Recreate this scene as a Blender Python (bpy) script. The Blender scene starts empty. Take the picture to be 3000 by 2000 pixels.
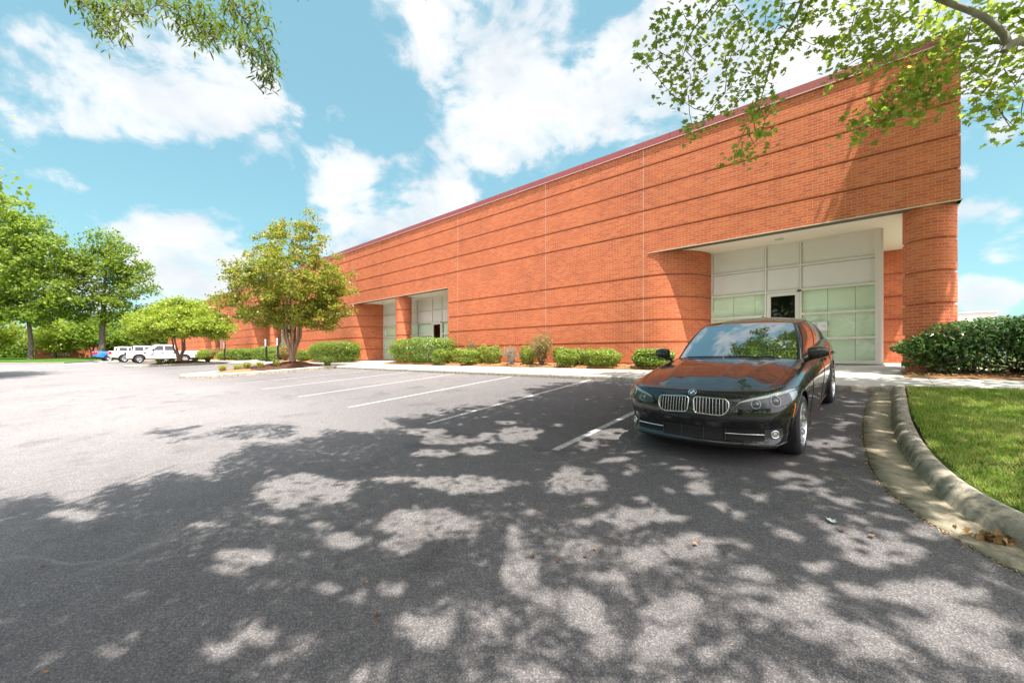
import bpy, bmesh, math, random
import numpy as np
from mathutils import Vector, Matrix

rad = math.radians
rng = np.random.default_rng(11)
random.seed(11)
scene = bpy.context.scene
COL = scene.collection

# ------------------------------------------------------------------ camera
CAM_Z = 1.6
F_PX, U0, V0 = 1198.0, 1500.0, 1043.0
ALPHA = math.atan(1350.0 / F_PX)
CA, SA = math.cos(ALPHA), math.sin(ALPHA)
cam_d = bpy.data.cameras.new('camera')
cam = bpy.data.objects.new('camera', cam_d)
COL.objects.link(cam)
cam_d.sensor_width = 36.0
cam_d.lens = F_PX / 3000.0 * 36.0
cam_d.shift_y = 43.0 / 3000.0
cam_d.clip_start = 0.05
cam_d.clip_end = 6000.0
cam.location = (0, 0, CAM_Z)
cam.rotation_euler = (rad(90), 0, math.atan2(CA, SA))
scene.camera = cam

def in_view(P, mu=60, mv=60):
    """which points lie in front of the lens and inside its field (to keep the crowns overhead clear of the view)"""
    P = np.atleast_2d(P)
    dep = -CA * P[:, 0] + SA * P[:, 1]
    r = SA * P[:, 0] + CA * P[:, 1]
    d = np.maximum(dep, 0.05)
    u = U0 + F_PX * r / d
    v = V0 - F_PX * (P[:, 2] - CAM_Z) / d
    return (dep > 0.05) & (u > -mu) & (u < 3000 + mu) & (v > -mv) & (v < 2000 + mv)

# ------------------------------------------------------------------ object helpers
def link(name, me, mat=None, parent=None):
    o = bpy.data.objects.new(name, me)
    COL.objects.link(o)
    if mat is not None and me is not None:
        if isinstance(mat, (list, tuple)):
            for m in mat:
                me.materials.append(m)
        else:
            me.materials.append(mat)
    if parent is not None:
        o.parent = parent
    return o

def tag(o, label, cat, group=None):
    o['label'] = label
    o['category'] = cat
    if group:
        o['group'] = group
    return o

def root(name, loc, label, cat, group=None, rotz=0.0):
    o = bpy.data.objects.new(name, None)
    COL.objects.link(o)
    o.empty_display_size = 0.3
    o.location = loc
    o.rotation_euler = (0, 0, rotz)
    return tag(o, label, cat, group)

def wpart(name, me, mat, parent):
    """part whose mesh is written in world coordinates"""
    o = link(name, me, mat, parent)
    p = parent
    off = Vector((0, 0, 0))
    while p is not None:
        if p.get('world_children'):
            break
        off += p.location
        p = p.parent
    o.location = -off
    o['world_children'] = 1
    return o

def struct(name, me, mat):
    o = link(name, me, mat)
    o['kind'] = 'structure'
    return o

def stuff(name, me, mat):
    o = link(name, me, mat)
    o['kind'] = 'stuff'
    return o

def copy_tree(o, parent=None):
    c = o.copy()
    COL.objects.link(c)
    if parent is not None:
        c.parent = parent
    for ch in [k for k in bpy.data.objects if k.parent == o]:
        copy_tree(ch, c)
    return c

class MB:
    def __init__(self):
        self.v, self.f, self.uv, self.mi, self.sm = [], [], [], [], []
    def add(self, verts, faces, uvs=None, mi=0, smooth=False):
        b = len(self.v)
        self.v += [tuple(map(float, p)) for p in verts]
        for k, fc in enumerate(faces):
            self.f.append([b + i for i in fc])
            self.uv.append([uvs[i] for i in fc] if uvs is not None else [(0, 0)] * len(fc))
            self.mi.append(mi)
            self.sm.append(smooth)
        return b
    def grid(self, rows, uvs=None, mi=0, smooth=True, flip=False, closed=False):
        n, m = len(rows), len(rows[0])
        verts = [p for r in rows for p in r]
        uvf = [q for r in uvs for q in r] if uvs is not None else None
        faces = []
        for i in range(n - 1):
            for j in range(m - 1 if not closed else m):
                j2 = (j + 1) % m
                q = [i * m + j, (i + 1) * m + j, (i + 1) * m + j2, i * m + j2]
                faces.append(q[::-1] if flip else q)
        return self.add(verts, faces, uvf, mi, smooth)
    def box(self, x0, x1, y0, y1, z0, z1, mi=0, uvs=True):
        v = [(x0, y0, z0), (x1, y0, z0), (x1, y1, z0), (x0, y1, z0),
             (x0, y0, z1), (x1, y0, z1), (x1, y1, z1), (x0, y1, z1)]
        for fc, ax in (([0, 1, 5, 4], 'xz'), ([1, 2, 6, 5], 'yz'), ([2, 3, 7, 6], 'xz'),
                       ([3, 0, 4, 7], 'yz'), ([4, 5, 6, 7], 'xy'), ([3, 2, 1, 0], 'xy')):
            p = [v[i] for i in fc]
            uv = [(q['xyz'.index(ax[0])], q['xyz'.index(ax[1])]) for q in p]
            self.add(p, [[0, 1, 2, 3]], uv, mi)
    def tube(self, pts, radii, seg=8, mi=0, cap=True, smooth=True):
        pts = [Vector(p) for p in pts]
        n = len(pts)
        if not hasattr(radii, '__len__'):
            radii = [radii] * n
        rows = []
        up = Vector((0, 0, 1))
        prev = None
        for i, p in enumerate(pts):
            t = (pts[min(i + 1, n - 1)] - pts[max(i - 1, 0)])
            if t.length < 1e-9:
                t = Vector((0, 0, 1))
            t.normalize()
            if prev is None:
                a = up.cross(t)
                if a.length < 0.05:
                    a = Vector((1, 0, 0)).cross(t)
                a.normalize()
            else:
                a = prev - t * prev.dot(t)
                if a.length < 1e-6:
                    a = Vector((1, 0, 0)).cross(t)
                a.normalize()
            prev = a
            b = t.cross(a)
            rows.append([p + (a * math.cos(2 * math.pi * k / seg) + b * math.sin(2 * math.pi * k / seg)) * radii[i]
                         for k in range(seg)])
        base = self.grid(rows, mi=mi, smooth=smooth, closed=True)
        if cap:
            self.add(rows[0], [list(range(seg))[::-1]], None, mi)
            self.add(rows[-1], [list(range(seg))], None, mi)
    def lathe(self, prof, axis='y', center=(0, 0, 0), seg=32, mi=0, smooth=True):
        """prof: list of (r, t) swept about an axis through center"""
        rows = []
        for k in range(seg + 1):
            a = 2 * math.pi * k / seg
            row = []
            for r, t in prof:
                if axis == 'y':
                    row.append((center[0] + r * math.cos(a), center[1] + t, center[2] + r * math.sin(a)))
                else:
                    row.append((center[0] + r * math.cos(a), center[1] + r * math.sin(a), center[2] + t))
            rows.append(row)
        self.grid(rows, mi=mi, smooth=smooth, flip=(axis != 'y'))
    def mesh(self, name, uv=False):
        me = bpy.data.meshes.new(name)
        me.from_pydata(self.v, [], self.f)
        if uv:
            l = me.uv_layers.new(name='UVMap')
            flat = [c for poly in self.uv for q in poly for c in q]
            l.data.foreach_set('uv', flat)
        me.polygons.foreach_set('material_index', self.mi)
        me.polygons.foreach_set('use_smooth', self.sm)
        me.update()
        return me

def bevel_mesh(me, w, seg=2, angle=35):
    bm = bmesh.new()
    bm.from_mesh(me)
    bmesh.ops.remove_doubles(bm, verts=bm.verts, dist=1e-5)
    bmesh.ops.recalc_face_normals(bm, faces=bm.faces)
    es = [e for e in bm.edges if len(e.link_faces) == 2 and e.calc_face_angle(0) > rad(angle)]
    bmesh.ops.bevel(bm, geom=es, offset=w, segments=seg, profile=0.6, affect='EDGES', clamp_overlap=True)
    for f in bm.faces:
        f.smooth = True
    bm.to_mesh(me)
    bm.free()
    return me

def poly_mesh(name, verts, K, smooth=False):
    """(n*K,3) vertex array -> n separate K-gons, fast"""
    verts = np.asarray(verts, dtype=np.float32).reshape(-1, 3)
    nv = len(verts)
    nf = nv // K
    me = bpy.data.meshes.new(name)
    me.vertices.add(nv)
    me.vertices.foreach_set('co', verts.ravel())
    me.loops.add(nv)
    me.loops.foreach_set('vertex_index', np.arange(nv, dtype=np.int32))
    me.polygons.add(nf)
    me.polygons.foreach_set('loop_start', np.arange(0, nv, K, dtype=np.int32))
    me.polygons.foreach_set('loop_total', np.full(nf, K, dtype=np.int32))
    me.update(calc_edges=True)
    me.validate()
    return me

def unit(a):
    return a / np.maximum(np.linalg.norm(a, axis=-1, keepdims=True), 1e-9)

def rand_dirs(n):
    return unit(rng.normal(size=(n, 3)))

MAPLE = np.array([(0, -.5), (.16, -.30), (.46, -.26), (.30, -.02), (.50, .16), (.20, .16), (.12, .30), (0, .52),
                  (-.12, .30), (-.20, .16), (-.50, .16), (-.30, -.02), (-.46, -.26), (-.16, -.30)])
DIAMOND = np.array([(0, -.5), (.5, -.05), (0, .5), (-.5, -.05)])
LANCE = np.array([(0, -.5), (.38, -.22), (.5, .08), (0, .5), (-.5, .08), (-.38, -.22)])

def leaves(P, N, size, aspect=1.0, shape=DIAMOND, jitter=0.3, fold=0.15, D=None, curl=0.0):
    """leaf polygons at P with normal N; returns (n*K,3)"""
    n = len(P)
    if D is None:
        D = rand_dirs(n)
    D = unit(D - N * np.sum(D * N, axis=1, keepdims=True))
    S = np.cross(N, D)
    sz = size * (1 + jitter * rng.uniform(-1, 1, size=(n, 1)))
    K = len(shape)
    out = np.zeros((n, K, 3), dtype=np.float32)
    for k, (a, b) in enumerate(shape):
        out[:, k] = P + S * (a * aspect * sz) + D * (b * sz) + N * ((abs(a) * fold * aspect - curl * b * b) * sz)
    return out.reshape(-1, 3)

# ------------------------------------------------------------------ terrain heights
GX = [-200, -60, -30, -16.8, -3.06, 4, 20, 60]
GA = [.95, .82, .70, .624, .395, .30, .20, .15]
def G(x, y):
    a = np.interp(x, GX, GA)
    sl = (0.965 - a) / 5.42
    y = np.asarray(y, dtype=float)
    z0 = a + sl * (np.maximum(y, 0) - 4.28)
    return z0 + np.where(y < 0, sl * -3.0 * (1 - np.exp(np.minimum(y, 0) / 3.0)), 0)
def ZS(y):
    return 1.08 + 0.07 * (y - 9.7)

SUN_DIR = Vector((0.313, -0.155, 0.94)).normalized()   # towards the sun
KX, KY = SUN_DIR.x / SUN_DIR.z, SUN_DIR.y / SUN_DIR.z
def shade_xy(P):
    """where the sun throws a point on the lot"""
    zg = 0.45
    h = P[:, 2] - zg
    return P[:, 0] - KX * h, P[:, 1] - KY * h

# ------------------------------------------------------------------ materials
def new_mat(name):
    m = bpy.data.materials.new(name)
    m.use_nodes = True
    nt = m.node_tree
    nt.nodes.clear()
    out = nt.nodes.new('ShaderNodeOutputMaterial')
    return m, nt, out
def nd(nt, t, **kw):
    n = nt.nodes.new(t)
    for k, v in kw.items():
        if k.startswith('i_'):
            n.inputs[k[2:].replace('_', ' ')].default_value = v
        else:
            setattr(n, k, v)
    return n
def lk(nt, a, b):
    nt.links.new(a, b)
def bsdf(nt, out, col=(.5, .5, .5), rough=.5, metal=0.0, spec=.5):
    b = nt.nodes.new('ShaderNodeBsdfPrincipled')
    b.inputs['Base Color'].default_value = (*col, 1)
    b.inputs['Roughness'].default_value = rough
    b.inputs['Metallic'].default_value = metal
    b.inputs['Specular IOR Level'].default_value = spec
    lk(nt, b.outputs[0], out.inputs['Surface'])
    return b
def ramp(nt, fac, stops, interp='LINEAR'):
    r = nt.nodes.new('ShaderNodeValToRGB')
    r.color_ramp.interpolation = interp
    els = r.color_ramp.elements
    while len(els) < len(stops):
        els.new(0.5)
    for e, (p, c) in zip(els, stops):
        e.position = p
        e.color = (*c, 1) if len(c) == 3 else c
    if fac is not None:
        lk(nt, fac, r.inputs[0])
    return r
def mixc(nt, fac, a, b, mode='MIX'):
    m = nt.nodes.new('ShaderNodeMix')
    m.data_type = 'RGBA'
    m.blend_type = mode
    for s, k in ((fac, 0), (a, 6), (b, 7)):
        if hasattr(s, 'is_output'):
            lk(nt, s, m.inputs[k])
        elif isinstance(s, (int, float)):
            m.inputs[k].default_value = s
        else:
            m.inputs[k].default_value = (*s, 1)
    return m.outputs[2]
def mth(nt, op, a, b=None, c=None, clamp=False):
    m = nt.nodes.new('ShaderNodeMath')
    m.operation = op
    m.use_clamp = clamp
    for k, s in enumerate((a, b, c)):
        if s is None:
            continue
        if hasattr(s, 'is_output'):
            lk(nt, s, m.inputs[k])
        else:
            m.inputs[k].default_value = s
    return m.outputs[0]
def noise(nt, vec, scale, detail=3, rough=.55, dist=0.0):
    n = nt.nodes.new('ShaderNodeTexNoise')
    n.inputs['Scale'].default_value = scale
    n.inputs['Detail'].default_value = detail
    n.inputs['Roughness'].default_value = rough
    n.inputs['Distortion'].default_value = dist
    if vec is not None:
        lk(nt, vec, n.inputs['Vector'])
    return n.outputs['Fac']
def objco(nt):
    return nt.nodes.new('ShaderNodeTexCoord').outputs['Object']
def geopos(nt):
    return nt.nodes.new('ShaderNodeNewGeometry').outputs['Position']
def bump(nt, b, height, strength=.3, dist=.01):
    n = nt.nodes.new('ShaderNodeBump')
    n.inputs['Strength'].default_value = strength
    n.inputs['Distance'].default_value = dist
    lk(nt, height, n.inputs['Height'])
    lk(nt, n.outputs[0], b.inputs['Normal'])

def plain(name, col, rough=.5, metal=0.0, spec=.5, var=0.12, scale=6.0, bmp=0.0, coat=0.0):
    """simple surface with a little unevenness of tone and gloss"""
    m, nt, out = new_mat(name)
    b = bsdf(nt, out, col, rough, metal, spec)
    f = noise(nt, objco(nt), scale, 4)
    c = mixc(nt, f, tuple(max(0, x * (1 - var)) for x in col), tuple(min(1, x * (1 + var)) for x in col))
    lk(nt, c, b.inputs['Base Color'])
    if coat:
        b.inputs['Coat Weight'].default_value = coat
        b.inputs['Coat Roughness'].default_value = 0.02
    if bmp:
        bump(nt, b, noise(nt, objco(nt), scale * 12, 4), bmp)
    return m

def leaf_mat(name, stops, trans=(.30, .42, .06), tw=.42, rough=.45):
    m, nt, out = new_mat(name)
    g = nt.nodes.new('ShaderNodeNewGeometry')
    r = ramp(nt, g.outputs['Random Per Island'], stops)
    nz = noise(nt, g.outputs['Position'], .6, 2)
    c = mixc(nt, mth(nt, 'MULTIPLY', nz, .5), r.outputs[0], mixc(nt, 1.0, r.outputs[0], (1.45, 1.25, .75), 'MULTIPLY'))
    b = nt.nodes.new('ShaderNodeBsdfPrincipled')
    lk(nt, c, b.inputs['Base Color'])
    b.inputs['Roughness'].default_value = rough
    b.inputs['Specular IOR Level'].default_value = .45
    t = nt.nodes.new('ShaderNodeBsdfTranslucent')
    lk(nt, mixc(nt, .6, mixc(nt, 1.0, r.outputs[0], (2.6, 2.6, 1.6), 'MULTIPLY'), trans), t.inputs['Color'])
    mx = nt.nodes.new('ShaderNodeMixShader')
    mx.inputs[0].default_value = tw
    lk(nt, b.outputs[0], mx.inputs[1])
    lk(nt, t.outputs[0], mx.inputs[2])
    lk(nt, mx.outputs[0], out.inputs['Surface'])
    return m

def bark_mat(name, c0, c1, scale=9.0):
    m, nt, out = new_mat(name)
    b = bsdf(nt, out, c0, .9)
    mp = nd(nt, 'ShaderNodeMapping')
    lk(nt, objco(nt), mp.inputs[0])
    mp.inputs['Scale'].default_value = (1, 1, .22)
    f = noise(nt, mp.outputs[0], scale, 6, .65)
    r = ramp(nt, f, [(.3, c0), (.7, c1)])
    lk(nt, r.outputs[0], b.inputs['Base Color'])
    bump(nt, b, f, .6, .03)
    return m
# ================================================================== SETTING
def mat_asphalt():
    m, nt, out = new_mat('asphalt')
    b = bsdf(nt, out, (.15, .15, .15), .88, spec=.35)
    p = geopos(nt)
    big = noise(nt, p, .22, 4, .6)
    mid = noise(nt, p, 2.2, 5, .6)
    t = mth(nt, 'ADD', mth(nt, 'MULTIPLY', big, .65), mth(nt, 'MULTIPLY', mid, .35))
    base = ramp(nt, t, [(.30, (.130, .122, .126)), (.55, (.172, .162, .163)), (.75, (.206, .192, .188))])
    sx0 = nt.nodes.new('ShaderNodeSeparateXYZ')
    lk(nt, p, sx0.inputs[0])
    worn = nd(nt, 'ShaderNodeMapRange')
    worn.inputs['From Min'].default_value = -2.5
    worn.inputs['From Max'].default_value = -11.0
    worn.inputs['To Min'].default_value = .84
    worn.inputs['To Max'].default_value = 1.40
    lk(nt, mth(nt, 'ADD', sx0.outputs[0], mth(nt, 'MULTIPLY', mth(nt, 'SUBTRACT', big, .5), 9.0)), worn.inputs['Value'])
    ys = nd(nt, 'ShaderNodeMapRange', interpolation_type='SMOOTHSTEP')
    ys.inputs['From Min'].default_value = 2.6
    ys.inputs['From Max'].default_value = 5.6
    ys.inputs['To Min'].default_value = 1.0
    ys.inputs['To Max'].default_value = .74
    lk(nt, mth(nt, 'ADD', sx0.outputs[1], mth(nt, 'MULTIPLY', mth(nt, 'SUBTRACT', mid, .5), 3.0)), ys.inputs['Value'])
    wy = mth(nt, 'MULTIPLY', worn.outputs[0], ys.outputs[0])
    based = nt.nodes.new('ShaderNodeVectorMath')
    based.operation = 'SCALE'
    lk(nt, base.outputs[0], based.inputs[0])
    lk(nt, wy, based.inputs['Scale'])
    # aggregate grains
    v = nd(nt, 'ShaderNodeTexVoronoi')
    v.inputs['Scale'].default_value = 140
    lk(nt, p, v.inputs['Vector'])
    sp = nt.nodes.new('ShaderNodeSeparateColor')
    lk(nt, v.outputs['Color'], sp.inputs[0])
    gr = ramp(nt, sp.outputs[0], [(0, (.58, .58, .59)), (.55, (.94, .94, .94)), (.85, (1.22, 1.21, 1.20)), (1, (1.75, 1.72, 1.68))])
    c = mixc(nt, 1.0, based.outputs[0], gr.outputs[0], 'MULTIPLY')
    # pale dusty crack lines
    wob = nt.nodes.new('ShaderNodeTexNoise')
    wob.inputs['Scale'].default_value = 1.8
    wob.inputs['Detail'].default_value = 4
    lk(nt, p, wob.inputs['Vector'])
    ad = nd(nt, 'ShaderNodeVectorMath', operation='MULTIPLY_ADD')
    lk(nt, wob.outputs['Color'], ad.inputs[0])
    ad.inputs[1].default_value = (.55, .55, 0)
    lk(nt, p, ad.inputs[2])
    lines = None
    for sc, wd in ((.30, .0045), (.17, .003)):
        vc = nd(nt, 'ShaderNodeTexVoronoi', feature='DISTANCE_TO_EDGE')
        vc.inputs['Scale'].default_value = sc
        lk(nt, ad.outputs[0], vc.inputs['Vector'])
        r = ramp(nt, vc.outputs['Distance'], [(0, (1, 1, 1)), (wd * .45, (.75, .75, .75)), (wd, (0, 0, 0))])
        lines = r.outputs[0] if lines is None else mixc(nt, 1.0, lines, r.outputs[0], 'LIGHTEN')
    amt = mth(nt, 'MULTIPLY', ramp(nt, noise(nt, p, .5, 3), [(.47, (0, 0, 0)), (.64, (1, 1, 1))]).outputs[0], .25)
    c = mixc(nt, mth(nt, 'MULTIPLY', lines, amt), c, (.42, .39, .35))
    # oil spots under the parking stalls
    st = ramp(nt, noise(nt, p, .9, 5, .7), [(.56, (1, 1, 1)), (.70, (.68, .67, .68))])
    c = mixc(nt, 1.0, c, st.outputs[0], 'MULTIPLY')
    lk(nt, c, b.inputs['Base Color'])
    hb = mth(nt, 'ADD', v.outputs['Distance'], mth(nt, 'MULTIPLY', noise(nt, p, 40, 3), 1.0))
    bump(nt, b, hb, .55, .006)
    return m

def mat_concrete(name, c0, c1, stain=(.16, .13, .07), amt=.5, joint=0.0, sc=1.2):
    m, nt, out = new_mat(name)
    b = bsdf(nt, out, c0, .85)
    p = geopos(nt)
    n1 = noise(nt, p, sc, 6, .65)
    c = ramp(nt, n1, [(.3, c0), (.7, c1)]).outputs[0]
    n2 = noise(nt, p, sc * 2.2, 6, .7, .6)
    sm = ramp(nt, n2, [(.46, (0, 0, 0)), (.70, (1, 1, 1))])
    c = mixc(nt, mth(nt, 'MULTIPLY', sm.outputs[0], amt), c, stain)
    fine = noise(nt, p, 90, 3, .6)
    c = mixc(nt, 1.0, c, ramp(nt, fine, [(.25, (.78, .78, .78)), (.75, (1.14, 1.14, 1.14))]).outputs[0], 'MULTIPLY')
    if joint:
        sx = nt.nodes.new('ShaderNodeSeparateXYZ')
        lk(nt, p, sx.inputs[0])
        fr = mth(nt, 'ABSOLUTE', mth(nt, 'SUBTRACT', mth(nt, 'FRACT', mth(nt, 'DIVIDE', sx.outputs[0], joint)), .5))
        ln = mth(nt, 'LESS_THAN', fr, .006 / joint * 1.2)
        c = mixc(nt, mth(nt, 'MULTIPLY', ln, .75), c, (.10, .085, .07))
    lk(nt, c, b.inputs['Base Color'])
    bump(nt, b, mth(nt, 'ADD', fine, mth(nt, 'MULTIPLY', n2, .8)), .35, .008)
    return m

def mat_mulch(name, c0, c1, c2):
    m, nt, out = new_mat(name)
    b = bsdf(nt, out, c0, .95, spec=.1)
    p = geopos(nt)
    f1 = noise(nt, p, 26, 5, .75, 1.5)
    f2 = noise(nt, p, 1.6, 3)
    c = ramp(nt, f1, [(.30, c0), (.5, c1), (.72, c2)]).outputs[0]
    c = mixc(nt, mth(nt, 'MULTIPLY', f2, .45), c, c0)
    lk(nt, c, b.inputs['Base Color'])
    bump(nt, b, f1, 1.0, .05)
    return m

def mat_turf(name, c0, c1, c2, sc=2.0):
    m, nt, out = new_mat(name)
    b = bsdf(nt, out, c0, .95, spec=.1)
    p = geopos(nt)
    f = noise(nt, p, sc, 6, .7)
    c = ramp(nt, f, [(.3, c0), (.5, c1), (.72, c2)]).outputs[0]
    g = noise(nt, p, sc * 40, 3, .7)
    c = mixc(nt, 1.0, c, ramp(nt, g, [(.3, (.6, .6, .6)), (.7, (1.25, 1.25, 1.2))]).outputs[0], 'MULTIPLY')
    lk(nt, c, b.inputs['Base Color'])
    bump(nt, b, g, .8, .04)
    return m

M_ASPHALT = mat_asphalt()
M_WALK = mat_concrete('pale_concrete', (.47, .44, .40), (.56, .53, .48), (.30, .27, .22), .35, 1.52)
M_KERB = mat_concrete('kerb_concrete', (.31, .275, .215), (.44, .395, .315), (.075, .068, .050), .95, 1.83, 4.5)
M_GUTTER = mat_concrete('gutter_concrete', (.26, .225, .155), (.37, .325, .24), (.085, .07, .045), .9, 0, 3.2)
M_STRAW = mat_mulch('pine_straw', (.27, .125, .055), (.44, .235, .115), (.60, .39, .22))
M_BARKMULCH = mat_mulch('bark_mulch', (.05, .026, .018), (.12, .06, .04), (.22, .11, .07))
M_TURF = mat_turf('turf', (.035, .075, .012), (.075, .13, .022), (.17, .17, .06))
M_FARTURF = mat_turf('far_turf', (.03, .085, .010), (.055, .13, .018), (.10, .17, .03), .5)
M_EARTH = mat_turf('earth', (.06, .085, .03), (.09, .12, .04), (.13, .12, .06), .3)
M_PAINT = None

# ---- one large ground sheet reaching the horizon
def build_ground():
    xs = [-2500, -900, -400, -220, -150, -110, -80, -60, -40, -25, -14, -6, 0, 3, 8, 16, 30, 60, 140, 400, 1000, 2500]
    ys = [-2500, -900, -300, -120, -60, -30, -12, -5, 0, 4, 9.7, 11.1, 12.7, 20, 60, 140, 400, 1000, 2500]
    rows = []
    for x in xs:
        r = []
        for y in ys:
            if y <= 9.7:
                z = float(G(np.clip(x, -120, 60), max(y, -60))) - .25
            else:
                z = float(np.interp(y, [9.7, 11.1, 12.7, 60, 2500], [.80, 1.0, 1.12, 1.12, 1.1]))
            r.append((x, y, z))
        rows.append(r)
    mb = MB()
    mb.grid(rows, smooth=True)
    struct('ground', mb.mesh('ground'), M_EARTH)
build_ground()

# ---- asphalt lot
def build_lot():
    xs = np.concatenate([np.linspace(-95, -30, 14)[:-1], np.linspace(-30, 6, 73), np.linspace(6, 60, 28)[1:]])
    ys = np.concatenate([[-60, -40, -26, -18], np.linspace(-12, 9.9, 74)])
    rows = []
    for x in xs:
        rows.append([(x, y, float(G(x, max(y, -60)))) for y in ys])
    mb = MB()
    mb.grid(rows, smooth=True)
    struct('asphalt', mb.mesh('asphalt'), M_ASPHALT)
build_lot()

# ---- painted stall lines
def mat_line():
    m, nt, out = new_mat('stall_paint')
    b = bsdf(nt, out, (.7, .7, .68), .7)
    p = geopos(nt)
    w = noise(nt, p, 14, 5, .8)
    w2 = noise(nt, p, 120, 2, .6)
    k = mth(nt, 'ADD', mth(nt, 'MULTIPLY', w, .6), mth(nt, 'MULTIPLY', w2, .4))
    c = ramp(nt, k, [(.41, (.19, .185, .18)), (.50, (.42, .41, .39)), (.66, (.60, .585, .56))])
    lk(nt, c.outputs[0], b.inputs['Base Color'])
    return m
M_PAINT = mat_line()
def build_lines():
    lines = [(-3.07, 4.28), (-5.74, 4.28), (-8.55, 4.28), (-11.3, 4.3), (-14.1, 4.3), (-16.87, 4.3), (-0.33, 4.3)]
    lines += [(-27.2 - 2.74 * k, 4.3) for k in range(5)]
    lines += [(-46.3 - 2.74 * k, 4.3) for k in range(5)]
    for x, y0 in lines:
        if x > -1:
            continue
        mb = MB()
        rows = []
        for y in np.linspace(y0, 9.62, 14):
            rows.append([(x - .05, y, float(G(x - .05, y)) + .004), (x + .05, y, float(G(x + .05, y)) + .004)])
        mb.grid(rows, flip=True)
        struct('stall_line', mb.mesh('stall_line'), M_PAINT)
build_lines()

# ---- sidewalk in front of the building, with kerb face
def build_sidewalk():
    mb = MB()
    xs = np.concatenate([np.arange(-84, -1, 1.52), [-.5, .10]])
    prof = [(9.70, .86), (9.70, 1.03), (9.71, 1.062), (9.74, 1.081), (9.9, ZS(9.9)), (11.35, ZS(11.35)), (12.6, ZS(12.6)),
            (14.3, ZS(14.05)), (17.4, ZS(14.05))]
    wob = rng.normal(0, .004, (len(xs), 1))
    rows = [[(x, y, z + (wob[i, 0] if j > 0 else 0)) for j, (y, z) in enumerate(prof)] for i, x in enumerate(xs)]
    mb.grid(rows, smooth=False)
    # right continuation, narrower, falling away with the lawn
    xs2 = [.10, .42, .8, 1.5, 3, 6, 12, 30, 60]
    rows = []
    for x in xs2:
        rows.append([(x, 9.87, ZS(9.87) - .25), (x, 9.87, ZS(9.87) - .004), (x, 11.2, ZS(11.2)), (x, 14.3, ZS(14.05)), (x, 17.4, ZS(14.05))] if x < 1.6 else
                    [(x, 9.87, ZS(9.87) - .25), (x, 9.87, ZS(9.87) - .004), (x, 11.2, ZS(11.2)), (x, 11.25, ZS(11.2) - .1), (x, 11.3, ZS(11.2) - .2)])
    mb.grid(rows, smooth=False)
    struct('sidewalk', mb.mesh('sidewalk'), M_WALK)
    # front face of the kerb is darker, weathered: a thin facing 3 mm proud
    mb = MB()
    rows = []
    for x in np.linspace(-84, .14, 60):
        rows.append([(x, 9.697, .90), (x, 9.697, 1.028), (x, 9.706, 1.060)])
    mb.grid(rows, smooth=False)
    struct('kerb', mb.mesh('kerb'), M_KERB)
build_sidewalk()

# ---- curved kerb and gutter by the lawn
def cr(P, n):
    P = np.asarray(P, float)
    Q = np.vstack([2 * P[0] - P[1], P, 2 * P[-1] - P[-2]])
    out = []
    for i in range(len(P) - 1):
        p0, p1, p2, p3 = Q[i], Q[i + 1], Q[i + 2], Q[i + 3]
        for t in np.linspace(0, 1, n, endpoint=False):
            out.append(.5 * ((2 * p1) + (-p0 + p2) * t + (2 * p0 - 5 * p1 + 4 * p2 - p3) * t * t + (-p0 + 3 * p1 - 3 * p2 + p3) * t ** 3))
    out.append(P[-1])
    return np.array(out)
GUT_O = [(-.03, 9.70), (-.10, 8.2), (-.11, 6.97), (-.07, 5.97), (.01, 5.22), (.14, 4.73), (.30, 4.37), (.52, 4.03), (.80, 3.72), (1.3, 3.36), (2.3, 2.95), (4.2, 2.65), (9, 2.5), (30, 2.5)]
GUT_B = [(.20, 9.70), (.18, 8.2), (.165, 7.2), (.20, 6.3), (.27, 5.62), (.37, 5.08), (.48, 4.66), (.64, 4.36), (.86, 4.06), (1.4, 3.70), (2.4, 3.28), (4.3, 2.98), (9, 2.84), (30, 2.84)]
KERB_T = [(.38, 9.70), (.355, 8.2), (.345, 7.2), (.37, 6.38), (.42, 5.77), (.50, 5.26), (.60, 4.88), (.75, 4.56), (.97, 4.26), (1.5, 3.90), (2.45, 3.48), (4.35, 3.18), (9, 3.03), (30, 3.03)]
go, gb, kt = cr(GUT_O, 8), cr(GUT_B, 8), cr(KERB_T, 8)
def build_gutter():
    mb, mk = MB(), MB()
    rg, rk = [], []
    for o, b, k in zip(go, gb, kt):
        zo, zb, zk = float(G(*o)), float(G(*b)), float(G(*k))
        q = lambda t, dz, z: (b[0] + (k[0] - b[0]) * t, b[1] + (k[1] - b[1]) * t, z + dz)
        rg.append([(o[0], o[1], zo - .06), (o[0], o[1], zo + .014), (o[0] * .5 + b[0] * .5, o[1] * .5 + b[1] * .5, (zo + zb) / 2 + .008),
                   (*b, zb + .006)])
        rk.append([(*b, zb + .006), q(.05, .02, zb), q(.14, .075, zb), q(.26, .118, zb), q(.45, .140, zb), q(.7, .146, zk), q(.9, .142, zk), q(1.0, .130, zk), q(1.0, .0, zk)])
    mb.grid(rg, smooth=True)
    mk.grid(rk, smooth=True)
    struct('gutter', mb.mesh('gutter'), M_GUTTER)
    struct('kerb', mk.mesh('kerb'), M_KERB)
build_gutter()

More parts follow.
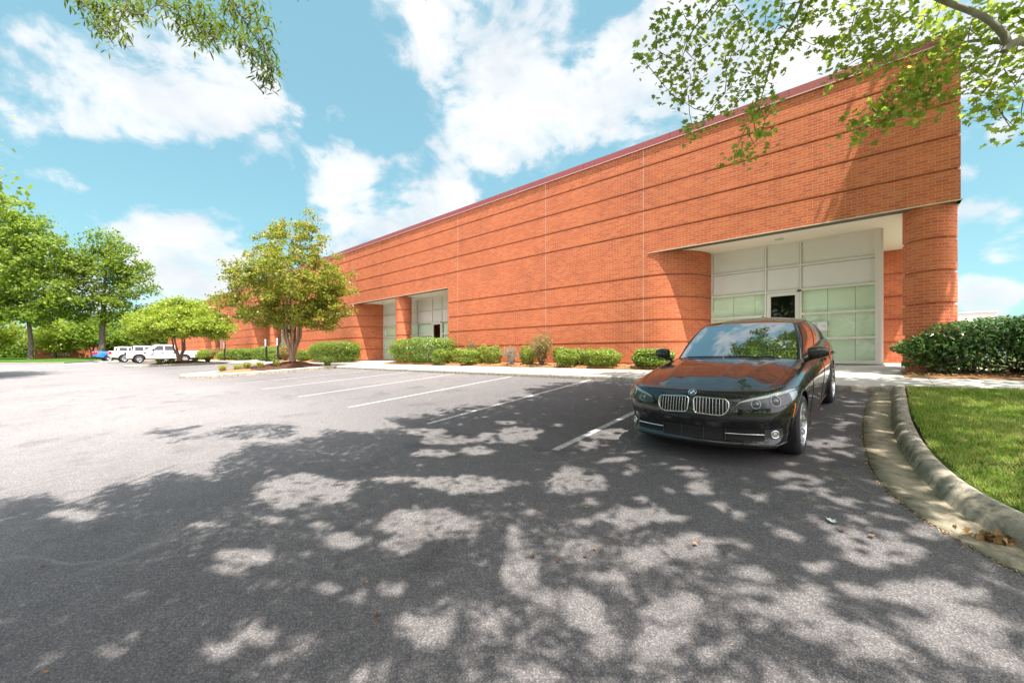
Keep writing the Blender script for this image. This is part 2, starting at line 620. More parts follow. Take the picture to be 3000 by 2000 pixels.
# ---- lawn on the right, with blades
def lawn_z(x, y):
    return float(G(x, y)) + .125 if y < 9.6 else ZS(9.87) - .03
def build_lawn():
    mb = MB()
    rows = []
    for k in kt:
        n = 14
        rows.append([(k[0] + (60 - k[0]) * (j / n) ** 2.2 if True else 0, k[1] + (9.87 - k[1]) * (j / n) ** 1.3, 0) for j in range(n + 1)])
    # simpler: fan of strips from the kerb line to the sidewalk line
    rows = []
    xs = np.concatenate([np.linspace(.40, 4, 20), [5, 7, 10, 16, 30, 60]])
    kx, ky = kt[:, 0], kt[:, 1]
    for x in xs:
        idx = np.where(kx >= x)[0]
        i = max(1, np.argmin(np.abs(kx - x)) if len(idx) == 0 else idx[np.argmin(kx[idx] - x)])
        # lower edge: where the kerb line crosses this x on its lower run
        lower = [(kx[j], ky[j]) for j in range(40, len(kx))]
        yl = np.interp(x, [p[0] for p in lower], [p[1] for p in lower])
        rows.append([(x, y, float(G(x, min(y, 9.7))) + .128 if y < 9.3 else float(np.interp(y, [9.3, 9.87], [G(x, 9.3) + .128, ZS(9.87) - .035]))) for y in np.linspace(yl, 9.868, 18)])
    mb.grid(rows, smooth=True)
    struct('lawn', mb.mesh('lawn'), M_TURF)
    # bare earth edge strip between kerb and grass
    # blades
    n = 190000
    X = .36 + rng.power(.55, n) ** 1.0 * 5.2
    X = .33 + rng.random(n) ** 1.6 * 5.4
    Y = 3.2 + rng.random(n) * 6.65
    low = [(kx[j], ky[j]) for j in range(0, len(kx))]
    # keep those on the lawn side of the kerb
    kyl = np.interp(X, kx[40:], ky[40:])
    kxu = np.interp(Y, ky[::-1], kx[::-1])
    edge = .02 + .05 * rng.random(n)
    keep = (X > kxu + edge) & (Y > kyl + .02) & (Y < 9.86)
    X, Y = X[keep], Y[keep]
    thin = np.sin(X * 5.1 + Y * 2.3) + np.sin(Y * 4.7 - X * 3.1) + rng.normal(0, 1.1, len(X))
    k2 = thin > -1.6
    X, Y = X[k2], Y[k2]
    Z = np.where(Y < 9.3, G(X, Y) + .126, np.interp(Y, [9.3, 9.87], [1.06, ZS(9.87) - .035]))
    P = np.stack([X, Y, Z], 1)
    n = len(P)
    h = (.035 + .04 * rng.random((n, 1))) * (1 + .25 * np.sin(X * 2.3 + 1.7 * Y))[:, None]
    lean = rng.normal(0, .55, (n, 3)); lean[:, 2] = 1
    lean = unit(lean)
    side = unit(np.cross(lean, rand_dirs(n))) * (.0035 + .003 * rng.random((n, 1)))
    V = np.stack([P - side, P + side, P + lean * h], 1).reshape(-1, 3)
    m, nt, out = new_mat('grass_blade')
    b = bsdf(nt, out, (.08, .16, .03), .6, spec=.3)
    g = nt.nodes.new('ShaderNodeNewGeometry')
    f = noise(nt, g.outputs['Position'], 1.5, 4, .65)
    f2 = mth(nt, 'ADD', mth(nt, 'MULTIPLY', g.outputs['Random Per Island'], .5), mth(nt, 'MULTIPLY', f, .6))
    r = ramp(nt, f2, [(.28, (.08, .19, .02)), (.47, (.15, .27, .038)), (.60, (.29, .345, .078)), (.76, (.48, .42, .20))])
    lk(nt, r.outputs[0], b.inputs['Base Color'])
    t = nt.nodes.new('ShaderNodeBsdfTranslucent')
    lk(nt, mixc(nt, 1.0, r.outputs[0], (1.6, 1.8, .9), 'MULTIPLY'), t.inputs['Color'])
    mx = nt.nodes.new('ShaderNodeMixShader')
    mx.inputs[0].default_value = .4
    lk(nt, b.outputs[0], mx.inputs[1]); lk(nt, t.outputs[0], mx.inputs[2])
    lk(nt, mx.outputs[0], out.inputs['Surface'])
    stuff('grass', poly_mesh('grass', V, 3), m)
build_lawn()

# ---- planting beds of pine straw (sheets a little above the paving)
def build_bed(name, x0, x1, y0, y1, nx, ny, amp, base):
    mb = MB()
    rows = []
    for i, x in enumerate(np.linspace(x0, x1, nx)):
        r = []
        for j, y in enumerate(np.linspace(y0, y1, ny)):
            e = min(i, nx - 1 - i, j, 3) / 3.0
            e = min(1, e)
            z = ZS(y) + .006 + base * e + amp * e * (math.sin(x * 3.1 + y * 2) * .5 + math.sin(x * 7.3 - y * 5.1) * .3 + random.uniform(-.5, .5))
            jx = 0 if i in (0, nx - 1) else random.uniform(-.03, .03)
            r.append((x + jx, y + (random.uniform(-.025, .025) if j == 0 else 0), z))
        rows.append(r)
    mb.grid(rows, smooth=True)
    struct(name, mb.mesh(name), M_STRAW)
build_bed('mulch_bed', -19.3, -4.1, 11.3, 12.61, 120, 10, .025, .05)
build_bed('mulch_bed', -38.6, -24.7, 11.3, 12.61, 70, 8, .025, .05)
build_bed('mulch_bed', -64.0, -44.6, 11.1, 12.61, 70, 8, .025, .05)
build_bed('mulch_bed', .43, 14.0, 11.14, 12.62, 90, 10, .02, .03)

# ---- kerbed islands
def build_island(outline, mulch, mound_c, mound_h, matm):
    ol = cr(outline + [outline[0]], 6)[:-1]
    mb = MB()
    n = len(ol)
    c = ol.mean(axis=0)
    rows = []
    for dz, inset in ((-.05, 0), (.10, 0), (.135, .012), (.15, .04)):
        rows.append([(*(p + (c - p) / max(1e-6, np.linalg.norm(c - p)) * inset), float(G(p[0], min(p[1], 9.69))) + dz) for p in ol])
    mb.grid(rows[:3], smooth=True, closed=True, flip=True, mi=1)
    mb.grid(rows[2:], smooth=True, closed=True, flip=True)
    top = [(q[0], q[1], q[2]) for q in rows[-1]]
    cz = float(G(c[0], c[1])) + .155
    inner = [(q[0] * .5 + c[0] * .5, q[1] * .5 + c[1] * .5, q[2] * .5 + cz * .5) for q in top]
    mb.grid([top, inner, [(c[0], c[1], cz)] * n], smooth=True, closed=True, flip=True)
    struct('kerb_island', mb.mesh('kerb_island'), [M_WALK, M_KERB])
    # mulch mound
    ml = cr(mulch + [mulch[0]], 6)[:-1]
    rows = []
    mc = np.array(mound_c)
    for t in np.linspace(0, 1, 9):
        r = []
        for p in ml:
            q = p * (1 - t) + mc * t
            z = float(G(q[0], min(q[1], 9.69))) + .165 + mound_h * (math.sin(t * math.pi / 2) ** 1.3) + (random.uniform(-.012, .012) if t > 0 else -.03)
            r.append((q[0], q[1], z))
        rows.append(r)
    mb = MB()
    mb.grid(rows, smooth=True, closed=True, flip=True)
    struct('mulch_bed', mb.mesh('mulch_bed'), matm)
ISL1 = [(-20.75, 9.69), (-20.72, 8), (-20.7, 6.4), (-20.95, 5.0), (-21.6, 4.1), (-22.6, 3.7), (-23.6, 4.1), (-24.1, 5.2), (-24.2, 7), (-24.2, 9.69)]
build_island(ISL1, [(-21.25, 9.4), (-21.1, 7.5), (-21.15, 6.2), (-21.7, 5.45), (-22.6, 5.2), (-23.3, 5.5), (-23.7, 6.6), (-23.8, 8.2), (-23.6, 9.4)], (-22.3, 8.2), .30, M_BARKMULCH)
ISL2 = [(x - 20.6, y) for x, y in ISL1]
build_island(ISL2, [(-41.85, 9.4), (-41.7, 7.5), (-41.75, 6.2), (-42.3, 5.3), (-43.2, 5.0), (-43.9, 5.5), (-44.3, 6.6), (-44.4, 8.2), (-44.2, 9.4)], (-42.7, 7.0), .22, M_BARKMULCH)
ISL3 = [(x - 46.6, y) for x, y in ISL1]
build_island(ISL3, [(-67.9, 9.4), (-67.8, 7.5), (-67.9, 6.0), (-69.1, 5.2), (-70.2, 6), (-70.5, 8), (-70.3, 9.4)], (-69.1, 7.5), .15, M_STRAW)
# orange straw spread over the open end of the near island
def straw_patch():
    mb = MB()
    ml = cr([(-21.15, 6.6), (-21.3, 5.75), (-22.0, 5.05), (-22.9, 5.0), (-23.4, 5.8), (-23.3, 6.9), (-22.2, 7.2), (-21.15, 6.6)], 6)[:-1]
    c = np.array((-22.3, 6.2))
    rows = []
    for t in np.linspace(0, 1, 6):
        rows.append([(*(p * (1 - t) + c * t), float(G(*(p * (1 - t) + c * t))) + .18 + .12 * t + (random.uniform(-.01, .01) if t else -.02)) for p in ml])
    mb.grid(rows, closed=True, flip=True)
    struct('mulch_bed', mb.mesh('mulch_bed'), M_STRAW)
straw_patch()

# ---- far lawn on the left with its kerb, gently rising
def build_far_lawn():
    mb, mk = MB(), MB()
    rows, rk = [], []
    for y in np.concatenate([np.linspace(-70, -10, 9), np.linspace(-8, 12, 21), np.linspace(15, 70, 8)]):
        e = -70.6 + min(0, y - 1.0) * 1.55 - min(max(0, y - 1.0), 3.0) * 4
        e = max(e, -120)
        r = []
        for t in (0, 2, 6, 12, 20, 30, 50, 90, 140):
            x = e - t
            z = float(np.interp(t, [0, 2, 6, 12, 20, 140], [.13, .16, .24, .36, .50, .55])) + float(G(e, np.clip(y, -20, 9.7)))
            r.append((x, y, z))
        rows.append(r)
        z = float(G(e, np.clip(y, -20, 9.7)))
        rk.append([(e + .18, y, z - .05), (e + .18, y, z + .11), (e + .14, y, z + .14), (e - .02, y, z + .145), (e - .03, y, z + .1)])
    mb.grid(rows, smooth=True, flip=True)
    mk.grid(rk, smooth=False, flip=True)
    struct('lawn', mb.mesh('lawn'), M_FARTURF)
    struct('kerb', mk.mesh('kerb'), M_KERB)
build_far_lawn()
# ================================================================== BRICK BUILDING
FZ, LZ, FY, SY = 1.384, 4.87, 12.59, 14.05
BAND = .70
def mat_brick():
    m, nt, out = new_mat('red_brick')
    b = bsdf(nt, out, (.4, .1, .05), .85, spec=.25)
    uv = nt.nodes.new('ShaderNodeTexCoord').outputs['UV']
    def brick(c1, c2, mo, ms):
        t = nt.nodes.new('ShaderNodeTexBrick')
        t.inputs['Color1'].default_value = c1
        t.inputs['Color2'].default_value = c2
        t.inputs['Mortar'].default_value = mo
        t.inputs['Scale'].default_value = 1.0
        t.inputs['Mortar Size'].default_value = ms
        t.inputs['Mortar Smooth'].default_value = .12
        t.inputs['Brick Width'].default_value = .213
        t.inputs['Row Height'].default_value = .07
        lk(nt, uv, t.inputs['Vector'])
        return t
    t = brick((0, 0, 0, 1), (1, 1, 1, 1), (.5, .5, .5, 1), .0044)
    sep = nt.nodes.new('ShaderNodeSeparateColor')
    lk(nt, t.outputs['Color'], sep.inputs[0])
    col = ramp(nt, sep.outputs[0], [(0, (.45, .115, .058)), (.05, (.51, .125, .052)), (.35, (.55, .135, .050)), (.62, (.59, .152, .056)), (.90, (.63, .178, .068)), (1, (.54, .155, .065))])
    mpv = nd(nt, 'ShaderNodeMapping'); lk(nt, uv, mpv.inputs[0]); mpv.inputs['Scale'].default_value = (1.6, .16, 1)
    streak = noise(nt, mpv.outputs[0], 1.0, 5, .65)
    big = mth(nt, 'ADD', mth(nt, 'MULTIPLY', noise(nt, uv, .35, 5, .65), .55), mth(nt, 'MULTIPLY', streak, .45))
    c = mixc(nt, 1.0, col.outputs[0], ramp(nt, big, [(.36, (.80, .78, .78)), (.52, (1.0, 1.0, 1.0)), (.68, (1.10, 1.10, 1.10))]).outputs[0], 'MULTIPLY')
    fine = noise(nt, uv, 60, 4, .7)
    c = mixc(nt, 1.0, c, ramp(nt, fine, [(.25, (.86, .86, .86)), (.75, (1.10, 1.10, 1.10))]).outputs[0], 'MULTIPLY')
    c = mixc(nt, t.outputs['Fac'], c, (.66, .39, .27))
    lk(nt, c, b.inputs['Base Color'])
    h = mth(nt, 'ADD', mth(nt, 'MULTIPLY', t.outputs['Fac'], -1.0), mth(nt, 'MULTIPLY', fine, .35))
    bump(nt, b, h, .7, .008)
    return m
M_BRICK = mat_brick()
M_COPING = plain('coping_metal', (.32, .085, .085), .5, 0.0, .4, .10, 1.5)
M_SEAL = plain('sealant', (.62, .45, .36), .8, var=.1)
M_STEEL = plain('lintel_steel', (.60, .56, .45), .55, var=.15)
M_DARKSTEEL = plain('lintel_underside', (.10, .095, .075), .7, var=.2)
M_SOFFIT = plain('soffit_board', (.80, .74, .63), .9, var=.03, scale=2)
M_FRAME = plain('aluminium_frame', (.74, .71, .65), .45, .0, var=.05)
M_PANEL = plain('white_infill_panel', (.74, .73, .70), .75, var=.05, scale=1.5)
M_ROOF = plain('roof_membrane', (.45, .45, .44), .9)
M_BLIND = plain('white_blind', (.86, .90, .80), .8, var=.05, scale=2)
M_DARKROOM = plain('dark_interior', (.035, .038, .035), .9)

def mat_glass(name, tint):
    m, nt, out = new_mat(name)
    tr = nt.nodes.new('ShaderNodeBsdfTransparent')
    tr.inputs[0].default_value = (*tint, 1)
    gl = nt.nodes.new('ShaderNodeBsdfGlossy')
    gl.inputs['Roughness'].default_value = .01
    wv = noise(nt, objco(nt), 1.3, 2)
    bp = nd(nt, 'ShaderNodeBump')
    bp.inputs['Strength'].default_value = .05
    bp.inputs['Distance'].default_value = .05
    lk(nt, wv, bp.inputs['Height'])
    lk(nt, bp.outputs[0], gl.inputs['Normal'])
    fr = nt.nodes.new('ShaderNodeFresnel')
    gb_ = nt.nodes.new('ShaderNodeNewGeometry').outputs['Backfacing']
    lk(nt, mth(nt, 'MULTIPLY_ADD', gb_, 1 / 1.5 - 1.5, 1.5), fr.inputs['IOR'])
    mx = nt.nodes.new('ShaderNodeMixShader')
    lk(nt, fr.outputs[0], mx.inputs[0])
    lk(nt, tr.outputs[0], mx.inputs[1])
    lk(nt, gl.outputs[0], mx.inputs[2])
    lk(nt, mx.outputs[0], out.inputs['Surface'])
    return m
M_GLASS = mat_glass('green_glass', (.90, .97, .89))
M_GLASSDK = mat_glass('door_glass', (.55, .62, .55))

def groove_profile(z0, z1):
    """list of (inset, z): a recessed brick course below every band line"""
    pr = [(0.0, z0)]
    k0 = -8
    for k in range(k0, 8):
        zg = LZ + k * BAND
        if zg - .072 > z0 + .01 and zg < z1 - .01 and k != 0:
            pr += [(0.0, zg - .066), (.045, zg - .0659), (.045, zg), (0.0, zg + .0001)]
    pr.append((0.0, z1))
    return pr

def sweep_wall(mb, path, z0, z1, s0=0.0):
    """path: list of (x, y, nx, ny) with outward normal; swept with the groove profile"""
    pr = groove_profile(z0, z1)
    s = s0
    rows, uvs = [], []
    for i, (x, y, nx, ny) in enumerate(path):
        if i:
            s += math.hypot(x - path[i - 1][0], y - path[i - 1][1])
        rows.append([(x - nx * o, y - ny * o, z) for o, z in pr])
        uvs.append([(s, z - LZ) for o, z in pr])
    mb.grid(rows, uvs, smooth=False)
    return s

B = root('brick_building', (-35, FY, FZ), 'long red brick building with recessed storefront entrances and dark red coping', 'building')

# --- upper wall and lower wall piers, one brick skin
def build_walls():
    mb = MB()
    z1 = LZ + 4.84 * BAND
    X1 = 1.34
    path = [(-86.0, 40, -1, 0), (-86.0, FY, -1, -1), (X1, FY, 1, -1), (X1, 60, 1, 0)]
    # long straight runs are cut so faces stay of moderate size
    p2 = [path[0], path[1]] + [(x, FY, 0, -1) for x in np.arange(-84, 1, 4)] + [path[2], path[3]]
    sweep_wall(mb, p2, LZ, z1, s0=.11)
    return mb, z1
mbw, ZTOP = build_walls()
RQ = 1.46
def pier(x_left, x_right_start, mb):
    """wall pier: right jamb of the entrance on its left at x_left, quarter-round turning in at its right end"""
    path = [(x_left, SY + .1, -1, 0), (x_left, FY, -1, -1)]
    xs = [x for x in np.arange(math.ceil(x_left / 4) * 4, x_right_start, 4) if x > x_left + .3]
    path += [(x, FY, 0, -1) for x in xs]
    for k in range(0, 15):
        a = k / 14 * math.pi / 2
        path.append((x_right_start + RQ * math.sin(a), FY + RQ * (1 - math.cos(a)), math.sin(a), -math.cos(a)))
    path.append((x_right_start + RQ, SY + .1, 1, 0))
    sweep_wall(mb, path, .75, LZ, s0=.05)
SHIFT = -19.6
pier(-15.28, -5.38, mbw)
pier(-15.28 + SHIFT, -24.85, mbw)
pier(-15.28 + 2 * SHIFT, -24.85 + SHIFT, mbw)
pier(-86, -24.85 + 2 * SHIFT, mbw)
# back wall of the corner porch and the wall round the corner
sweep_wall(mbw, [(.16, 17.25, 0, -1), (1.34, 17.25, 1, -1), (1.34, 60, 1, 0)], .75, LZ, s0=.07)
wall = wpart('wall', mbw.mesh('wall', uv=True), M_BRICK, B)

# --- underside of the wall over the openings, steel lintel edge
OPEN = [(-5.38, 1.34), (-24.85, -15.28), (-24.85 + SHIFT, -15.28 + SHIFT), (-24.85 + 2 * SHIFT, -15.28 + 2 * SHIFT)]
for a, b_ in OPEN:
    mb = MB()
    e = .035 if b_ > 0 else 0
    mb.box(a, b_ + e, FY - .022, FY + .012, LZ - .016, LZ + .004)
    wpart('lintel', mb.mesh('lintel'), M_STEEL, B)
    mb = MB()
    mb.box(a, b_ + e * .6, FY + .012, FY + .30, LZ - .012, LZ - .004)
    wpart('lintel_underside', mb.mesh('lintel_underside'), M_DARKSTEEL, B)
    mb = MB()
    mb.box(a, b_ - .01, FY + .30, (17.3 if b_ > 0 else SY + .3), LZ - .002, LZ + .05)
    if b_ > 0:
        mb.box(1.30, 1.36, FY + .012, 17.2, LZ - .012, LZ - .004)
    wpart('soffit', mb.mesh('soffit'), M_SOFFIT, B)

# --- coping, roof
def build_coping():
    mb = MB()
    zb, zt = ZTOP - .03, ZTOP + .175
    for (x0, x1, y0, y1) in ((-86.05, 1.38, FY - .035, FY + .35), (1.0, 1.378, FY + .35, 60)):
        mb.box(x0, x1, y0, y1, zb, zt)
    for k, x in enumerate(np.arange(-84, 1, 3.05)):
        mb.box(x, x + .012, FY - .038, FY - .03, zb + .004, zt - .004, mi=1)
    wpart('coping', mb.mesh('coping'), [M_COPING, plain('coping_seam', (.2, .03, .035), .5)], B)
    mb = MB()
    mb.box(-86.04, 1.385, FY - .042, FY - .02, zb - .018, zb - .001)
    mb.box(1.37, 1.392, FY - .02, 60, zb - .018, zb - .001)
    wpart('drip_edge', mb.mesh('drip_edge'), plain('drip_edge', (.72, .52, .50), .4), B)
    mb = MB()
    mb.box(-85.8, 1.2, FY + .3, 60, ZTOP - .5, ZTOP - .35)
    wpart('roof', mb.mesh('roof'), M_ROOF, B)
build_coping()

# --- pale vertical sealant joints
for x, zlo in ((-5.55, .9), (-9.44, .9), (-14.56, .9), (-24.72 + .1, LZ), (-33.9, .9), (-44.2, .9)):
    mb = MB()
    zz = zlo
    pr = [p for p in groove_profile(zlo, ZTOP - .04)]
    rows = [[(x - .009, FY + o - .004, z) for o, z in pr], [(x + .009, FY + o - .004, z) for o, z in pr]]
    mb.grid(rows, smooth=False)
    wpart('sealant_joint', mb.mesh('sealant_joint'), M_SEAL, B)

# --- round brick columns
def column(cx, cy, r=.432):
    mb = MB()
    pr = groove_profile(.75, LZ - .013)
    n = 56
    rows, uvs = [], []
    for k in range(n + 1):
        a = math.pi * 2 * k / n + math.pi / 2
        rows.append([(cx + (r - o) * math.cos(a), cy + (r - o) * math.sin(a), z) for o, z in pr])
        uvs.append([(2 * math.pi * r * k / n * (.213 * 13 / (2 * math.pi * r)), z - LZ) for o, z in pr])
    mb.grid(rows, uvs, smooth=False)
    me = mb.mesh('column', uv=True)
    wpart('column', me, M_BRICK, B)
column(.906, FY + .434)
for k in range(3):
    column(-19.62 + k * SHIFT, FY + .434)

# --- storefronts
def storefront(xs, door, y, z0, z1, rows=5, side=False, solid_right=None, top_solid=2):
    zr = [z0 + (z1 - z0) * k / rows for k in range(rows + 1)]
    fw = .05
    mb = MB()
    y0, y1 = y - .03, y + .07
    def vert(x, w=fw, lo=z0):
        mb.box(x - w / 2, x + w / 2, y0, y1, lo, z1)
    for i, x in enumerate(xs):
        vert(x, fw if not (solid_right and i == len(xs) - 1) else .11)
    for i in range(len(xs) - 1):
        a, b2 = xs[i] + fw / 2, xs[i + 1] - (fw if not (solid_right and i == len(xs) - 2) else .11) / 2
        for k, z in enumerate(zr):
            if door == i and k in (1, 2):
                continue
            if door == i and k == 0:
                continue
            hh = .055 if k else .16
            zz0 = z - hh / 2 if 0 < k < rows else (z if k == 0 else z - .045)
            mb.box(a, b2, y0 + .002, y1 - .002, zz0, zz0 + hh * (1 if k else .55))
    fr = wpart('storefront', mb.mesh('storefront'), M_FRAME, B)
    for i in range(len(xs) - 1):
        a, b2 = xs[i] + fw / 2, xs[i + 1] - fw / 2
        for k in range(rows):
            lo, hi = zr[k] + .027, zr[k + 1] - .027
            if k >= rows - top_solid:
                pm = MB(); pm.box(a + .012, b2 - .012, y + .012, y + .03, lo + .012, hi - .012)
                wpart('infill_panel', pm.mesh('infill_panel'), M_PANEL, fr)
            elif i == door:
                continue
            else:
                pm = MB(); pm.add([(a, y + .02, lo), (b2, y + .02, lo), (b2, y + .02, hi), (a, y + .02, hi)], [[0, 1, 2, 3]])
                wpart('glass_pane', pm.mesh('glass_pane'), M_GLASS, fr)
        if i != door:
            # vertical blinds behind the three glass rows
            bm_ = MB()
            w = .58
            x = a
            while x < b2 - .02:
                xe = min(x + w - .008, b2)
                bm_.box(x, xe, y + .10 + random.uniform(0, .012), y + .115, z0 + .05, zr[rows - top_solid])
                x += w
            wpart('blind', bm_.mesh('blind'), M_BLIND, fr)
    # dark room behind
    gs = MB(); gs.box(xs[0] + .03, xs[-1] - .06, y + .034, y + .045, zr[rows - top_solid] + .03, z1 - .03)
    wpart('gasket', gs.mesh('gasket'), M_DARKSTEEL, fr)
    bk = MB()
    bk.box(xs[0], xs[-1], y + 1.6, y + 1.62, z0, z1)
    bk.box(xs[0], xs[-1], y + .12, y + 1.6, z0 - .02, z0 - .01)
    bk.box(xs[0], xs[-1], y + .12, y + 1.6, z1 - .01, z1)
    wpart('interior', bk.mesh('interior'), M_DARKROOM, fr)
    if door is not None:
        a, b2 = xs[door] + fw / 2 + .008, xs[door + 1] - fw / 2 - .008
        hi = zr[rows - top_solid] - .035
        dm = MB()
        yy0, yy1 = y - .012, y + .045
        st = .095
        dm.box(a, a + st, yy0, yy1, z0 + .012, hi)
        dm.box(b2 - st, b2, yy0, yy1, z0 + .012, hi)
        dm.box(a + st, b2 - st, yy0, yy1, z0 + .012, z0 + .26)
        dm.box(a + st, b2 - st, yy0, yy1, hi - .10, hi)
        d = wpart('door', dm.mesh('door'), M_FRAME, B)
        g = MB(); g.add([(a + st, y + .015, z0 + .26), (b2 - st, y + .015, z0 + .26), (b2 - st, y + .015, hi - .1), (a + st, y + .015, hi - .1)], [[0, 1, 2, 3]])
        wpart('glass_pane', g.mesh('glass_pane'), M_GLASSDK, d)
        h = MB()
        h.tube([(b2 - .05, yy0, z0 + .92), (b2 - .05, yy0 - .06, z0 + .92), (b2 - .05, yy0 - .06, z0 + 1.22), (b2 - .05, yy0, z0 + 1.22)], .013, 8)
        wpart('handle', h.mesh('handle'), M_FRAME, d)
        cl = MB()
        cl.box(b2 - .04, b2 + .05, yy0 - .04, yy0, hi - .02, hi + .035)
        wpart('door_closer', cl.mesh('door_closer'), plain('closer_bronze', (.06, .05, .04), .5), d)
    return fr

ZS0, ZS1 = FZ + .012, LZ - .006
sf1 = storefront([-3.90, -2.42, -1.57, .06], 1, SY, ZS0, ZS1, solid_right=True)
# return of the corner storefront, running back along the porch
def side_return():
    mb = MB()
    zr = [ZS0 + (ZS1 - ZS0) * k / 5 for k in range(6)]
    for y in (SY + .075, SY + 1.1, SY + 2.1, 17.2):
        mb.box(.09, .165, y, y + .05, ZS0, ZS1)
    for z in zr[:-1]:
        mb.box(.095, .16, SY + .12, 17.2, z, z + .055)
    fr = wpart('storefront', mb.mesh('storefront'), M_FRAME, B)
    for k in range(5):
        pm = MB()
        pm.add([(.13, SY + .12, zr[k] + .03), (.13, 17.2, zr[k] + .03), (.13, 17.2, zr[k + 1]), (.13, SY + .12, zr[k + 1])], [[0, 1, 2, 3]])
        wpart('infill_panel' if k > 2 else 'glass_pane', pm.mesh('pane'), M_PANEL if k > 2 else M_GLASS, fr)
side_return()
for k in range(3):
    dx = k * SHIFT
    storefront([-23.39 + dx, -21.6 + dx, -19.80 + dx, -18.40 + dx, -17.55 + dx, -15.30 + dx], 3, SY, ZS0, ZS1)

# --- recessed downlights in the soffits
M_CHROME = plain('bright_chrome', (.85, .85, .84), .12, 1.0, var=.03)
for x, y in ((-2.0, 13.5), (-22.3, 13.4), (-17.0, 13.4), (-22.3 + SHIFT, 13.4), (-17 + SHIFT, 13.4)):
    mb = MB()
    mb.lathe([(.085, -.002), (.115, -.006), (.12, -.001)], 'z', (x, y, LZ - .002), 24)
    mb.lathe([(.085, -.003), (.06, -.0025), (.0, -.002)], 'z', (x, y, LZ - .002), 24)
    wpart('downlight', mb.mesh('downlight'), M_CHROME, B)

# --- suite sign on the glass
def text_mesh(txt, size, name):
    cu = bpy.data.curves.new(name, 'FONT')
    cu.body = txt
    cu.size = size
    cu.extrude = .0015
    cu.align_x = 'LEFT'
    ob = bpy.data.objects.new(name, cu)
    COL.objects.link(ob)
    dg = bpy.context.evaluated_depsgraph_get()
    dg.update()
    me = bpy.data.meshes.new_from_object(ob.evaluated_get(dg))
    bpy.data.objects.remove(ob)
    return me
M_PLATE = plain('sign_plate', (.74, .73, .74), .5, var=.02)
M_DARKTXT = plain('dark_red_lettering', (.12, .03, .035), .6)
sg = root('suite_sign', (-1.19, SY - .045, 2.29), 'pale grey suite number sign reading 412-G on the storefront glass', 'sign')
mb = MB(); mb.box(-.225, .225, -.016, .012, 0, .245)
link('plate', bevel_mesh(mb.mesh('plate'), .004), M_PLATE, sg)
mb = MB(); mb.box(-.223, .223, -.0185, -.0155, .142, .147)
link('rail', mb.mesh('rail'), plain('sign_rail', (.45, .44, .45), .5), sg)
tx = text_mesh('412-G', .075, 'lettering')
o = link('lettering', tx, M_DARKTXT, sg)
o.rotation_euler = (rad(90), 0, 0)
o.location = (-.185, -.019, .168)
# ================================================================== BLACK SEDAN
def car_paint(name, col, flake=.03):
    m, nt, out = new_mat(name)
    b = bsdf(nt, out, col, .28, .0, .12)
    n = noise(nt, objco(nt), 900, 1)
    c = mixc(nt, mth(nt, 'MULTIPLY', n, flake), col, (.25, .25, .27))
    lk(nt, c, b.inputs['Base Color'])
    b.inputs['Coat Weight'].default_value = 1.0
    b.inputs['Coat Roughness'].default_value = .012
    b.inputs['Coat IOR'].default_value = 1.62
    # faint dust
    d = noise(nt, objco(nt), 3.0, 4)
    lk(nt, mth(nt, 'MULTIPLY_ADD', d, .12, .22), b.inputs['Roughness'])
    return m
M_BLACK = car_paint('black_car_paint', (.006, .006, .007))
M_BLKPLASTIC = plain('black_plastic', (.012, .012, .013), .5, var=.2)
M_TRIMBLK = plain('gloss_black_trim', (.008, .008, .009), .12, var=.1)
M_TYRE = plain('tyre_rubber', (.022, .022, .022), .8, var=.2, scale=14, bmp=.2)
M_RIM = plain('silver_rim', (.62, .62, .63), .22, .95, var=.04)
M_DISC = plain('brake_disc', (.25, .25, .26), .35, .9)
M_AMBER = plain('amber_marker', (.85, .20, .01), .2, var=.05)
def car_glass(name, col, r=.02, ior=1.9):
    m, nt, out = new_mat(name)
    b = bsdf(nt, out, col, .15, 0, .5)
    b.inputs['IOR'].default_value = 1.6
    b.inputs['Coat Weight'].default_value = 1
    b.inputs['Coat IOR'].default_value = ior
    b.inputs['Coat Roughness'].default_value = r
    return m
def screen_mat():
    m, nt, out = new_mat('windscreen_glass')
    b = nt.nodes.new('ShaderNodeBsdfPrincipled')
    b.inputs['Base Color'].default_value = (.010, .016, .014, 1)
    b.inputs['Roughness'].default_value = .1
    g = nt.nodes.new('ShaderNodeBsdfGlossy')
    g.inputs['Roughness'].default_value = .006
    g.inputs['Color'].default_value = (.86, .92, .95, 1)
    f = nt.nodes.new('ShaderNodeFresnel'); f.inputs['IOR'].default_value = 2.6
    mx = nt.nodes.new('ShaderNodeMixShader')
    lk(nt, mth(nt, 'ADD', f.outputs[0], .17, clamp=True), mx.inputs[0]); lk(nt, b.outputs[0], mx.inputs[1]); lk(nt, g.outputs[0], mx.inputs[2])
    lk(nt, mx.outputs[0], out.inputs['Surface'])
    return m
M_WINDSCREEN = screen_mat()
M_SIDEGLASS = car_glass('tinted_glass', (.008, .009, .009), .008, 1.9)
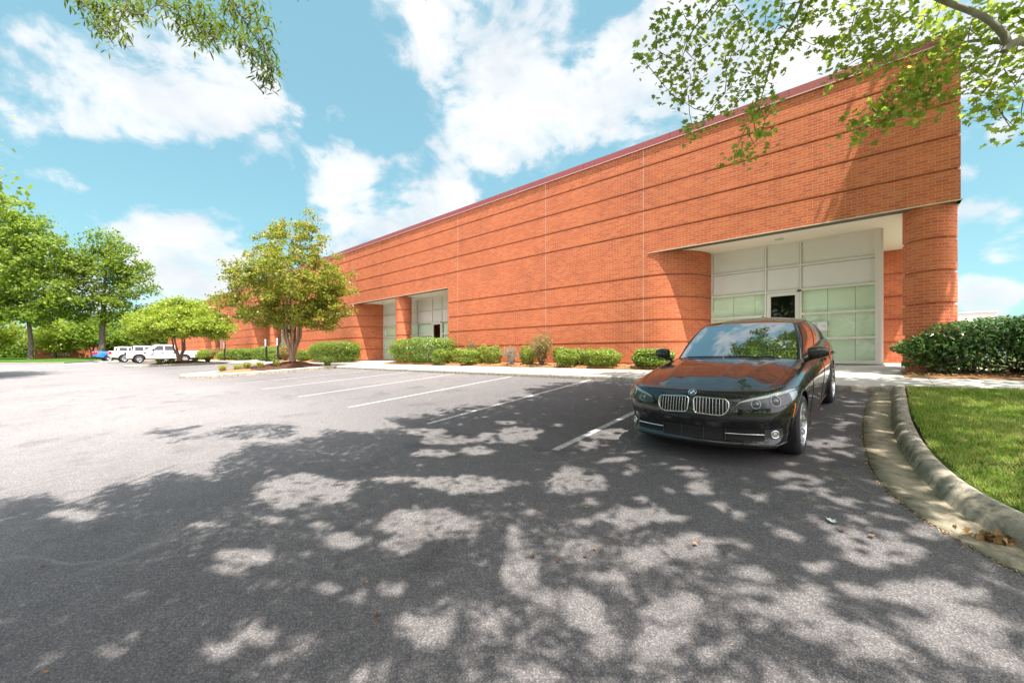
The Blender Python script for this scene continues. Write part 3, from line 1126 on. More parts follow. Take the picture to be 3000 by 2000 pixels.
def lens_mat():
    m, nt, out = new_mat('headlight_lens')
    tr = nt.nodes.new('ShaderNodeBsdfTransparent'); tr.inputs[0].default_value = (.93, .95, .95, 1)
    gl = nt.nodes.new('ShaderNodeBsdfGlossy'); gl.inputs['Roughness'].default_value = .01
    lw = nt.nodes.new('ShaderNodeFresnel'); gb_ = nt.nodes.new('ShaderNodeNewGeometry').outputs['Backfacing']
    lk(nt, mth(nt, 'MULTIPLY_ADD', gb_, 1 / 1.33 - 1.33, 1.33), lw.inputs['IOR'])
    mx = nt.nodes.new('ShaderNodeMixShader')
    lk(nt, lw.outputs[0], mx.inputs[0]); lk(nt, tr.outputs[0], mx.inputs[1]); lk(nt, gl.outputs[0], mx.inputs[2])
    lk(nt, mx.outputs[0], out.inputs['Surface'])
    return m
M_LENS = lens_mat()
M_REFLECTOR = plain('headlight_reflector', (.50, .52, .50), .25, .6, var=.05)
M_LAMPDARK = plain('lamp_bezel', (.10, .10, .098), .22, .5)
M_LAMPGLASS = car_glass('projector_glass', (.04, .05, .055), .02, 1.8)

def smooth(a, b, x):
    t = np.clip((x - a) / (b - a), 0, 1)
    return t * t * (3 - 2 * t)

class CarShell:
    def __init__(self):
        half = [(-4.07, 0), (-4.06, .45), (-3.99, .72), (-3.82, .84), (-3.4, .895), (-2.968, .916), (-2.2, .925), (-1.4, .93), (-.7, .93),
                (0, .925), (.32, .905), (.52, .855), (.645, .765), (.725, .62), (.785, .40), (.815, .18), (.825, 0)]
        c = cr(half, 14)
        d = np.concatenate([[0], np.cumsum(np.linalg.norm(np.diff(c, axis=0), axis=1))])
        n = 320
        s = np.linspace(0, d[-1], n)
        c = np.stack([np.interp(s, d, c[:, 0]), np.interp(s, d, c[:, 1])], 1)
        self.L = d[-1]
        full = np.vstack([c, (c[:-1] * [1, -1])[::-1]])       # tail -> left side -> nose -> right side -> tail
        self.c = full
        t = np.gradient(full, axis=0)
        t = t / np.linalg.norm(t, axis=1, keepdims=True)
        nrm = np.stack([-t[:, 1], t[:, 0]], 1)
        # contour runs tail->left->nose: outward normal is on the left of travel
        self.n = nrm
        self.s = np.concatenate([self.L - s, -(self.L - s[:-1])[::-1]])   # signed arc distance from nose (left +)
        self.M = 46
        self.build()
    def build(self):
        zs_side = [.185, .20, .24, .30, .40, .50, .60, .68, .745, .79, .82, .86, .90, .93, .95, .96]
        os_side = [.16, .10, .055, .038, .030, .016, .004, .000, .004, .014, .022, .036, .056, .082, .118, .165]
        zs_front = [.185, .19, .215, .25, .30, .38, .44, .49, .54, .60, .66, .71, .745, .775, .795, .805]
        os_front = [.16, .07, .015, .000, .030, .036, .020, .006, .008, .016, .030, .046, .064, .090, .125, .165]
        zs_rear = [.25, .26, .28, .32, .40, .50, .58, .64, .70, .78, .86, .92, .97, 1.00, 1.02, 1.03]
        os_rear = [.14, .09, .05, .03, .012, .0, .0, .01, .02, .028, .034, .042, .055, .075, .105, .15]
        v = np.linspace(0, 1, 16)
        vv = np.linspace(0, 1, self.M)
        def curve(zz, oo):
            P = cr(np.stack([zz, oo], 1), 8)
            d = np.linspace(0, 15, len(P))
            return np.interp(vv * 15, d, P[:, 0]), np.interp(vv * 15, d, P[:, 1])
        zs, os_ = curve(zs_side, os_side)
        zf, of = curve(zs_front, os_front)
        zr, orr = curve(zs_rear, os_rear)
        xt = [-4.1, -3.5, -3, -2, -.9, -.3, .15, .45, .62, .83]
        zt = [1.03, 1.05, 1.02, .985, .962, .925, .872, .825, .805, .80]
        N = len(self.c)
        self.P = np.zeros((N, self.M, 3))
        for i in range(N):
            x, y = self.c[i]
            nx = self.n[i][0]
            wf = float(smooth(.12, .93, nx))
            wr = float(smooth(.2, .9, -nx))
            top = np.interp(x, xt, zt)
            zside = np.where(zs < .5, zs, .5 + (zs - .5) * (top - .5) / .46)
            ztop_f = np.where(zf < .5, zf, .5 + (zf - .5) * (top - .5) / .305)
            ws = 1 - wf - wr
            z = zside * ws + ztop_f * wf + zr * wr
            o = os_ * ws + of * wf + orr * wr
            # shoulder sharper along the doors
            self.P[i, :, 0] = x - self.n[i][0] * o
            self.P[i, :, 1] = y - self.n[i][1] * o
            self.P[i, :, 2] = z
    def at(self, s, z, off=0.0):
        """point on the skin at signed arc s from the nose and height z, moved out by off"""
        idx = np.interp(-s, -self.s, np.arange(len(self.s)))
        i = int(min(max(math.floor(idx), 0), len(self.s) - 2)); f = idx - i
        col = self.P[i] * (1 - f) + self.P[i + 1] * f
        j = np.interp(z, col[:, 2], np.arange(self.M))
        j0 = int(min(max(math.floor(j), 0), self.M - 2)); g = j - j0
        p = col[j0] * (1 - g) + col[j0 + 1] * g
        a = self.P[i + 1, j0] - self.P[i, j0]
        b = self.P[i, j0 + 1] - self.P[i, j0]
        n = np.cross(b, a)
        n /= np.linalg.norm(n)
        nn = self.n[i]
        if n[0] * nn[0] + n[1] * nn[1] < 0:
            n = -n
        return Vector(p + n * off), Vector(n)

SH = CarShell()
WHEEL_R = .334
AX_F, AX_R = 0.0, -2.968
ARCH = .372
ARC_Z = .345

def coons(L, Rr, F, Bk, n, m, bulge=None):
    """L,Rr: left/right side curves (b: 0..1), Bk at b=0 and F at b=1 across (a: 0..1)"""
    def samp(c, t):
        c = np.asarray(c, float)
        d = np.concatenate([[0], np.cumsum(np.linalg.norm(np.diff(c, axis=0), axis=1))])
        d /= d[-1]
        return np.stack([np.interp(t, d, c[:, k]) for k in range(3)], -1)
    a = np.linspace(0, 1, n); b = np.linspace(0, 1, m)
    def sm(c):
        c = np.asarray(c, float)
        return c if len(c) > 60 else cr(c, 6)
    l, r, f, k = samp(sm(L), b), samp(sm(Rr), b), samp(sm(F), a), samp(sm(Bk), a)
    out = np.zeros((n, m, 3))
    for i, ai in enumerate(a):
        for j, bj in enumerate(b):
            p = (1 - ai) * l[j] + ai * r[j] + (1 - bj) * k[i] + bj * f[i]
            p -= (1 - ai) * (1 - bj) * l[0] + ai * (1 - bj) * r[0] + (1 - ai) * bj * l[-1] + ai * bj * r[-1]
            if bulge:
                p = p + np.array(bulge(ai, bj))
            out[i, j] = p
    return out

def sub_patch(P, a0, a1, b0, b1, off, n=18, m=18, shape=None):
    """a piece of a patch, lifted along its normal; shape(a,b) -> warped (a,b)"""
    N, M = P.shape[:2]
    def smp(a, b):
        x = min(max(a, 0), 1) * (N - 1); y = min(max(b, 0), 1) * (M - 1)
        i, j = min(int(x), N - 2), min(int(y), M - 2)
        f, g = x - i, y - j
        return (P[i, j] * (1 - f) * (1 - g) + P[i + 1, j] * f * (1 - g) + P[i, j + 1] * (1 - f) * g + P[i + 1, j + 1] * f * g)
    def nrm(a, b):
        e = .02
        u = smp(min(a + e, 1), b) - smp(max(a - e, 0), b)
        v = smp(a, min(b + e, 1)) - smp(a, max(b - e, 0))
        w = np.cross(u, v)
        return w / max(1e-9, np.linalg.norm(w))
    rows = []
    for i in range(n):
        r = []
        for j in range(m):
            a = a0 + (a1 - a0) * i / (n - 1); b = b0 + (b1 - b0) * j / (m - 1)
            if shape:
                a, b = shape(i / (n - 1), j / (m - 1))
            r.append(smp(a, b) + nrm(a, b) * off)
        rows.append(r)
    return rows

def build_sedan():
    gz_f, gz_r = float(G(-1.5, 5.58)), float(G(-1.43, 8.53))
    pitch = math.atan2(gz_r - gz_f, 2.968)
    car = root('parked_car', (-1.51, 5.60, gz_f - .004), 'shiny black four-door sedan parked nose out beside the curved kerb', 'car')
    # forward (+x) points to -Y, left (+y) to +X; nose lower than tail on the slope
    Rz = Matrix.Rotation(rad(-90 - 1.6), 4, 'Z')
    Ry = Matrix.Rotation(pitch, 4, 'Y')
    car.rotation_euler = (Rz @ Ry).to_euler()

    # ---- body shell with wheel openings
    N, M = SH.P.shape[:2]
    P = SH.P.copy()
    inside = np.zeros((N, M), bool)
    for ax in (AX_F, AX_R):
        d = np.hypot(P[:, :, 0] - ax, P[:, :, 2] - ARC_Z)
        inside |= (d < ARCH) & (np.abs(P[:, :, 1]) > .55)
    mb = MB()
    keepf = []
    for i in range(N - 1):
        for j in range(M - 1):
            q = [(i, j), (i, j + 1), (i + 1, j + 1), (i + 1, j)]
            if all(inside[a] for a in q):
                continue
            keepf.append(q)
    for q in keepf:
        for a in q:
            if inside[a]:
                p = P[a]
                ax = AX_F if abs(p[0] - AX_F) < abs(p[0] - AX_R) else AX_R
                dx, dz = SH.P[a][0] - ax, SH.P[a][2] - ARC_Z
                k = ARCH / max(1e-4, math.hypot(dx, dz))
                P[a] = (ax + dx * k, SH.P[a][1], ARC_Z + dz * k)
    idx = {}
    verts, faces = [], []
    for q in keepf:
        f = []
        for a in q:
            if a not in idx:
                idx[a] = len(verts); verts.append(P[a])
            f.append(idx[a])
        faces.append(f)
    mb.add(verts, faces, None, 0, True)
    top = SH.P[:, -1]
    # ---- hood patch
    il = [i for i in range(N) if top[i, 1] > 0 and top[i, 0] > -.93]
    SPL = .47
    side_i = [i for i in il if top[i, 0] < SPL]
    left = [top[i] for i in side_i]
    front_i = [i for i in range(side_i[-1], N) if top[i, 0] >= SPL - .02 and i <= (N - 1) - side_i[-1]]
    front = [top[i] for i in front_i]
    right = [p * [1, -1, 1] for p in left]
    back = [(left[0][0] + (.25) * (1 - (1 - 2 * t) ** 2), left[0][1] * (1 - 2 * t), left[0][2] + .040 * (1 - (1 - 2 * t) ** 2)) for t in np.linspace(0, 1, 101)]
    def hb(a, b):
        y = (1 - 2 * a)
        w = math.sin(math.pi * min(max(b, 0), 1))
        dome = (1 - abs(y) ** 2.4)
        crease = math.exp(-((abs(y) - (.74 - .30 * b)) / .085) ** 2)
        mid = math.exp(-((abs(y) - (.36 - .16 * b)) / .06) ** 2)
        return (0, 0, .030 * w * dome + .0105 * w * crease + .0040 * w * mid)
    HP = coons(left, right, front, back, 91, 61, hb)
    hm = MB(); hm.grid(HP.tolist(), smooth=True, flip=True)
    hood = link('hood', hm.mesh('hood'), M_BLACK, car)
    # ---- boot lid patch
    ir = [i for i in range(N) if top[i, 1] > 0 and top[i, 0] < -3.40 and top[i, 0] > -3.86]
    lft = [top[i] for i in ir][::-1]           # from -3.4 back to tail
    jr = [i for i in range(0, ir[0] + 1)]
    tail_l = [top[i] for i in jr][::-1]
    tail = tail_l + [p * [1, -1, 1] for p in tail_l[::-1][1:]]
    rgt = [p * [1, -1, 1] for p in lft]
    bk = [(lft[0][0] - .20 * (1 - (1 - 2 * t) ** 2), lft[0][1] * (1 - 2 * t), lft[0][2] + .05 * (1 - (1 - 2 * t) ** 2)) for t in np.linspace(0, 1, 17)]
    BP = coons(lft, rgt, tail, bk, 25, 13)
    tm = MB(); tm.grid(BP.tolist(), smooth=True)
    link('boot_lid', tm.mesh('boot_lid'), M_BLACK, car)

    # ---- greenhouse
    def topat(x):
        k = [i for i in range(N) if top[i, 1] > 0]
        xs = top[k, 0]
        o = np.argsort(xs)
        return np.array([np.interp(x, xs[o], top[k][o, c]) for c in range(3)])
    Ab = topat(-.90) + [0, .004, -.004]
    Cb = topat(-3.42) + [0, 0, 0]
    At = np.array([-1.58, .630, 1.385]); Ct = np.array([-2.82, .600, 1.362])
    mir = np.array([1, -1, 1])
    def bow(p, q, up, out, n=17, fwd=0.0):
        return [p + (q - p) * t + np.array([fwd, out, up]) * (4 * t * (1 - t)) for t in np.linspace(0, 1, n)]
    Apil = bow(Ab, At, .014, .012)
    rail = bow(At, Ct, .052, .022)
    Cpil = bow(Ct, Cb, .030, .020)
    belt = [topat(x) for x in np.linspace(-.90, -3.42, 31)]
    ws_b = [(Ab[0] + .22 * (1 - (1 - 2 * t) ** 2), Ab[1] * (1 - 2 * t), Ab[2] + .036 * (1 - (1 - 2 * t) ** 2)) for t in np.linspace(0, 1, 25)]
    ws_t = [(At[0] + .09 * (1 - (1 - 2 * t) ** 2), At[1] * (1 - 2 * t), At[2] + .034 * (1 - abs(1 - 2 * t) ** 2.4)) for t in np.linspace(0, 1, 25)]
    rr_t = [(Ct[0] - .08 * (1 - (1 - 2 * t) ** 2), Ct[1] * (1 - 2 * t), Ct[2] + .046 * (1 - abs(1 - 2 * t) ** 2.2)) for t in np.linspace(0, 1, 25)]
    rr_b = [(Cb[0] - .20 * (1 - (1 - 2 * t) ** 2), Cb[1] * (1 - 2 * t), Cb[2] + .05 * (1 - (1 - 2 * t) ** 2)) for t in np.linspace(0, 1, 25)]
    W = coons(Apil, [p * mir for p in Apil], ws_t, ws_b, 33, 25, lambda a, b: (.004 * math.sin(math.pi * a) * math.sin(math.pi * b), 0, .010 * math.sin(math.pi * a) * math.sin(math.pi * b)))
    RF = coons(rail, [p * mir for p in rail], rr_t, ws_t, 33, 25, lambda a, b: (0, 0, .022 * math.sin(math.pi * a) * math.sin(math.pi * b)))
    BK = coons(Cpil, [p * mir for p in Cpil], rr_b, rr_t, 33, 17, lambda a, b: (-.01, 0, .02 * math.sin(math.pi * a) * math.sin(math.pi * b)))
    roofm = MB(); roofm.grid(RF.tolist(), smooth=True)
    link('roof', roofm.mesh('roof'), M_BLACK, car)
    # pillars and rails: rounded strips round the glass
    for sgn in (1, -1):
        mm = np.array([1, sgn, 1])
        line = [p * mm for p in Apil[:-1]] + [p * mm for p in rail[:-1]] + [p * mm for p in Cpil]
        rr = [.030] * 16 + [.028] * 16 + [.045] * 17
        mb.tube([p - np.array([0, sgn * .012, .02]) for p in line], rr, 10)
    # windscreen, rear screen
    def grid_part(name, rows, mat, parent=car, flip=False):
        g = MB(); g.grid([[tuple(p) for p in r] for r in rows], smooth=True, flip=flip)
        return link(name, g.mesh(name), mat, parent)
    grid_part('windscreen', sub_patch(W, .022, .978, .012, .965, -.006, 36, 28), M_WINDSCREEN, flip=True)
    ts = MB(); ts.grid([[tuple(p) for p in r] for r in W.tolist()], smooth=True, flip=False)
    link('windscreen_surround', ts.mesh('windscreen_surround'), M_TRIMBLK, car).location = (0, 0, -.010)
    grid_part('roof_trim', sub_patch(W, .03, .97, .965, 1.0, -.007, 30, 4), plain('roof_edge_trim', (.5, .5, .52), .12, .8), flip=True)
    grid_part('rear_window', sub_patch(BK, .08, .92, .02, .96, -.002, 20, 16), M_SIDEGLASS, flip=True)
    bks = MB(); bks.grid(BK.tolist(), smooth=True); link('rear_surround', bks.mesh('rear_surround'), M_BLACK, car).location = (0, 0, -.006)
    # side glass: front and rear doors
    for sgn in (1, -1):
        mm = np.array([1, sgn, 1])
        S = coons([p * mm for p in Apil], [p * mm for p in Cpil[::-1]], [p * mm for p in rail], [p * mm for p in belt], 41, 15,
                  lambda a, b: (0, sgn * .018 * math.sin(math.pi * b), 0))
        g = MB(); g.grid(S.tolist(), smooth=True, flip=(sgn < 0))
        link('window_surround', g.mesh('window_surround'), M_BLKPLASTIC, car)
        o_ = .008 * (1 if sgn > 0 else -1)
        fl = sgn > 0
        grid_part('side_window', sub_patch(S, .06, .475, .07, .90, o_, 16, 10), M_SIDEGLASS, flip=not fl)
        grid_part('side_window', sub_patch(S, .505, .80, .07, .90, o_, 16, 10), M_SIDEGLASS, flip=not fl)
        # bright belt trim
        b_ = MB(); b_.tube([p * mm + np.array([0, sgn * .006, .012]) for p in belt[1:27]], .009, 6)
        link('belt_trim', b_.mesh('belt_trim'), M_TRIMBLK, car)
        dh = MB()
        for x0 in (-1.75, -2.72):
            pts = [SH.at(0, .5)[0]] if False else []
            y_ = sgn * .935
            dh.tube([(x0, y_ - sgn * .03, .845), (x0 - .02, y_ + sgn * .015, .85), (x0 - .18, y_ + sgn * .015, .853), (x0 - .20, y_ - sgn * .03, .85)], .013, 6)
        link('door_handle', dh.mesh('door_handle'), M_BLACK, car)
        # door shut lines
        dl = MB()
        for x0 in (-.72, -1.80, -2.62):
            ss = (1 if sgn > 0 else -1) * float(np.interp(-x0, -SH.c[:320, 0][::-1], SH.s[:320][::-1])) if False else None
            k = int(np.argmin(np.abs(SH.c[:320, 0] - x0)))
            s_ = SH.s[k] * sgn
            pts = [SH.at(s_, z, .0012)[0] for z in np.linspace(.27, float(top[k, 2]) - .015, 12)]
            dl.tube(pts, .0035, 4)
        link('shut_line', dl.mesh('shut_line'), M_BLKPLASTIC, car)
        # mirror
        mr = MB()
        rows = []
        for u in np.linspace(0, 1, 9):
            r_ = []
            sc = math.sin(math.pi * (.16 + .72 * u)) ** .42
            yc = sgn * (.875 + .205 * u)
            for k in range(14):
                t = 2 * math.pi * k / 14
                cx, cz = math.cos(t), math.sin(t)
                cx = math.copysign(abs(cx) ** .5, cx); cz = math.copysign(abs(cz) ** .45, cz)
                r_.append((-.78 - .05 * u + .062 * sc * cx, yc, 1.050 + .010 * u + .082 * sc * cz * (1 - .22 * u)))
            rows.append(r_)
        mr.grid(rows, smooth=True, closed=True, flip=(sgn < 0))
        mr.add(rows[0], [list(range(14))], None, 0); mr.add(rows[-1], [list(range(14))[::-1]], None, 0)
        mir_o = link('door_mirror', mr.mesh('door_mirror'), M_BLACK, car)
        st = MB(); st.tube([(-.80, sgn * .83, .955), (-.79, sgn * .90, .985), (-.79, sgn * .95, 1.0)], [.03, .024, .024], 8)
        link('mirror_arm', st.mesh('mirror_arm'), M_BLKPLASTIC, mir_o)
        mg = MB(); mg.box(-.862, -.852, sgn * .975 - .075, sgn * .975 + .075, 1.0, 1.095)
        link('mirror_glass', mg.mesh('mirror_glass'), M_CHROME, mir_o)
        # rocker strip
        rk = MB()
        pts = []
        for x0 in np.linspace(-.45, -2.52, 14):
            k = int(np.argmin(np.abs(SH.c[:320, 0] - x0)))
            pts.append(SH.at(SH.s[k] * sgn, .235, .006)[0])
        rk.tube(pts, .012, 6)
        link('sill_trim', rk.mesh('sill_trim'), M_BLACK, car)
        # arch lips
        for ax in (AX_F, AX_R):
            pts = []
            for a in np.linspace(rad(-18), rad(198), 30):
                x_, z_ = ax + (ARCH) * math.cos(a), ARC_Z + ARCH * math.sin(a)
                k = int(np.argmin(np.abs(SH.c[:320, 0] - x_) + 10 * (SH.c[:320, 1] < .6)))
                p, n_ = SH.at(SH.s[k], max(z_, .2))
                pts.append((x_, sgn * (p.y + .001), z_))
            mb.tube(pts, .009, 6, cap=False)
    body = link('body', mb.mesh('body'), M_BLACK, car)
    # underbody and wheel wells
    ub = MB()
    ub.box(-3.95, .62, -.72, .72, .20, .24)
    ub.box(-3.3, .5, -.55, .55, .24, .80)
    for ax in (AX_F, AX_R):
        for sgn in (1, -1):
            rows = []
            for a in np.linspace(rad(-20), rad(200), 18):
                rows.append([(ax + (ARCH - .004) * math.cos(a), sgn * .52, ARC_Z + (ARCH - .004) * math.sin(a)), (ax + (ARCH - .004) * math.cos(a), sgn * .905, ARC_Z + (ARCH - .004) * math.sin(a))])
            ub.grid(rows, smooth=True)
    link('underbody', ub.mesh('underbody'), M_BLKPLASTIC, car)

    # ---- wheels
    def wheel(x, sgn):
        w = root_child('wheel', car, (x, sgn * .80, WHEEL_R))
        yo = sgn
        tw = .122
        R_ = WHEEL_R
        t = MB()
        prof = [(.238, -tw + .012), (.27, -tw - .002), (.305, -tw + .002), (.322, -tw + .022), (R_ - .002, -tw + .045), (R_, -.03), (R_, .03), (R_ - .002, tw - .045), (.322, tw - .022), (.305, tw - .002), (.27, tw + .002), (.238, tw - .012)]
        t.lathe(prof, 'y', (0, 0, 0), 48)
        for g in (-.06, -.02, .02, .06):
            t.lathe([(R_ + .0008, g - .004), (R_ + .0008, g + .004)], 'y', (0, 0, 0), 48, mi=1)
        to = link('tyre', t.mesh('tyre'), [M_TYRE, M_BLKPLASTIC], w)
        r = MB()
        r.lathe([(.246, yo * .118), (.240, yo * .124), (.228, yo * .118), (.222, yo * .10), (.218, yo * .02), (.20, -yo * .08)], 'y', (0, 0, 0), 48)
        # five pairs of spokes
        for k in range(5):
            for d in (-1, 1):
                a = 2 * math.pi * k / 5 + d * .155 + .3
                b_ = 2 * math.pi * k / 5 + d * .285 + .3
                pin = np.array([.055 * math.cos(a), 0, .055 * math.sin(a)])
                pout = np.array([.226 * math.cos(b_), 0, .226 * math.sin(b_)])
                dr = (pout - pin) / np.linalg.norm(pout - pin)
                pp = np.array([-dr[2], 0, dr[0]])
                rows = []
                for tt, wd, yy in ((0, .017, .088), (.35, .012, .094), (.8, .013, .110), (1, .017, .113)):
                    c_ = pin + (pout - pin) * tt
                    rows.append([c_ - pp * wd + [0, yo * (yy - .03), 0], c_ - pp * wd * .8 + [0, yo * yy, 0], c_ + pp * wd * .8 + [0, yo * yy, 0], c_ + pp * wd + [0, yo * (yy - .03), 0]])
                r.grid([[tuple(q) for q in rw] for rw in rows], smooth=False, flip=(yo < 0))
        r.lathe([(.075, yo * .06), (.072, yo * .088), (.05, yo * .094), (.034, yo * .093)], 'y', (0, 0, 0), 24)
        link('rim', r.mesh('rim'), M_RIM, w)
        h = MB(); h.lathe([(.034, yo * .094), (.030, yo * .099), (0, yo * .0995)], 'y', (0, 0, 0), 20)
        link('hub_cap', h.mesh('hub_cap'), plain('hub_blue', (.10, .16, .26), .3), w)
        d_ = MB(); d_.lathe([(.165, -yo * .0), (.165, yo * .012), (.06, yo * .014)], 'y', (0, 0, 0), 32)
        d_.lathe([(.215, -yo * .03), (.0, -yo * .03)], 'y', (0, 0, 0), 32)
        link('brake_disc', d_.mesh('brake_disc'), M_DISC, w)
        return w
    for x in (AX_F, AX_R):
        for sgn in (1, -1):
            wheel(x, sgn)

    # ---- front details, all conforming to the skin
    def band(name, s0, s1, zb, zt, off, mat, n=24, m=8, parent=car):
        g = MB()
        rows = []
        for s in np.linspace(s0, s1, n):
            a, b_ = zb(s), zt(s)
            rows.append([tuple(SH.at(s, z, off)[0]) for z in np.linspace(a, b_, m)])
        g.grid(rows, smooth=True)
        return link(name, g.mesh(name), mat, parent)
    def outline_tube(name, pts, r, mat, parent=car, closed=True, off=.004):
        P3 = [SH.at(s, z, off)[0] for s, z in pts]
        if closed:
            P3 = P3 + [P3[0], P3[1]]
        g = MB(); g.tube(P3, r, 8, cap=not closed)
        return link(name, g.mesh(name), mat, parent)
    M_GRILLE = plain('grille_void', (.004, .004, .004), .7)
    for sg_ in (1, -1):
        # kidney outline: flat inner side, rounded outer lower corner
        s_in, s_out, zb0, zt0 = .028, .395, .545, .722
        pts = []
        def corner(cx, cz, r, a0, a1, n=6):
            return [(cx + r * math.cos(a), cz + r * math.sin(a)) for a in np.linspace(a0, a1, n)]
        ro, ri = .08, .034
        pts += corner(s_out - .062, zt0 - .010 - .05, .05, 0, math.pi / 2)
        pts += corner(s_in + ri, zt0 - ri, ri, math.pi / 2, math.pi)
        pts += corner(s_in + ri + .008, zb0 + .012 + ri, ri, math.pi, 1.5 * math.pi)
        pts += corner(s_out - .012 - .10, zb0 + .100, .10, 1.5 * math.pi, 1.98 * math.pi, 9)
        pts = [(sg_ * s, z) for s, z in pts]
        kg = MB()
        ctr = SH.at(sg_ * (s_in + s_out) / 2, .63, .004)[0]
        # dark backing as rows between top and bottom outline
        ss = np.linspace(s_in + .006, s_out - .006, 20)
        pa = np.array([(abs(s), z) for s, z in pts] + [(abs(pts[0][0]), pts[0][1])])
        def zlim(s):
            zz = []
            for (x0, z0), (x1, z1) in zip(pa[:-1], pa[1:]):
                if (x0 - s) * (x1 - s) <= 0 and abs(x1 - x0) > 1e-9:
                    zz.append(z0 + (z1 - z0) * (s - x0) / (x1 - x0))
            return (min(zz), max(zz)) if zz else (.6, .66)
        rows = [[tuple(SH.at(sg_ * s, z, .003)[0]) for z in np.linspace(zlim(s)[0] + .002, zlim(s)[1] - .002, 9)] for s in ss]
        kg.grid(rows, smooth=True)
        gr = link('kidney_grille', kg.mesh('kidney_grille'), M_GRILLE, car)
        fr = outline_tube('grille_frame', pts, .0085, plain('satin_chrome', (.60, .60, .58), .18, 1.0, var=.05), gr, off=.012)
        sl = MB()
        for s in np.linspace(s_in + .035, s_out - .035, 10):
            a, b_ = zlim(s)
            pts3 = [SH.at(sg_ * s, z, .014)[0] for z in np.linspace(a + .004, b_ - .004, 7)]
            sl.tube(pts3, .0034, 6)
        link('grille_slats', sl.mesh('grille_slats'), plain('slat_metal', (.55, .54, .52), .25, .8), gr)

        # headlight
        zb = lambda s: float(np.interp(abs(s), [.452, .462, .50, .60, .75, .92, 1.08, 1.22, 1.29], [.630, .618, .614, .616, .628, .648, .670, .702, .728]))
        zt = lambda s: float(np.interp(abs(s), [.452, .462, .50, .60, .75, .92, 1.08, 1.22, 1.29], [.655, .676, .700, .730, .756, .778, .786, .784, .772]))
        s0, s1 = sg_ * .452, sg_ * 1.29
        hl = band('headlight', s0, s1, zb, zt, .003, M_LAMPDARK, 40, 10)
        # bright upper eyelid
        band('upper_bezel', s0, s1, lambda s: zb(s) + (zt(s) - zb(s)) * .80, lambda s: zt(s) - .002, .006, M_REFLECTOR, 36, 4, hl)
        band('turn_signal', sg_ * 1.06, sg_ * 1.24, lambda s: zb(s) + .008, lambda s: zt(s) - .028, .006, M_REFLECTOR, 10, 5, hl)
        for sc, rr in ((.635, .043), (.835, .052)):
            zc = (zb(sc) + zt(sc)) / 2 - .008
            cpt, nrm_ = SH.at(sg_ * sc, zc, .008)
            rg = MB()
            ring = []
            for t in np.linspace(0, 2 * math.pi, 25)[:-1]:
                ring.append(SH.at(sg_ * (sc + rr * math.cos(t)), zc + rr * math.sin(t), .010)[0])
            rg.tube(ring + ring[:2], .0045, 6, cap=False)
            link('light_ring', rg.mesh('light_ring'), M_REFLECTOR, hl)
            pj = MB()
            rows = []
            for q, o_ in ((1, .007), (.85, .010), (.5, .020), (.02, .024)):
                rows.append([tuple(SH.at(sg_ * (sc + rr * .86 * q * math.cos(t)), zc + rr * .86 * q * math.sin(t), o_)[0]) for t in np.linspace(0, 2 * math.pi, 21)])
            pj.grid(rows, smooth=True, flip=(sg_ > 0))
            link('projector', pj.mesh('projector'), M_LAMPGLASS, hl)
        band('lens', s0, s1, lambda s: zb(s) - .002, lambda s: zt(s) + .001, .026, M_LENS, 40, 12, hl)
        # lens rim closing the gap to the skin
        rim_pts = [(s, zb(s) - .002) for s in np.linspace(s0, s1, 24)] + [(s, zt(s) + .001) for s in np.linspace(s1, s0, 24)]
        rows = [[tuple(SH.at(s, z, .026)[0]) for s, z in rim_pts + rim_pts[:1]], [tuple(SH.at(s, z, -.002)[0]) for s, z in rim_pts + rim_pts[:1]]]
        lr = MB(); lr.grid(rows, smooth=True)
        link('lens_edge', lr.mesh('lens_edge'), M_LAMPDARK, hl)

        # bumper crease under the lamp
        outline_tube('bumper_crease', [(sg_ * s, z) for s, z in ((.43, .55), (.455, .585), (.52, .590), (.75, .598), (.95, .615), (1.08, .634))], .0042, M_BLKPLASTIC, car, closed=False, off=.0)
        # fog lamp
        fzb = lambda s: float(np.interp(abs(s), [.70, .86, .93], [.285, .30, .325]))
        fzt = lambda s: float(np.interp(abs(s), [.70, .86, .93], [.405, .41, .405]))
        fg = band('fog_light', sg_ * .71, sg_ * .92, fzb, fzt, .004, plain('fog_housing', (.07, .072, .072), .25, .3), 12, 8)
        rg = MB()
        ring = [SH.at(sg_ * (.815 + .040 * math.cos(t)), .352 + .040 * math.sin(t), .012)[0] for t in np.linspace(0, 2 * math.pi, 21)[:-1]]
        rg.tube(ring + ring[:2], .008, 6, cap=False)
        link('fog_ring', rg.mesh('fog_ring'), M_CHROME, fg)
        rows = [[tuple(SH.at(sg_ * (.815 + .034 * q * math.cos(t)), .352 + .034 * q * math.sin(t), o_)[0]) for t in np.linspace(0, 2 * math.pi, 17)] for q, o_ in ((1, .008), (.5, .016), (.02, .018))]
        fl_ = MB(); fl_.grid(rows, smooth=True, flip=(sg_ > 0))
        link('fog_lens', fl_.mesh('fog_lens'), car_glass('fog_glass', (.35, .37, .36), .02, 1.6), fg)
        # side intake with chrome bar
        si = band('side_intake', sg_ * .345, sg_ * .705, lambda s: .285, lambda s: float(np.interp(abs(s), [.34, .70], [.412, .405])), .003, M_GRILLE, 14, 6)
        cb = MB(); cb.tube([SH.at(sg_ * s, .352, .014)[0] for s in np.linspace(.34, .705, 14)], .0085, 8)
        link('chrome_bar', cb.mesh('chrome_bar'), M_CHROME, si)
        # amber side marker
        mk = MB()
        rows = []
        for z in np.linspace(.50, .645, 8):
            sA = np.interp(z, [.50, .645], [1.075, 1.105])
            rows.append([tuple(SH.at(sg_ * sA, z, .005)[0]), tuple(SH.at(sg_ * (sA + .026), z, .007)[0])])
        mk.grid(rows, smooth=True)
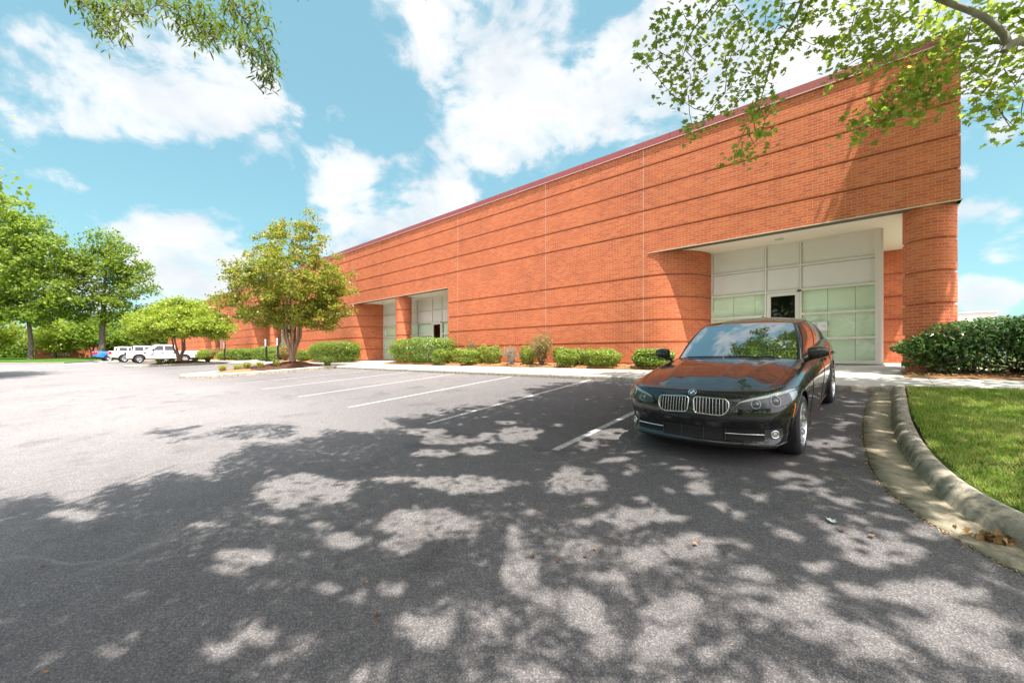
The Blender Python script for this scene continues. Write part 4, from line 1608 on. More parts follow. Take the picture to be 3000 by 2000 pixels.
        link('side_marker', mk.mesh('side_marker'), M_AMBER, car)
        # headlamp washer cap
        wc = [(sg_ * s, z) for s, z in ((.60, .585), (.60, .603), (.62, .611), (.68, .613), (.70, .604), (.70, .588))]
        outline_tube('washer_cap', wc, .002, M_BLKPLASTIC, car, closed=True, off=.001)
    # centre intake with mesh
    ci = band('lower_intake', -.335, .335, lambda s: .272, lambda s: .410, .003, M_GRILLE, 20, 6)
    ms = MB()
    for k in range(-16, 17):
        for dirn in (1, -1):
            pts = []
            for t in np.linspace(0, 1, 5):
                s = k * .026 + dirn * (t - .5) * .11
                if abs(s) < .33:
                    pts.append(SH.at(s, .277 + .128 * t, .006)[0])
            if len(pts) > 1:
                ms.tube(pts, .0024, 4, cap=False)
    for s in (-.34, -.12, .12, .34):
        ms.tube([SH.at(s, z, .008)[0] for z in (.275, .34, .408)], .005, 5)
    link('intake_mesh', ms.mesh('intake_mesh'), plain('mesh_plastic', (.03, .03, .03), .45), ci)
    # bright lip along the chin
    lp = MB()
    lp.tube([SH.at(s, .246, .003)[0] for s in np.linspace(-1.02, 1.02, 60)], .0085, 8)
    link('chin_lip', lp.mesh('chin_lip'), M_BLACK, car)
    # hood front shut line and plate panel edges
    hs = MB()
    hs.tube([SH.at(s, float(np.interp(abs(s), [0, .4, .62], [.787, .780, .772])), .001)[0] for s in np.linspace(-.60, .60, 40)], .0048, 5)
    link('hood_line', hs.mesh('hood_line'), M_BLKPLASTIC, car)
    for sg_ in (1, -1):
        k = [i for i in side_i]
        fl_ = MB(); fl_.tube([Vector(top[i] * [1, sg_, 1]) + Vector((0, 0, .0005)) for i in k[::3]], .0035, 5)
        link('hood_line', fl_.mesh('hood_line'), M_BLKPLASTIC, car)
    # round badge on the nose: dark ring, blue and white quarters
    def badge():
        s0, z0 = 0.0, .7665
        em = root_child('badge', car, (0, 0, 0))
        p0, n0 = SH.at(s0, z0, .0)
        n0 = Vector((n0.x, 0, n0.z)).normalized()
        ax = Vector((0, 1, 0)); up = n0.cross(ax) * -1
        if up.z < 0:
            up = -up
        def disc(r0, r1, o_, a0, a1, n):
            rows = [[p0 + n0 * o_ + (ax * math.cos(t) + up * math.sin(t)) * r for r in (r0, r1)] for t in np.linspace(a0, a1, n)]
            g = MB(); g.grid(rows, smooth=False); return g
        g = disc(.0, .041, .006, 0, 2 * math.pi, 33); link('badge_ring', g.mesh('badge_ring'), M_TRIMBLK, em)
        ring = MB(); ring.tube([p0 + n0 * .006 + (ax * math.cos(t) + up * math.sin(t)) * .041 for t in np.linspace(0, 2 * math.pi, 33)], .003, 6, cap=False)
        link('badge_edge', ring.mesh('badge_edge'), M_CHROME, em)
        mw = plain('badge_white', (.8, .82, .84), .25); mbu = plain('badge_blue', (.05, .22, .55), .25)
        for k in range(4):
            g = disc(.0, .026, .0085, k * math.pi / 2, (k + 1) * math.pi / 2, 9)
            link('badge_quarter', g.mesh('badge_quarter'), mbu if k in (1, 3) else mw, em)
    badge()
    # wipers, dashboard line
    wp = MB()
    for y0, y1 in ((.52, -.06), (-.08, -.60)):
        wp.tube([(-.69 - y * y * .38 + .02, y, 1.012 - .06 * y * y + .004) for y in np.linspace(y0, y1, 8)], .008, 5)
    link('wipers', wp.mesh('wipers'), M_BLKPLASTIC, car)
    # tail lamps
    for sg_ in (1, -1):
        band('tail_light', sg_ * (SH.L - .42), sg_ * (SH.L - .98), lambda s: .80, lambda s: .94, .004, plain('tail_red', (.35, .01, .012), .15), 14, 5)
    # roof aerial
    ae = MB(); ae.tube([(-2.62, 0, 1.44), (-2.70, 0, 1.475), (-2.78, 0, 1.47)], [.03, .022, .01], 8)
    link('aerial_fin', ae.mesh('aerial_fin'), M_BLACK, car)
    return car

def root_child(name, parent, loc):
    o = bpy.data.objects.new(name, None)
    COL.objects.link(o)
    o.parent = parent
    o.location = loc
    return o
SEDAN = build_sedan()
# ================================================================== PICKUP TRUCKS
M_WHITEPAINT = plain('white_car_paint', (.78, .78, .77), .3, var=.03, coat=.8)
M_BLUEPAINT = plain('blue_car_paint', (.02, .19, .52), .3, var=.05, coat=.8)
M_TAILRED = plain('tail_lamp_red', (.55, .02, .02), .2)
M_HLCLEAR = plain('headlamp_clear', (.45, .46, .47), .15, .5)
M_HLAMBER = plain('headlamp_amber', (.75, .28, .05), .25)
M_LOGOBLUE = plain('decal_blue', (.03, .12, .42), .4)
M_LOGOGREY = plain('decal_grey', (.42, .46, .52), .4)
M_TRUCKGLASS = car_glass('truck_glass', (.02, .028, .032), .02, 1.35)
def pickup(paint, loc, rotz, label, group, logo=False, flare=False, cab_paint=None):
    t = root('pickup_truck', loc, label, 'pickup truck', group, rotz)
    AXF, AXR, WR = 0.0, -3.69, .405
    def arc(cx, r, a0, a1, n=12):
        return [(cx + r * math.cos(a), .40 + r * math.sin(a)) for a in np.linspace(a0, a1, n)]
    poly = [(.93, .46), (.96, .60), (.955, .98), (.90, 1.13), (.55, 1.185), (-.62, 1.235), (-1.0, 1.25), (-2.95, 1.27), (-2.96, 1.30), (-4.93, 1.30), (-4.95, 1.25), (-4.93, .66), (-4.80, .60)]
    poly += arc(AXR, .49, math.pi + .15 + math.pi, math.pi + .0, 2)[:0]
    poly += [(AXR - .49, .52)] + [(AXR + .49 * math.cos(a), .42 + .49 * math.sin(a)) for a in np.linspace(math.pi - .1, .1, 14)] + [(AXR + .49, .45)]
    poly += [(AXF - .49, .45)] + [(AXF + .49 * math.cos(a), .42 + .49 * math.sin(a)) for a in np.linspace(math.pi - .1, .1, 14)] + [(AXF + .49, .46)]
    mb = MB()
    secs = []
    for y, ins in ((-.99, .0), (.99, .0)):
        secs.append([(x, y * (1 - .045 * max(0, (z - .85) / .45)), z) for x, z in poly])
    n = len(poly)
    mb.add(secs[0] + secs[1], [[i, (i + 1) % n, n + (i + 1) % n, n + i] for i in range(n)] + [list(range(n))[::-1], [n + i for i in range(n)]], None, 0)
    me = bevel_mesh(mb.mesh('body'), .022, 2, 40)
    link('body', me, paint, t)
    # cab
    zb, zt = 1.23, 1.93
    low = [(-.50, .935), (-2.97, .935), (-2.97, -.935), (-.50, -.935)]
    mid = [(-1.28, .745), (-2.86, .745), (-2.86, -.745), (-1.28, -.745)]
    c = MB()
    v = [(x, y, zb) for x, y in low] + [(x, y, zt) for x, y in mid]
    c.add(v, [[0, 1, 5, 4], [1, 2, 6, 5], [2, 3, 7, 6], [3, 0, 4, 7], [4, 5, 6, 7], [3, 2, 1, 0]])
    link('cab', bevel_mesh(c.mesh('cab'), .07, 3, 20), cab_paint or paint, t)
    def on_side(x, q, sgn, off=.012):
        y = .935 + (.745 - .935) * q
        return (x, sgn * (y + off), zb + (zt - zb) * q)
    for sgn in (1, -1):
        for quad in ([(-1.02, .14), (-1.90, .14), (-1.90, .84), (-1.45, .84)], [(-2.02, .14), (-2.78, .14), (-2.76, .84), (-2.02, .84)]):
            g = MB(); g.add([on_side(x, q, sgn) for x, q in quad], [[0, 1, 2, 3] if sgn < 0 else [3, 2, 1, 0]])
            link('side_window', g.mesh('side_window'), M_TRUCKGLASS, t)
        hd = MB()
        for x0 in (-1.80, -2.72):
            hd.box(x0 - .11, x0 + .11, sgn * .985 - .02, sgn * .985 + .02, 1.08, 1.115)
        link('door_handle', hd.mesh('door_handle'), M_BLKPLASTIC, t)
        mr = MB(); mr.box(-1.12, -.98, min(sgn * 1.02, sgn * 1.24), max(sgn * 1.02, sgn * 1.24), 1.26, 1.48)
        mr.box(-1.08, -1.03, min(sgn * .92, sgn * 1.06), max(sgn * .92, sgn * 1.06), 1.28, 1.34)
        link('door_mirror', bevel_mesh(mr.mesh('door_mirror'), .02), M_BLKPLASTIC, t)
        hl = MB(); hl.box(.66, .965, min(sgn * .70, sgn * .972), max(sgn * .70, sgn * .972), .88, 1.07)
        link('headlight', bevel_mesh(hl.mesh('headlight'), .02), M_HLCLEAR, t)
        am = MB(); am.box(.55, .68, sgn * .975 - .01, sgn * .975 + .01, .95, 1.06)
        link('side_marker', am.mesh('side_marker'), M_HLAMBER, t)
        tl = MB(); tl.box(-4.965, -4.72, min(sgn * .80, sgn * .988), max(sgn * .80, sgn * .988), .92, 1.24)
        link('tail_light', bevel_mesh(tl.mesh('tail_light'), .015), M_TAILRED, t)
        sk = MB(); sk.box(-3.15, -.55, sgn * .90 - .07, sgn * .90 + .07, .40, .47)
        link('running_board', sk.mesh('running_board'), M_BLKPLASTIC, t)
        for ax in (AXF, AXR):
            fl = MB()
            fl.tube([(ax + .485 * math.cos(a), sgn * .985, .42 + .485 * math.sin(a)) for a in np.linspace(-.05, math.pi + .05, 16)], .032 if flare else .012, 6)
            link('arch_flare', fl.mesh('arch_flare'), M_BLKPLASTIC, t)
        # door gaps
        dg_ = MB()
        for x0 in (-.62, -1.96, -2.93):
            dg_.tube([(x0, sgn * .992, .56), (x0, sgn * .992, .86), (x0, sgn * .975, 1.2)], .006, 4)
        link('shut_line', dg_.mesh('shut_line'), M_LOGOGREY if False else M_BLKPLASTIC, t)
    ws = MB()
    def on_front(y, q):
        return (-.50 + (-1.28 + .50) * q + .012, y * (.935 + (.745 - .935) * q), zb + (zt - zb) * q + .012)
    ws.add([on_front(-.9, .08), on_front(.9, .08), on_front(.88, .9), on_front(-.88, .9)], [[0, 1, 2, 3]])
    link('windscreen', ws.mesh('windscreen'), M_TRUCKGLASS, t)
    rw = MB(); rw.add([(-2.975, -.7, zb + .14), (-2.975, .7, zb + .14), (-2.90, .62, zt - .12), (-2.90, -.62, zt - .12)], [[3, 2, 1, 0]])
    link('rear_window', rw.mesh('rear_window'), M_TRUCKGLASS, t)
    bp = MB(); bp.box(.80, 1.03, -.97, .97, .45, .70)
    link('front_bumper', bevel_mesh(bp.mesh('front_bumper'), .03), plain('bumper_grey', (.20, .20, .21), .4, .3), t)
    gl = MB(); gl.box(.90, .975, -.68, .68, .72, 1.06)
    link('front_grille', gl.mesh('front_grille'), M_BLKPLASTIC, t)
    rb = MB(); rb.box(-5.06, -4.82, -.95, .95, .50, .68)
    link('rear_bumper', bevel_mesh(rb.mesh('rear_bumper'), .03), M_BLKPLASTIC, t)
    bed = MB(); bed.box(-4.85, -3.05, -.80, .80, 1.292, 1.304)
    link('bed_cover', bed.mesh('bed_cover'), M_BLKPLASTIC, t)
    ub = MB(); ub.box(-4.6, .7, -.55, .55, .34, .9)
    for ax in (AXF, AXR):
        for sgn in (1, -1):
            ub.box(ax - .45, ax + .45, min(sgn * .5, sgn * .62), max(sgn * .5, sgn * .62), .3, .95)
    link('underbody', ub.mesh('underbody'), M_BLKPLASTIC, t)
    for ax in (AXF, AXR):
        for sgn in (1, -1):
            w = root_child('wheel', t, (ax, sgn * .86, WR))
            ty = MB(); ty.lathe([(.235, -.13), (.36, -.135), (WR, -.09), (WR, .09), (.36, .135), (.235, .13)], 'y', (0, 0, 0), 28)
            link('tyre', ty.mesh('tyre'), M_TYRE, w)
            rm = MB(); rm.lathe([(.24, sgn * .132), (.222, sgn * .125), (.205, sgn * .05), (.10, sgn * .07), (.0, sgn * .09)], 'y', (0, 0, 0), 28)
            for k in range(6):
                a = k * math.pi / 3
                rm.tube([(.06 * math.cos(a), sgn * .10, .06 * math.sin(a)), (.222 * math.cos(a), sgn * .118, .222 * math.sin(a))], [.05, .034], 6)
            link('rim', rm.mesh('rim'), M_RIM, w)
    if logo:
        lg = MB()
        n = 20
        ptsO = [(-1.02 + .105 * math.cos(a), .98, .86 + .115 * math.sin(a)) for a in np.linspace(-math.pi * .55, math.pi * .55, n)]
        ptsI = [(-1.10 + .105 * math.cos(a), .98, .86 + .085 * math.sin(a)) for a in np.linspace(-math.pi * .5, math.pi * .5, n)]
        lg.grid([[(x, 1.0, z) for x, _, z in ptsO], [(x - .0, 1.0, z) for x, _, z in ptsI]], smooth=False)
        link('door_logo', lg.mesh('door_logo'), M_LOGOBLUE, t)
        lt = MB()
        for z0 in (.80, .87):
            x = -1.22
            while x > -1.78:
                w_ = random.uniform(.035, .07)
                lt.box(x - w_, x, .996, 1.0015, z0, z0 + .042)
                x -= w_ + .018
        link('door_lettering', lt.mesh('door_lettering'), M_LOGOGREY, t)
        for sgn in (1, -1):
            v_ = MB(); v_.box(-.50, -.34, sgn * .985 - .012, sgn * .985 + .012, 1.0, 1.12)
            link('fender_vent', v_.mesh('fender_vent'), M_BLKPLASTIC, t)
    return t
GRP_T = 'pickup trucks parked at the far end of the lot'
NOSE_OUT, NOSE_IN = rad(-90), rad(90)
def gz(x, y): return float(G(x, y))
pickup(M_WHITEPAINT, (-57.0, 5.95, gz(-57, 7.2)), NOSE_OUT, 'white crew-cab pickup with a blue logo on its door, nose out behind the low tree', GRP_T, logo=True, flare=True)
pickup(M_WHITEPAINT, (-65.35, 9.25, gz(-65, 7)), NOSE_IN, 'white pickup parked tail out just beyond the logo pickup, red tail light showing', GRP_T, flare=True)
pickup(M_WHITEPAINT, (-80.5, 9.0, gz(-80, 7)), NOSE_IN, 'white pickup farthest back, only its roof showing over another truck bed', GRP_T)
pickup(M_BLUEPAINT, (-73.2, 8.55, gz(-73, 7)), NOSE_IN, 'pickup with a blue tail and pale cab, parked beside the white pickup tail', GRP_T, cab_paint=M_WHITEPAINT)
pickup(M_BLUEPAINT, (-76.6, 8.5, gz(-76, 7)), NOSE_IN, 'blue pickup tail partly hidden behind the other blue tail', GRP_T, cab_paint=M_WHITEPAINT)

# ================================================================== SIGN POSTS
M_POST = plain('black_post', (.012, .012, .013), .5)
M_SIGNW = plain('white_sign_face', (.72, .73, .74), .5, var=.03)
M_SIGNB = plain('blue_sign_panel', (.08, .17, .42), .5)
def sign_post(x, y, z0, h, label):
    r = root('sign_post', (x, y, z0), label, 'sign post', 'parking sign posts along the walk')
    mb = MB(); mb.box(-.055, .055, -.055, .055, 0, h)
    link('post', bevel_mesh(mb.mesh('post'), .008), M_POST, r)
    c = MB(); c.box(-.065, .065, -.065, .065, h, h + .02); link('post_cap', c.mesh('post_cap'), M_POST, r)
    p = MB(); p.box(-.16, .16, -.072, -.058, h - .62, h - .06)
    pl = link('sign_plate', bevel_mesh(p.mesh('sign_plate'), .004), M_SIGNW, r)
    q = MB(); q.box(-.11, .11, -.0745, -.0715, h - .36, h - .14); link('sign_panel', q.mesh('sign_panel'), M_SIGNB if False else plain('grey_sign_panel', (.45, .49, .55), .5), pl)
    # back bracket seen beside the post
    k = MB(); k.box(-.02, .02, .055, .075, h - .5, h - .2); link('bracket', k.mesh('bracket'), M_POST, r)
sign_post(-46.05, 10.9, ZS(10.9), 1.76, 'black sign post beside the low tree, leftmost of the three')
sign_post(-34.76, 10.9, ZS(10.9), 1.78, 'black sign post standing in front of small round shrubs, middle of the three')
sign_post(-32.35, 10.9, ZS(10.9), 1.80, 'black sign post closest to the trunk of the large multi-stemmed tree')

# ================================================================== OTHER BUILDINGS
def white_building():
    r = root('white_building', (5.6, 62, 1.0), 'white flat-roofed building with a bracketed cornice seen past the brick column', 'building')
    m = plain('white_stucco', (.80, .80, .80), .8, var=.03, scale=.3)
    mb = MB(); mb.box(-9.0, 3.05, 0, 14, 0, 4.1)
    link('wall', mb.mesh('wall'), m, r)
    c = MB(); c.box(-9.3, 3.35, -.35, 14.3, 4.1, 4.95); c.box(-9.15, 3.2, -.18, 14.2, 3.75, 4.1)
    c.box(-9.36, 3.41, -.41, 14.36, 4.95, 5.05)
    link('cornice', c.mesh('cornice'), m, r)
    b = MB()
    b.add([(3.0, -.02, 3.75), (3.0, -.33, 4.1), (3.0, -.02, 4.1), (3.2, -.02, 3.75), (3.2, -.33, 4.1), (3.2, -.02, 4.1)], [[0, 1, 2], [3, 5, 4], [0, 3, 4, 1]])
    link('bracket', b.mesh('bracket'), m, r)
    w = MB()
    for x in (-7, -4, -1):
        w.box(x, x + 1.6, -.03, .02, .9, 2.5)
        f = None
    for x in (-7, -4, -1):
        g = MB(); g.box(x, x + 1.6, -.03, .02, .9, 2.5); link('window', g.mesh('window'), M_TRUCKGLASS, r)
white_building()
def far_brick():
    r = root('low_brick_building', (-128, 14, 1.3), 'low red brick building glimpsed far behind the trees and parked trucks', 'building')
    mb = MB()
    for (x0, x1, y0, y1, h) in ((0, 14, -16, 46, 2.6),):
        path = [(x1, y0, 1, -1), (x1, y1, 1, 1), (x0, y1, -1, 1), (x0, y0, -1, -1), (x1, y0, 1, -1)]
        rows, uvs, s = [], [], 0
        for i, (x, y, nx, ny) in enumerate(path):
            if i: s += math.hypot(x - path[i - 1][0], y - path[i - 1][1])
            rows.append([(x, y, -1), (x, y, h)]); uvs.append([(s, -1), (s, h)])
        mb.grid(rows, uvs, smooth=False)
    link('wall', mb.mesh('wall', uv=True), M_BRICK, r)
    c = MB(); c.box(-.2, 14.2, -16.2, 46.2, 2.6, 2.9); link('roof', c.mesh('roof'), M_COPING, r)
    for y in np.arange(-14, 44, 7):
        g = MB(); g.box(13.98, 14.05, y, y + 2.4, .4, 1.9); link('window', g.mesh('window'), M_TRUCKGLASS, r)
far_brick()
def lamp():
    r = root('street_lamp', (-99, 20.5, 1.1), 'pale twin-headed lamp post standing far behind the parked trucks', 'street lamp')
    m = plain('pale_pole', (.55, .56, .57), .5)
    p = MB(); p.tube([(0, 0, 0), (0, 0, 4.6)], [.10, .07], 8); link('pole', p.mesh('pole'), m, r)
    for s in (-1, 1):
        h = MB(); h.box(-.14, .14, min(s * .15, s * 1.0), max(s * .15, s * 1.0), 4.58, 4.72); link('lamp_head', bevel_mesh(h.mesh('lamp_head'), .03), m, r)
lamp()
# ================================================================== PLANTS
M_BARK_DK = bark_mat('dark_bark', (.045, .036, .030), (.16, .135, .115))
M_BARK_PALE = bark_mat('pale_smooth_bark', (.17, .10, .06), (.36, .245, .165), 4.0)
M_BARK_GREY = bark_mat('grey_bark', (.20, .18, .155), (.42, .385, .34), 7.0)
M_TWIG = bark_mat('brown_twigs', (.10, .065, .045), (.24, .17, .12))
M_TWIGDK = bark_mat('dark_twigs', (.035, .028, .024), (.09, .075, .06))
M_L_OLIVE = leaf_mat('olive_leaves', [(0, (.05, .10, .012)), (.35, (.11, .18, .02)), (.62, (.19, .235, .03)), (.84, (.30, .25, .045)), (1, (.38, .19, .07))], (.52, .54, .08))
M_L_LIME = leaf_mat('lime_leaves', [(0, (.09, .16, .015)), (.4, (.18, .28, .025)), (.75, (.29, .36, .04)), (.93, (.36, .36, .07)), (1, (.60, .52, .38))], (.55, .66, .08))
M_L_OAK = leaf_mat('oak_leaves', [(0, (.04, .085, .010)), (.4, (.085, .15, .016)), (.75, (.15, .22, .025)), (1, (.24, .28, .035))], (.40, .50, .06))
M_L_DARK = leaf_mat('deep_green_leaves', [(0, (.025, .055, .010)), (.5, (.06, .11, .018)), (1, (.12, .18, .03))], (.25, .38, .05), .35)
M_L_YEL = leaf_mat('yellow_green_leaves', [(0, (.05, .10, .012)), (.4, (.105, .175, .018)), (.75, (.165, .25, .03)), (1, (.26, .31, .045))], (.42, .55, .08))
M_L_MAPLE = leaf_mat('maple_leaves', [(0, (.035, .065, .014)), (.3, (.085, .14, .022)), (.8, (.17, .235, .04)), (.96, (.25, .30, .05)), (1, (.42, .38, .05))], (.50, .64, .10), .58)
M_L_WILLOW = leaf_mat('willow_oak_leaves', [(0, (.03, .05, .012)), (.5, (.06, .095, .018)), (1, (.11, .15, .028))], (.32, .44, .05), .30)
M_L_HEDGE = leaf_mat('hedge_leaves', [(0, (.04, .08, .014)), (.45, (.095, .165, .026)), (.8, (.18, .265, .042)), (1, (.28, .35, .07))], (.44, .60, .09), .33, .38)
M_L_HOLLY = leaf_mat('shrub_leaves', [(0, (.06, .105, .016)), (.45, (.13, .205, .026)), (.8, (.23, .31, .045)), (1, (.34, .37, .08))], (.50, .62, .10), .36, .42)
M_L_GLOSS = leaf_mat('glossy_leaves', [(0, (.016, .045, .015)), (.45, (.042, .105, .030)), (.82, (.085, .165, .045)), (.97, (.14, .21, .05)), (1, (.38, .25, .05))], (.20, .40, .06), .25, .22)
M_L_PINK = leaf_mat('pinkish_leaves', [(0, (.08, .11, .03)), (.4, (.17, .19, .06)), (.7, (.30, .22, .11)), (1, (.42, .25, .18))], (.5, .4, .18))
M_L_GRASSY = leaf_mat('ornamental_grass', [(0, (.12, .17, .03)), (.5, (.28, .31, .08)), (1, (.50, .47, .20))], (.6, .6, .2), .35)
M_L_MONDO = leaf_mat('tuft_grass', [(0, (.05, .10, .02)), (.5, (.12, .18, .035)), (1, (.22, .27, .06))], (.4, .5, .1), .35)

RIGHT = np.array([SA, CA, 0.0])
def limb_path(p0, p1, up=.25, wob=.06, n=7):
    p0, p1 = np.array(p0, float), np.array(p1, float)
    L = np.linalg.norm(p1 - p0)
    c = p0 * .55 + p1 * .45 + np.array([0, 0, up * L])
    out = []
    for t in np.linspace(0, 1, n):
        q = (1 - t) ** 2 * p0 + 2 * t * (1 - t) * c + t * t * p1
        if 0 < t < 1:
            q = q + rng.normal(0, wob * L * .35, 3) * math.sin(math.pi * t)
        out.append(q)
    return out

def sample_blobs(blobs, n, shell=.55):
    vol = np.array([b[3] * b[4] * b[5] for b in blobs]) ** .8
    k = rng.choice(len(blobs), n, p=vol / vol.sum())
    d = rand_dirs(n)
    r = (shell + (1 - shell) * rng.random(n)) ** 1.0
    r = np.where(rng.random(n) < .25, rng.random(n) ** .5, r)
    bb = np.array(blobs)[k]
    return bb[:, :3] + d * bb[:, 3:6] * r[:, None]

def crown_leaves(C, per, rad_, size, aspect, shape=DIAMOND, flat=.6, up=.7, size_j=.35):
    n = len(C) * per
    base = np.repeat(C, per, axis=0)
    off = rng.normal(0, 1, (n, 3)) * rad_ * np.array([1, 1, flat])
    P = base + off
    N = unit(rand_dirs(n) + np.array([0, 0, up]))
    return leaves(P, N, size, aspect, shape, size_j)

def make_tree(name, base, label, cat, blobs, trunk_h, trunk_r, n_clump, clump_r, per, size, aspect, mleaf, mbark, group=None, stems=1, n_limb=14, shell=.55, flat=.6, up=.7, lean=0.3):
    """blobs are relative to the base"""
    base = np.array(base, float)
    r = root(name, tuple(base), label, cat, group)
    C = sample_blobs(blobs, n_clump, shell)
    tk = MB()
    cc = np.array(blobs)[:, :3].mean(axis=0)
    nodes = []
    if stems == 1:
        top = np.array([cc[0] * .6, cc[1] * .6, max(b[2] for b in blobs)])
        path = [np.array([0, 0, -.15]), np.array([0, 0, .12]), np.array([rng.normal(0, .05), rng.normal(0, .05), trunk_h * .5]), np.array([cc[0] * .15, cc[1] * .15, trunk_h])]
        path += [top * t + path[3] * (1 - t) + rng.normal(0, .15, 3) * t for t in (.3, .6, .9)]
        rr = [trunk_r * 1.5, trunk_r * 1.12, trunk_r, trunk_r * .9, trunk_r * .6, trunk_r * .36, trunk_r * .1]
        tk.tube(path, rr, 12)
        for k in range(2, 6):
            nodes.append((path[k], rr[k]))
            nodes.append((path[k] * .5 + path[k + 1] * .5, (rr[k] + rr[k + 1]) / 2))
    else:
        for s in range(stems):
            a = 2 * math.pi * s / stems + rng.random() * .5
            d = np.array([math.cos(a), math.sin(a), 0])
            p0 = d * trunk_r * .55
            tgt = cc + d * np.array([blobs[0][3], blobs[0][4], 0]) * rng.uniform(.15, .55) + [0, 0, rng.uniform(.2, 1.2)]
            path = [p0 + [0, 0, -.1], p0 + [0, 0, .25], p0 * 1.1 + [0, 0, trunk_h * .8] + d * .05, p0 + d * lean * trunk_h * .7 + [0, 0, trunk_h * 1.35]]
            q = path[-1]
            path += [q * .65 + tgt * .35 + [0, 0, .15], q * .3 + tgt * .7 + [0, 0, .15], tgt]
            r0 = trunk_r * rng.uniform(.45, .62)
            rr = [r0 * 1.25, r0 * 1.05, r0 * .9, r0 * .75, r0 * .5, r0 * .3, r0 * .12]
            tk.tube(path, rr, 9)
            for k in range(3, 7):
                nodes.append((path[k], rr[k]))
                if k < 6:
                    nodes.append((path[k] * .5 + path[k + 1] * .5, (rr[k] + rr[k + 1]) / 2))
    trunk = link('trunk', tk.mesh('trunk'), mbark, r)
    lb = MB()
    sel = rng.choice(len(C), min(len(C), n_limb * 6), replace=False)
    for q, ci in enumerate(sel):
        t = C[ci]
        best = min(nodes, key=lambda nn: np.linalg.norm((nn[0] - t) * [1, 1, 1.3]) + (4 if nn[0][2] > t[2] + .3 else 0))
        big = q < n_limb
        r0 = min(best[1] * .6, trunk_r * (.34 if big else .16))
        p = limb_path(best[0], t, .16, .10, 7)
        lb.tube(p, list(np.linspace(r0, max(.008, r0 * .14), 7)), 6, cap=False)
        if big:
            nodes.append((p[4], r0 * .5)); nodes.append((p[3], r0 * .6))
    link('limbs', lb.mesh('limbs'), mbark, r)
    V = crown_leaves(C, per, clump_r, size, aspect, DIAMOND, flat, up)
    link('crown', poly_mesh('crown', V, 4), mleaf, r)
    return r

def rb(dx, z, rx, rz, depth=0.0, ry=None):
    """blob placed dx to the right as seen from the lot, depth away from it"""
    f = np.array([-CA, SA, 0])
    p = RIGHT * dx + f * depth
    return (p[0], p[1], z, rx, ry or rx, rz)

# --- the big multi-stemmed tree on the near island
make_tree('crape_myrtle', (-22.3, 8.2, 1.20), 'large multi-stemmed tree with olive and bronze leaves on the mulched island', 'tree',
          [rb(0, 4.1, 2.0, 1.9), rb(-2.9, 2.9, 1.25, .85), rb(-3.5, 3.2, .7, .4), rb(.9, 2.5, 1.6, .7), rb(-.9, 2.6, 1.6, .7), rb(-2.0, 4.6, 1.3, 1.1), rb(-2.6, 4.2, .9, .6), rb(2.2, 3.2, .9, .7), rb(-.4, 2.0, 1.4, .5), rb(1.5, 2.0, .8, .4), rb(1.9, 4.5, 1.25, 1.2), rb(1.7, 2.9, 1.1, .9), rb(.1, 6.2, 1.35, 1.1),
           rb(.75, 7.35, .55, .75), rb(-.75, 6.9, .5, .6), rb(-1.5, 5.9, .7, .7), rb(1.25, 6.0, .8, .8), rb(2.55, 3.9, .75, .6), rb(-1.0, 2.4, 1.0, .6), rb(.9, 2.2, .9, .5), rb(0, 3.6, 1.6, 1.4, 1.4), rb(0, 4.2, 1.7, 1.6, -1.3)],
          1.0, .145, 540, .16, 64, .13, .62, M_L_OLIVE, M_BARK_PALE, stems=9, n_limb=46, shell=.60, lean=.40)
# --- the lower umbrella-shaped tree on the next island
make_tree('crape_myrtle', (-42.7, 7.0, 1.05), 'low umbrella-shaped lime green tree with pale blossom in front of the white pickup', 'tree',
          [rb(0, 3.7, 2.9, 1.3), rb(-2.6, 3.2, 1.7, .9), rb(-3.4, 2.7, .8, .5), rb(3.1, 2.9, 1.0, .75), rb(2.2, 3.1, 1.8, 1.0), rb(.3, 4.6, 1.7, .9), rb(3.3, 2.5, 1.0, .55), rb(-2.9, 2.6, 1.1, .6), rb(-.8, 2.7, 1.7, .6, -1.2), rb(1.0, 2.6, 1.6, .6, -1.0), rb(0, 2.9, 2.2, .7, -1.6)],
          0.8, .16, 560, .22, 90, .16, .6, M_L_LIME, M_BARK_PALE, stems=6, n_limb=26, shell=.5, lean=.5)

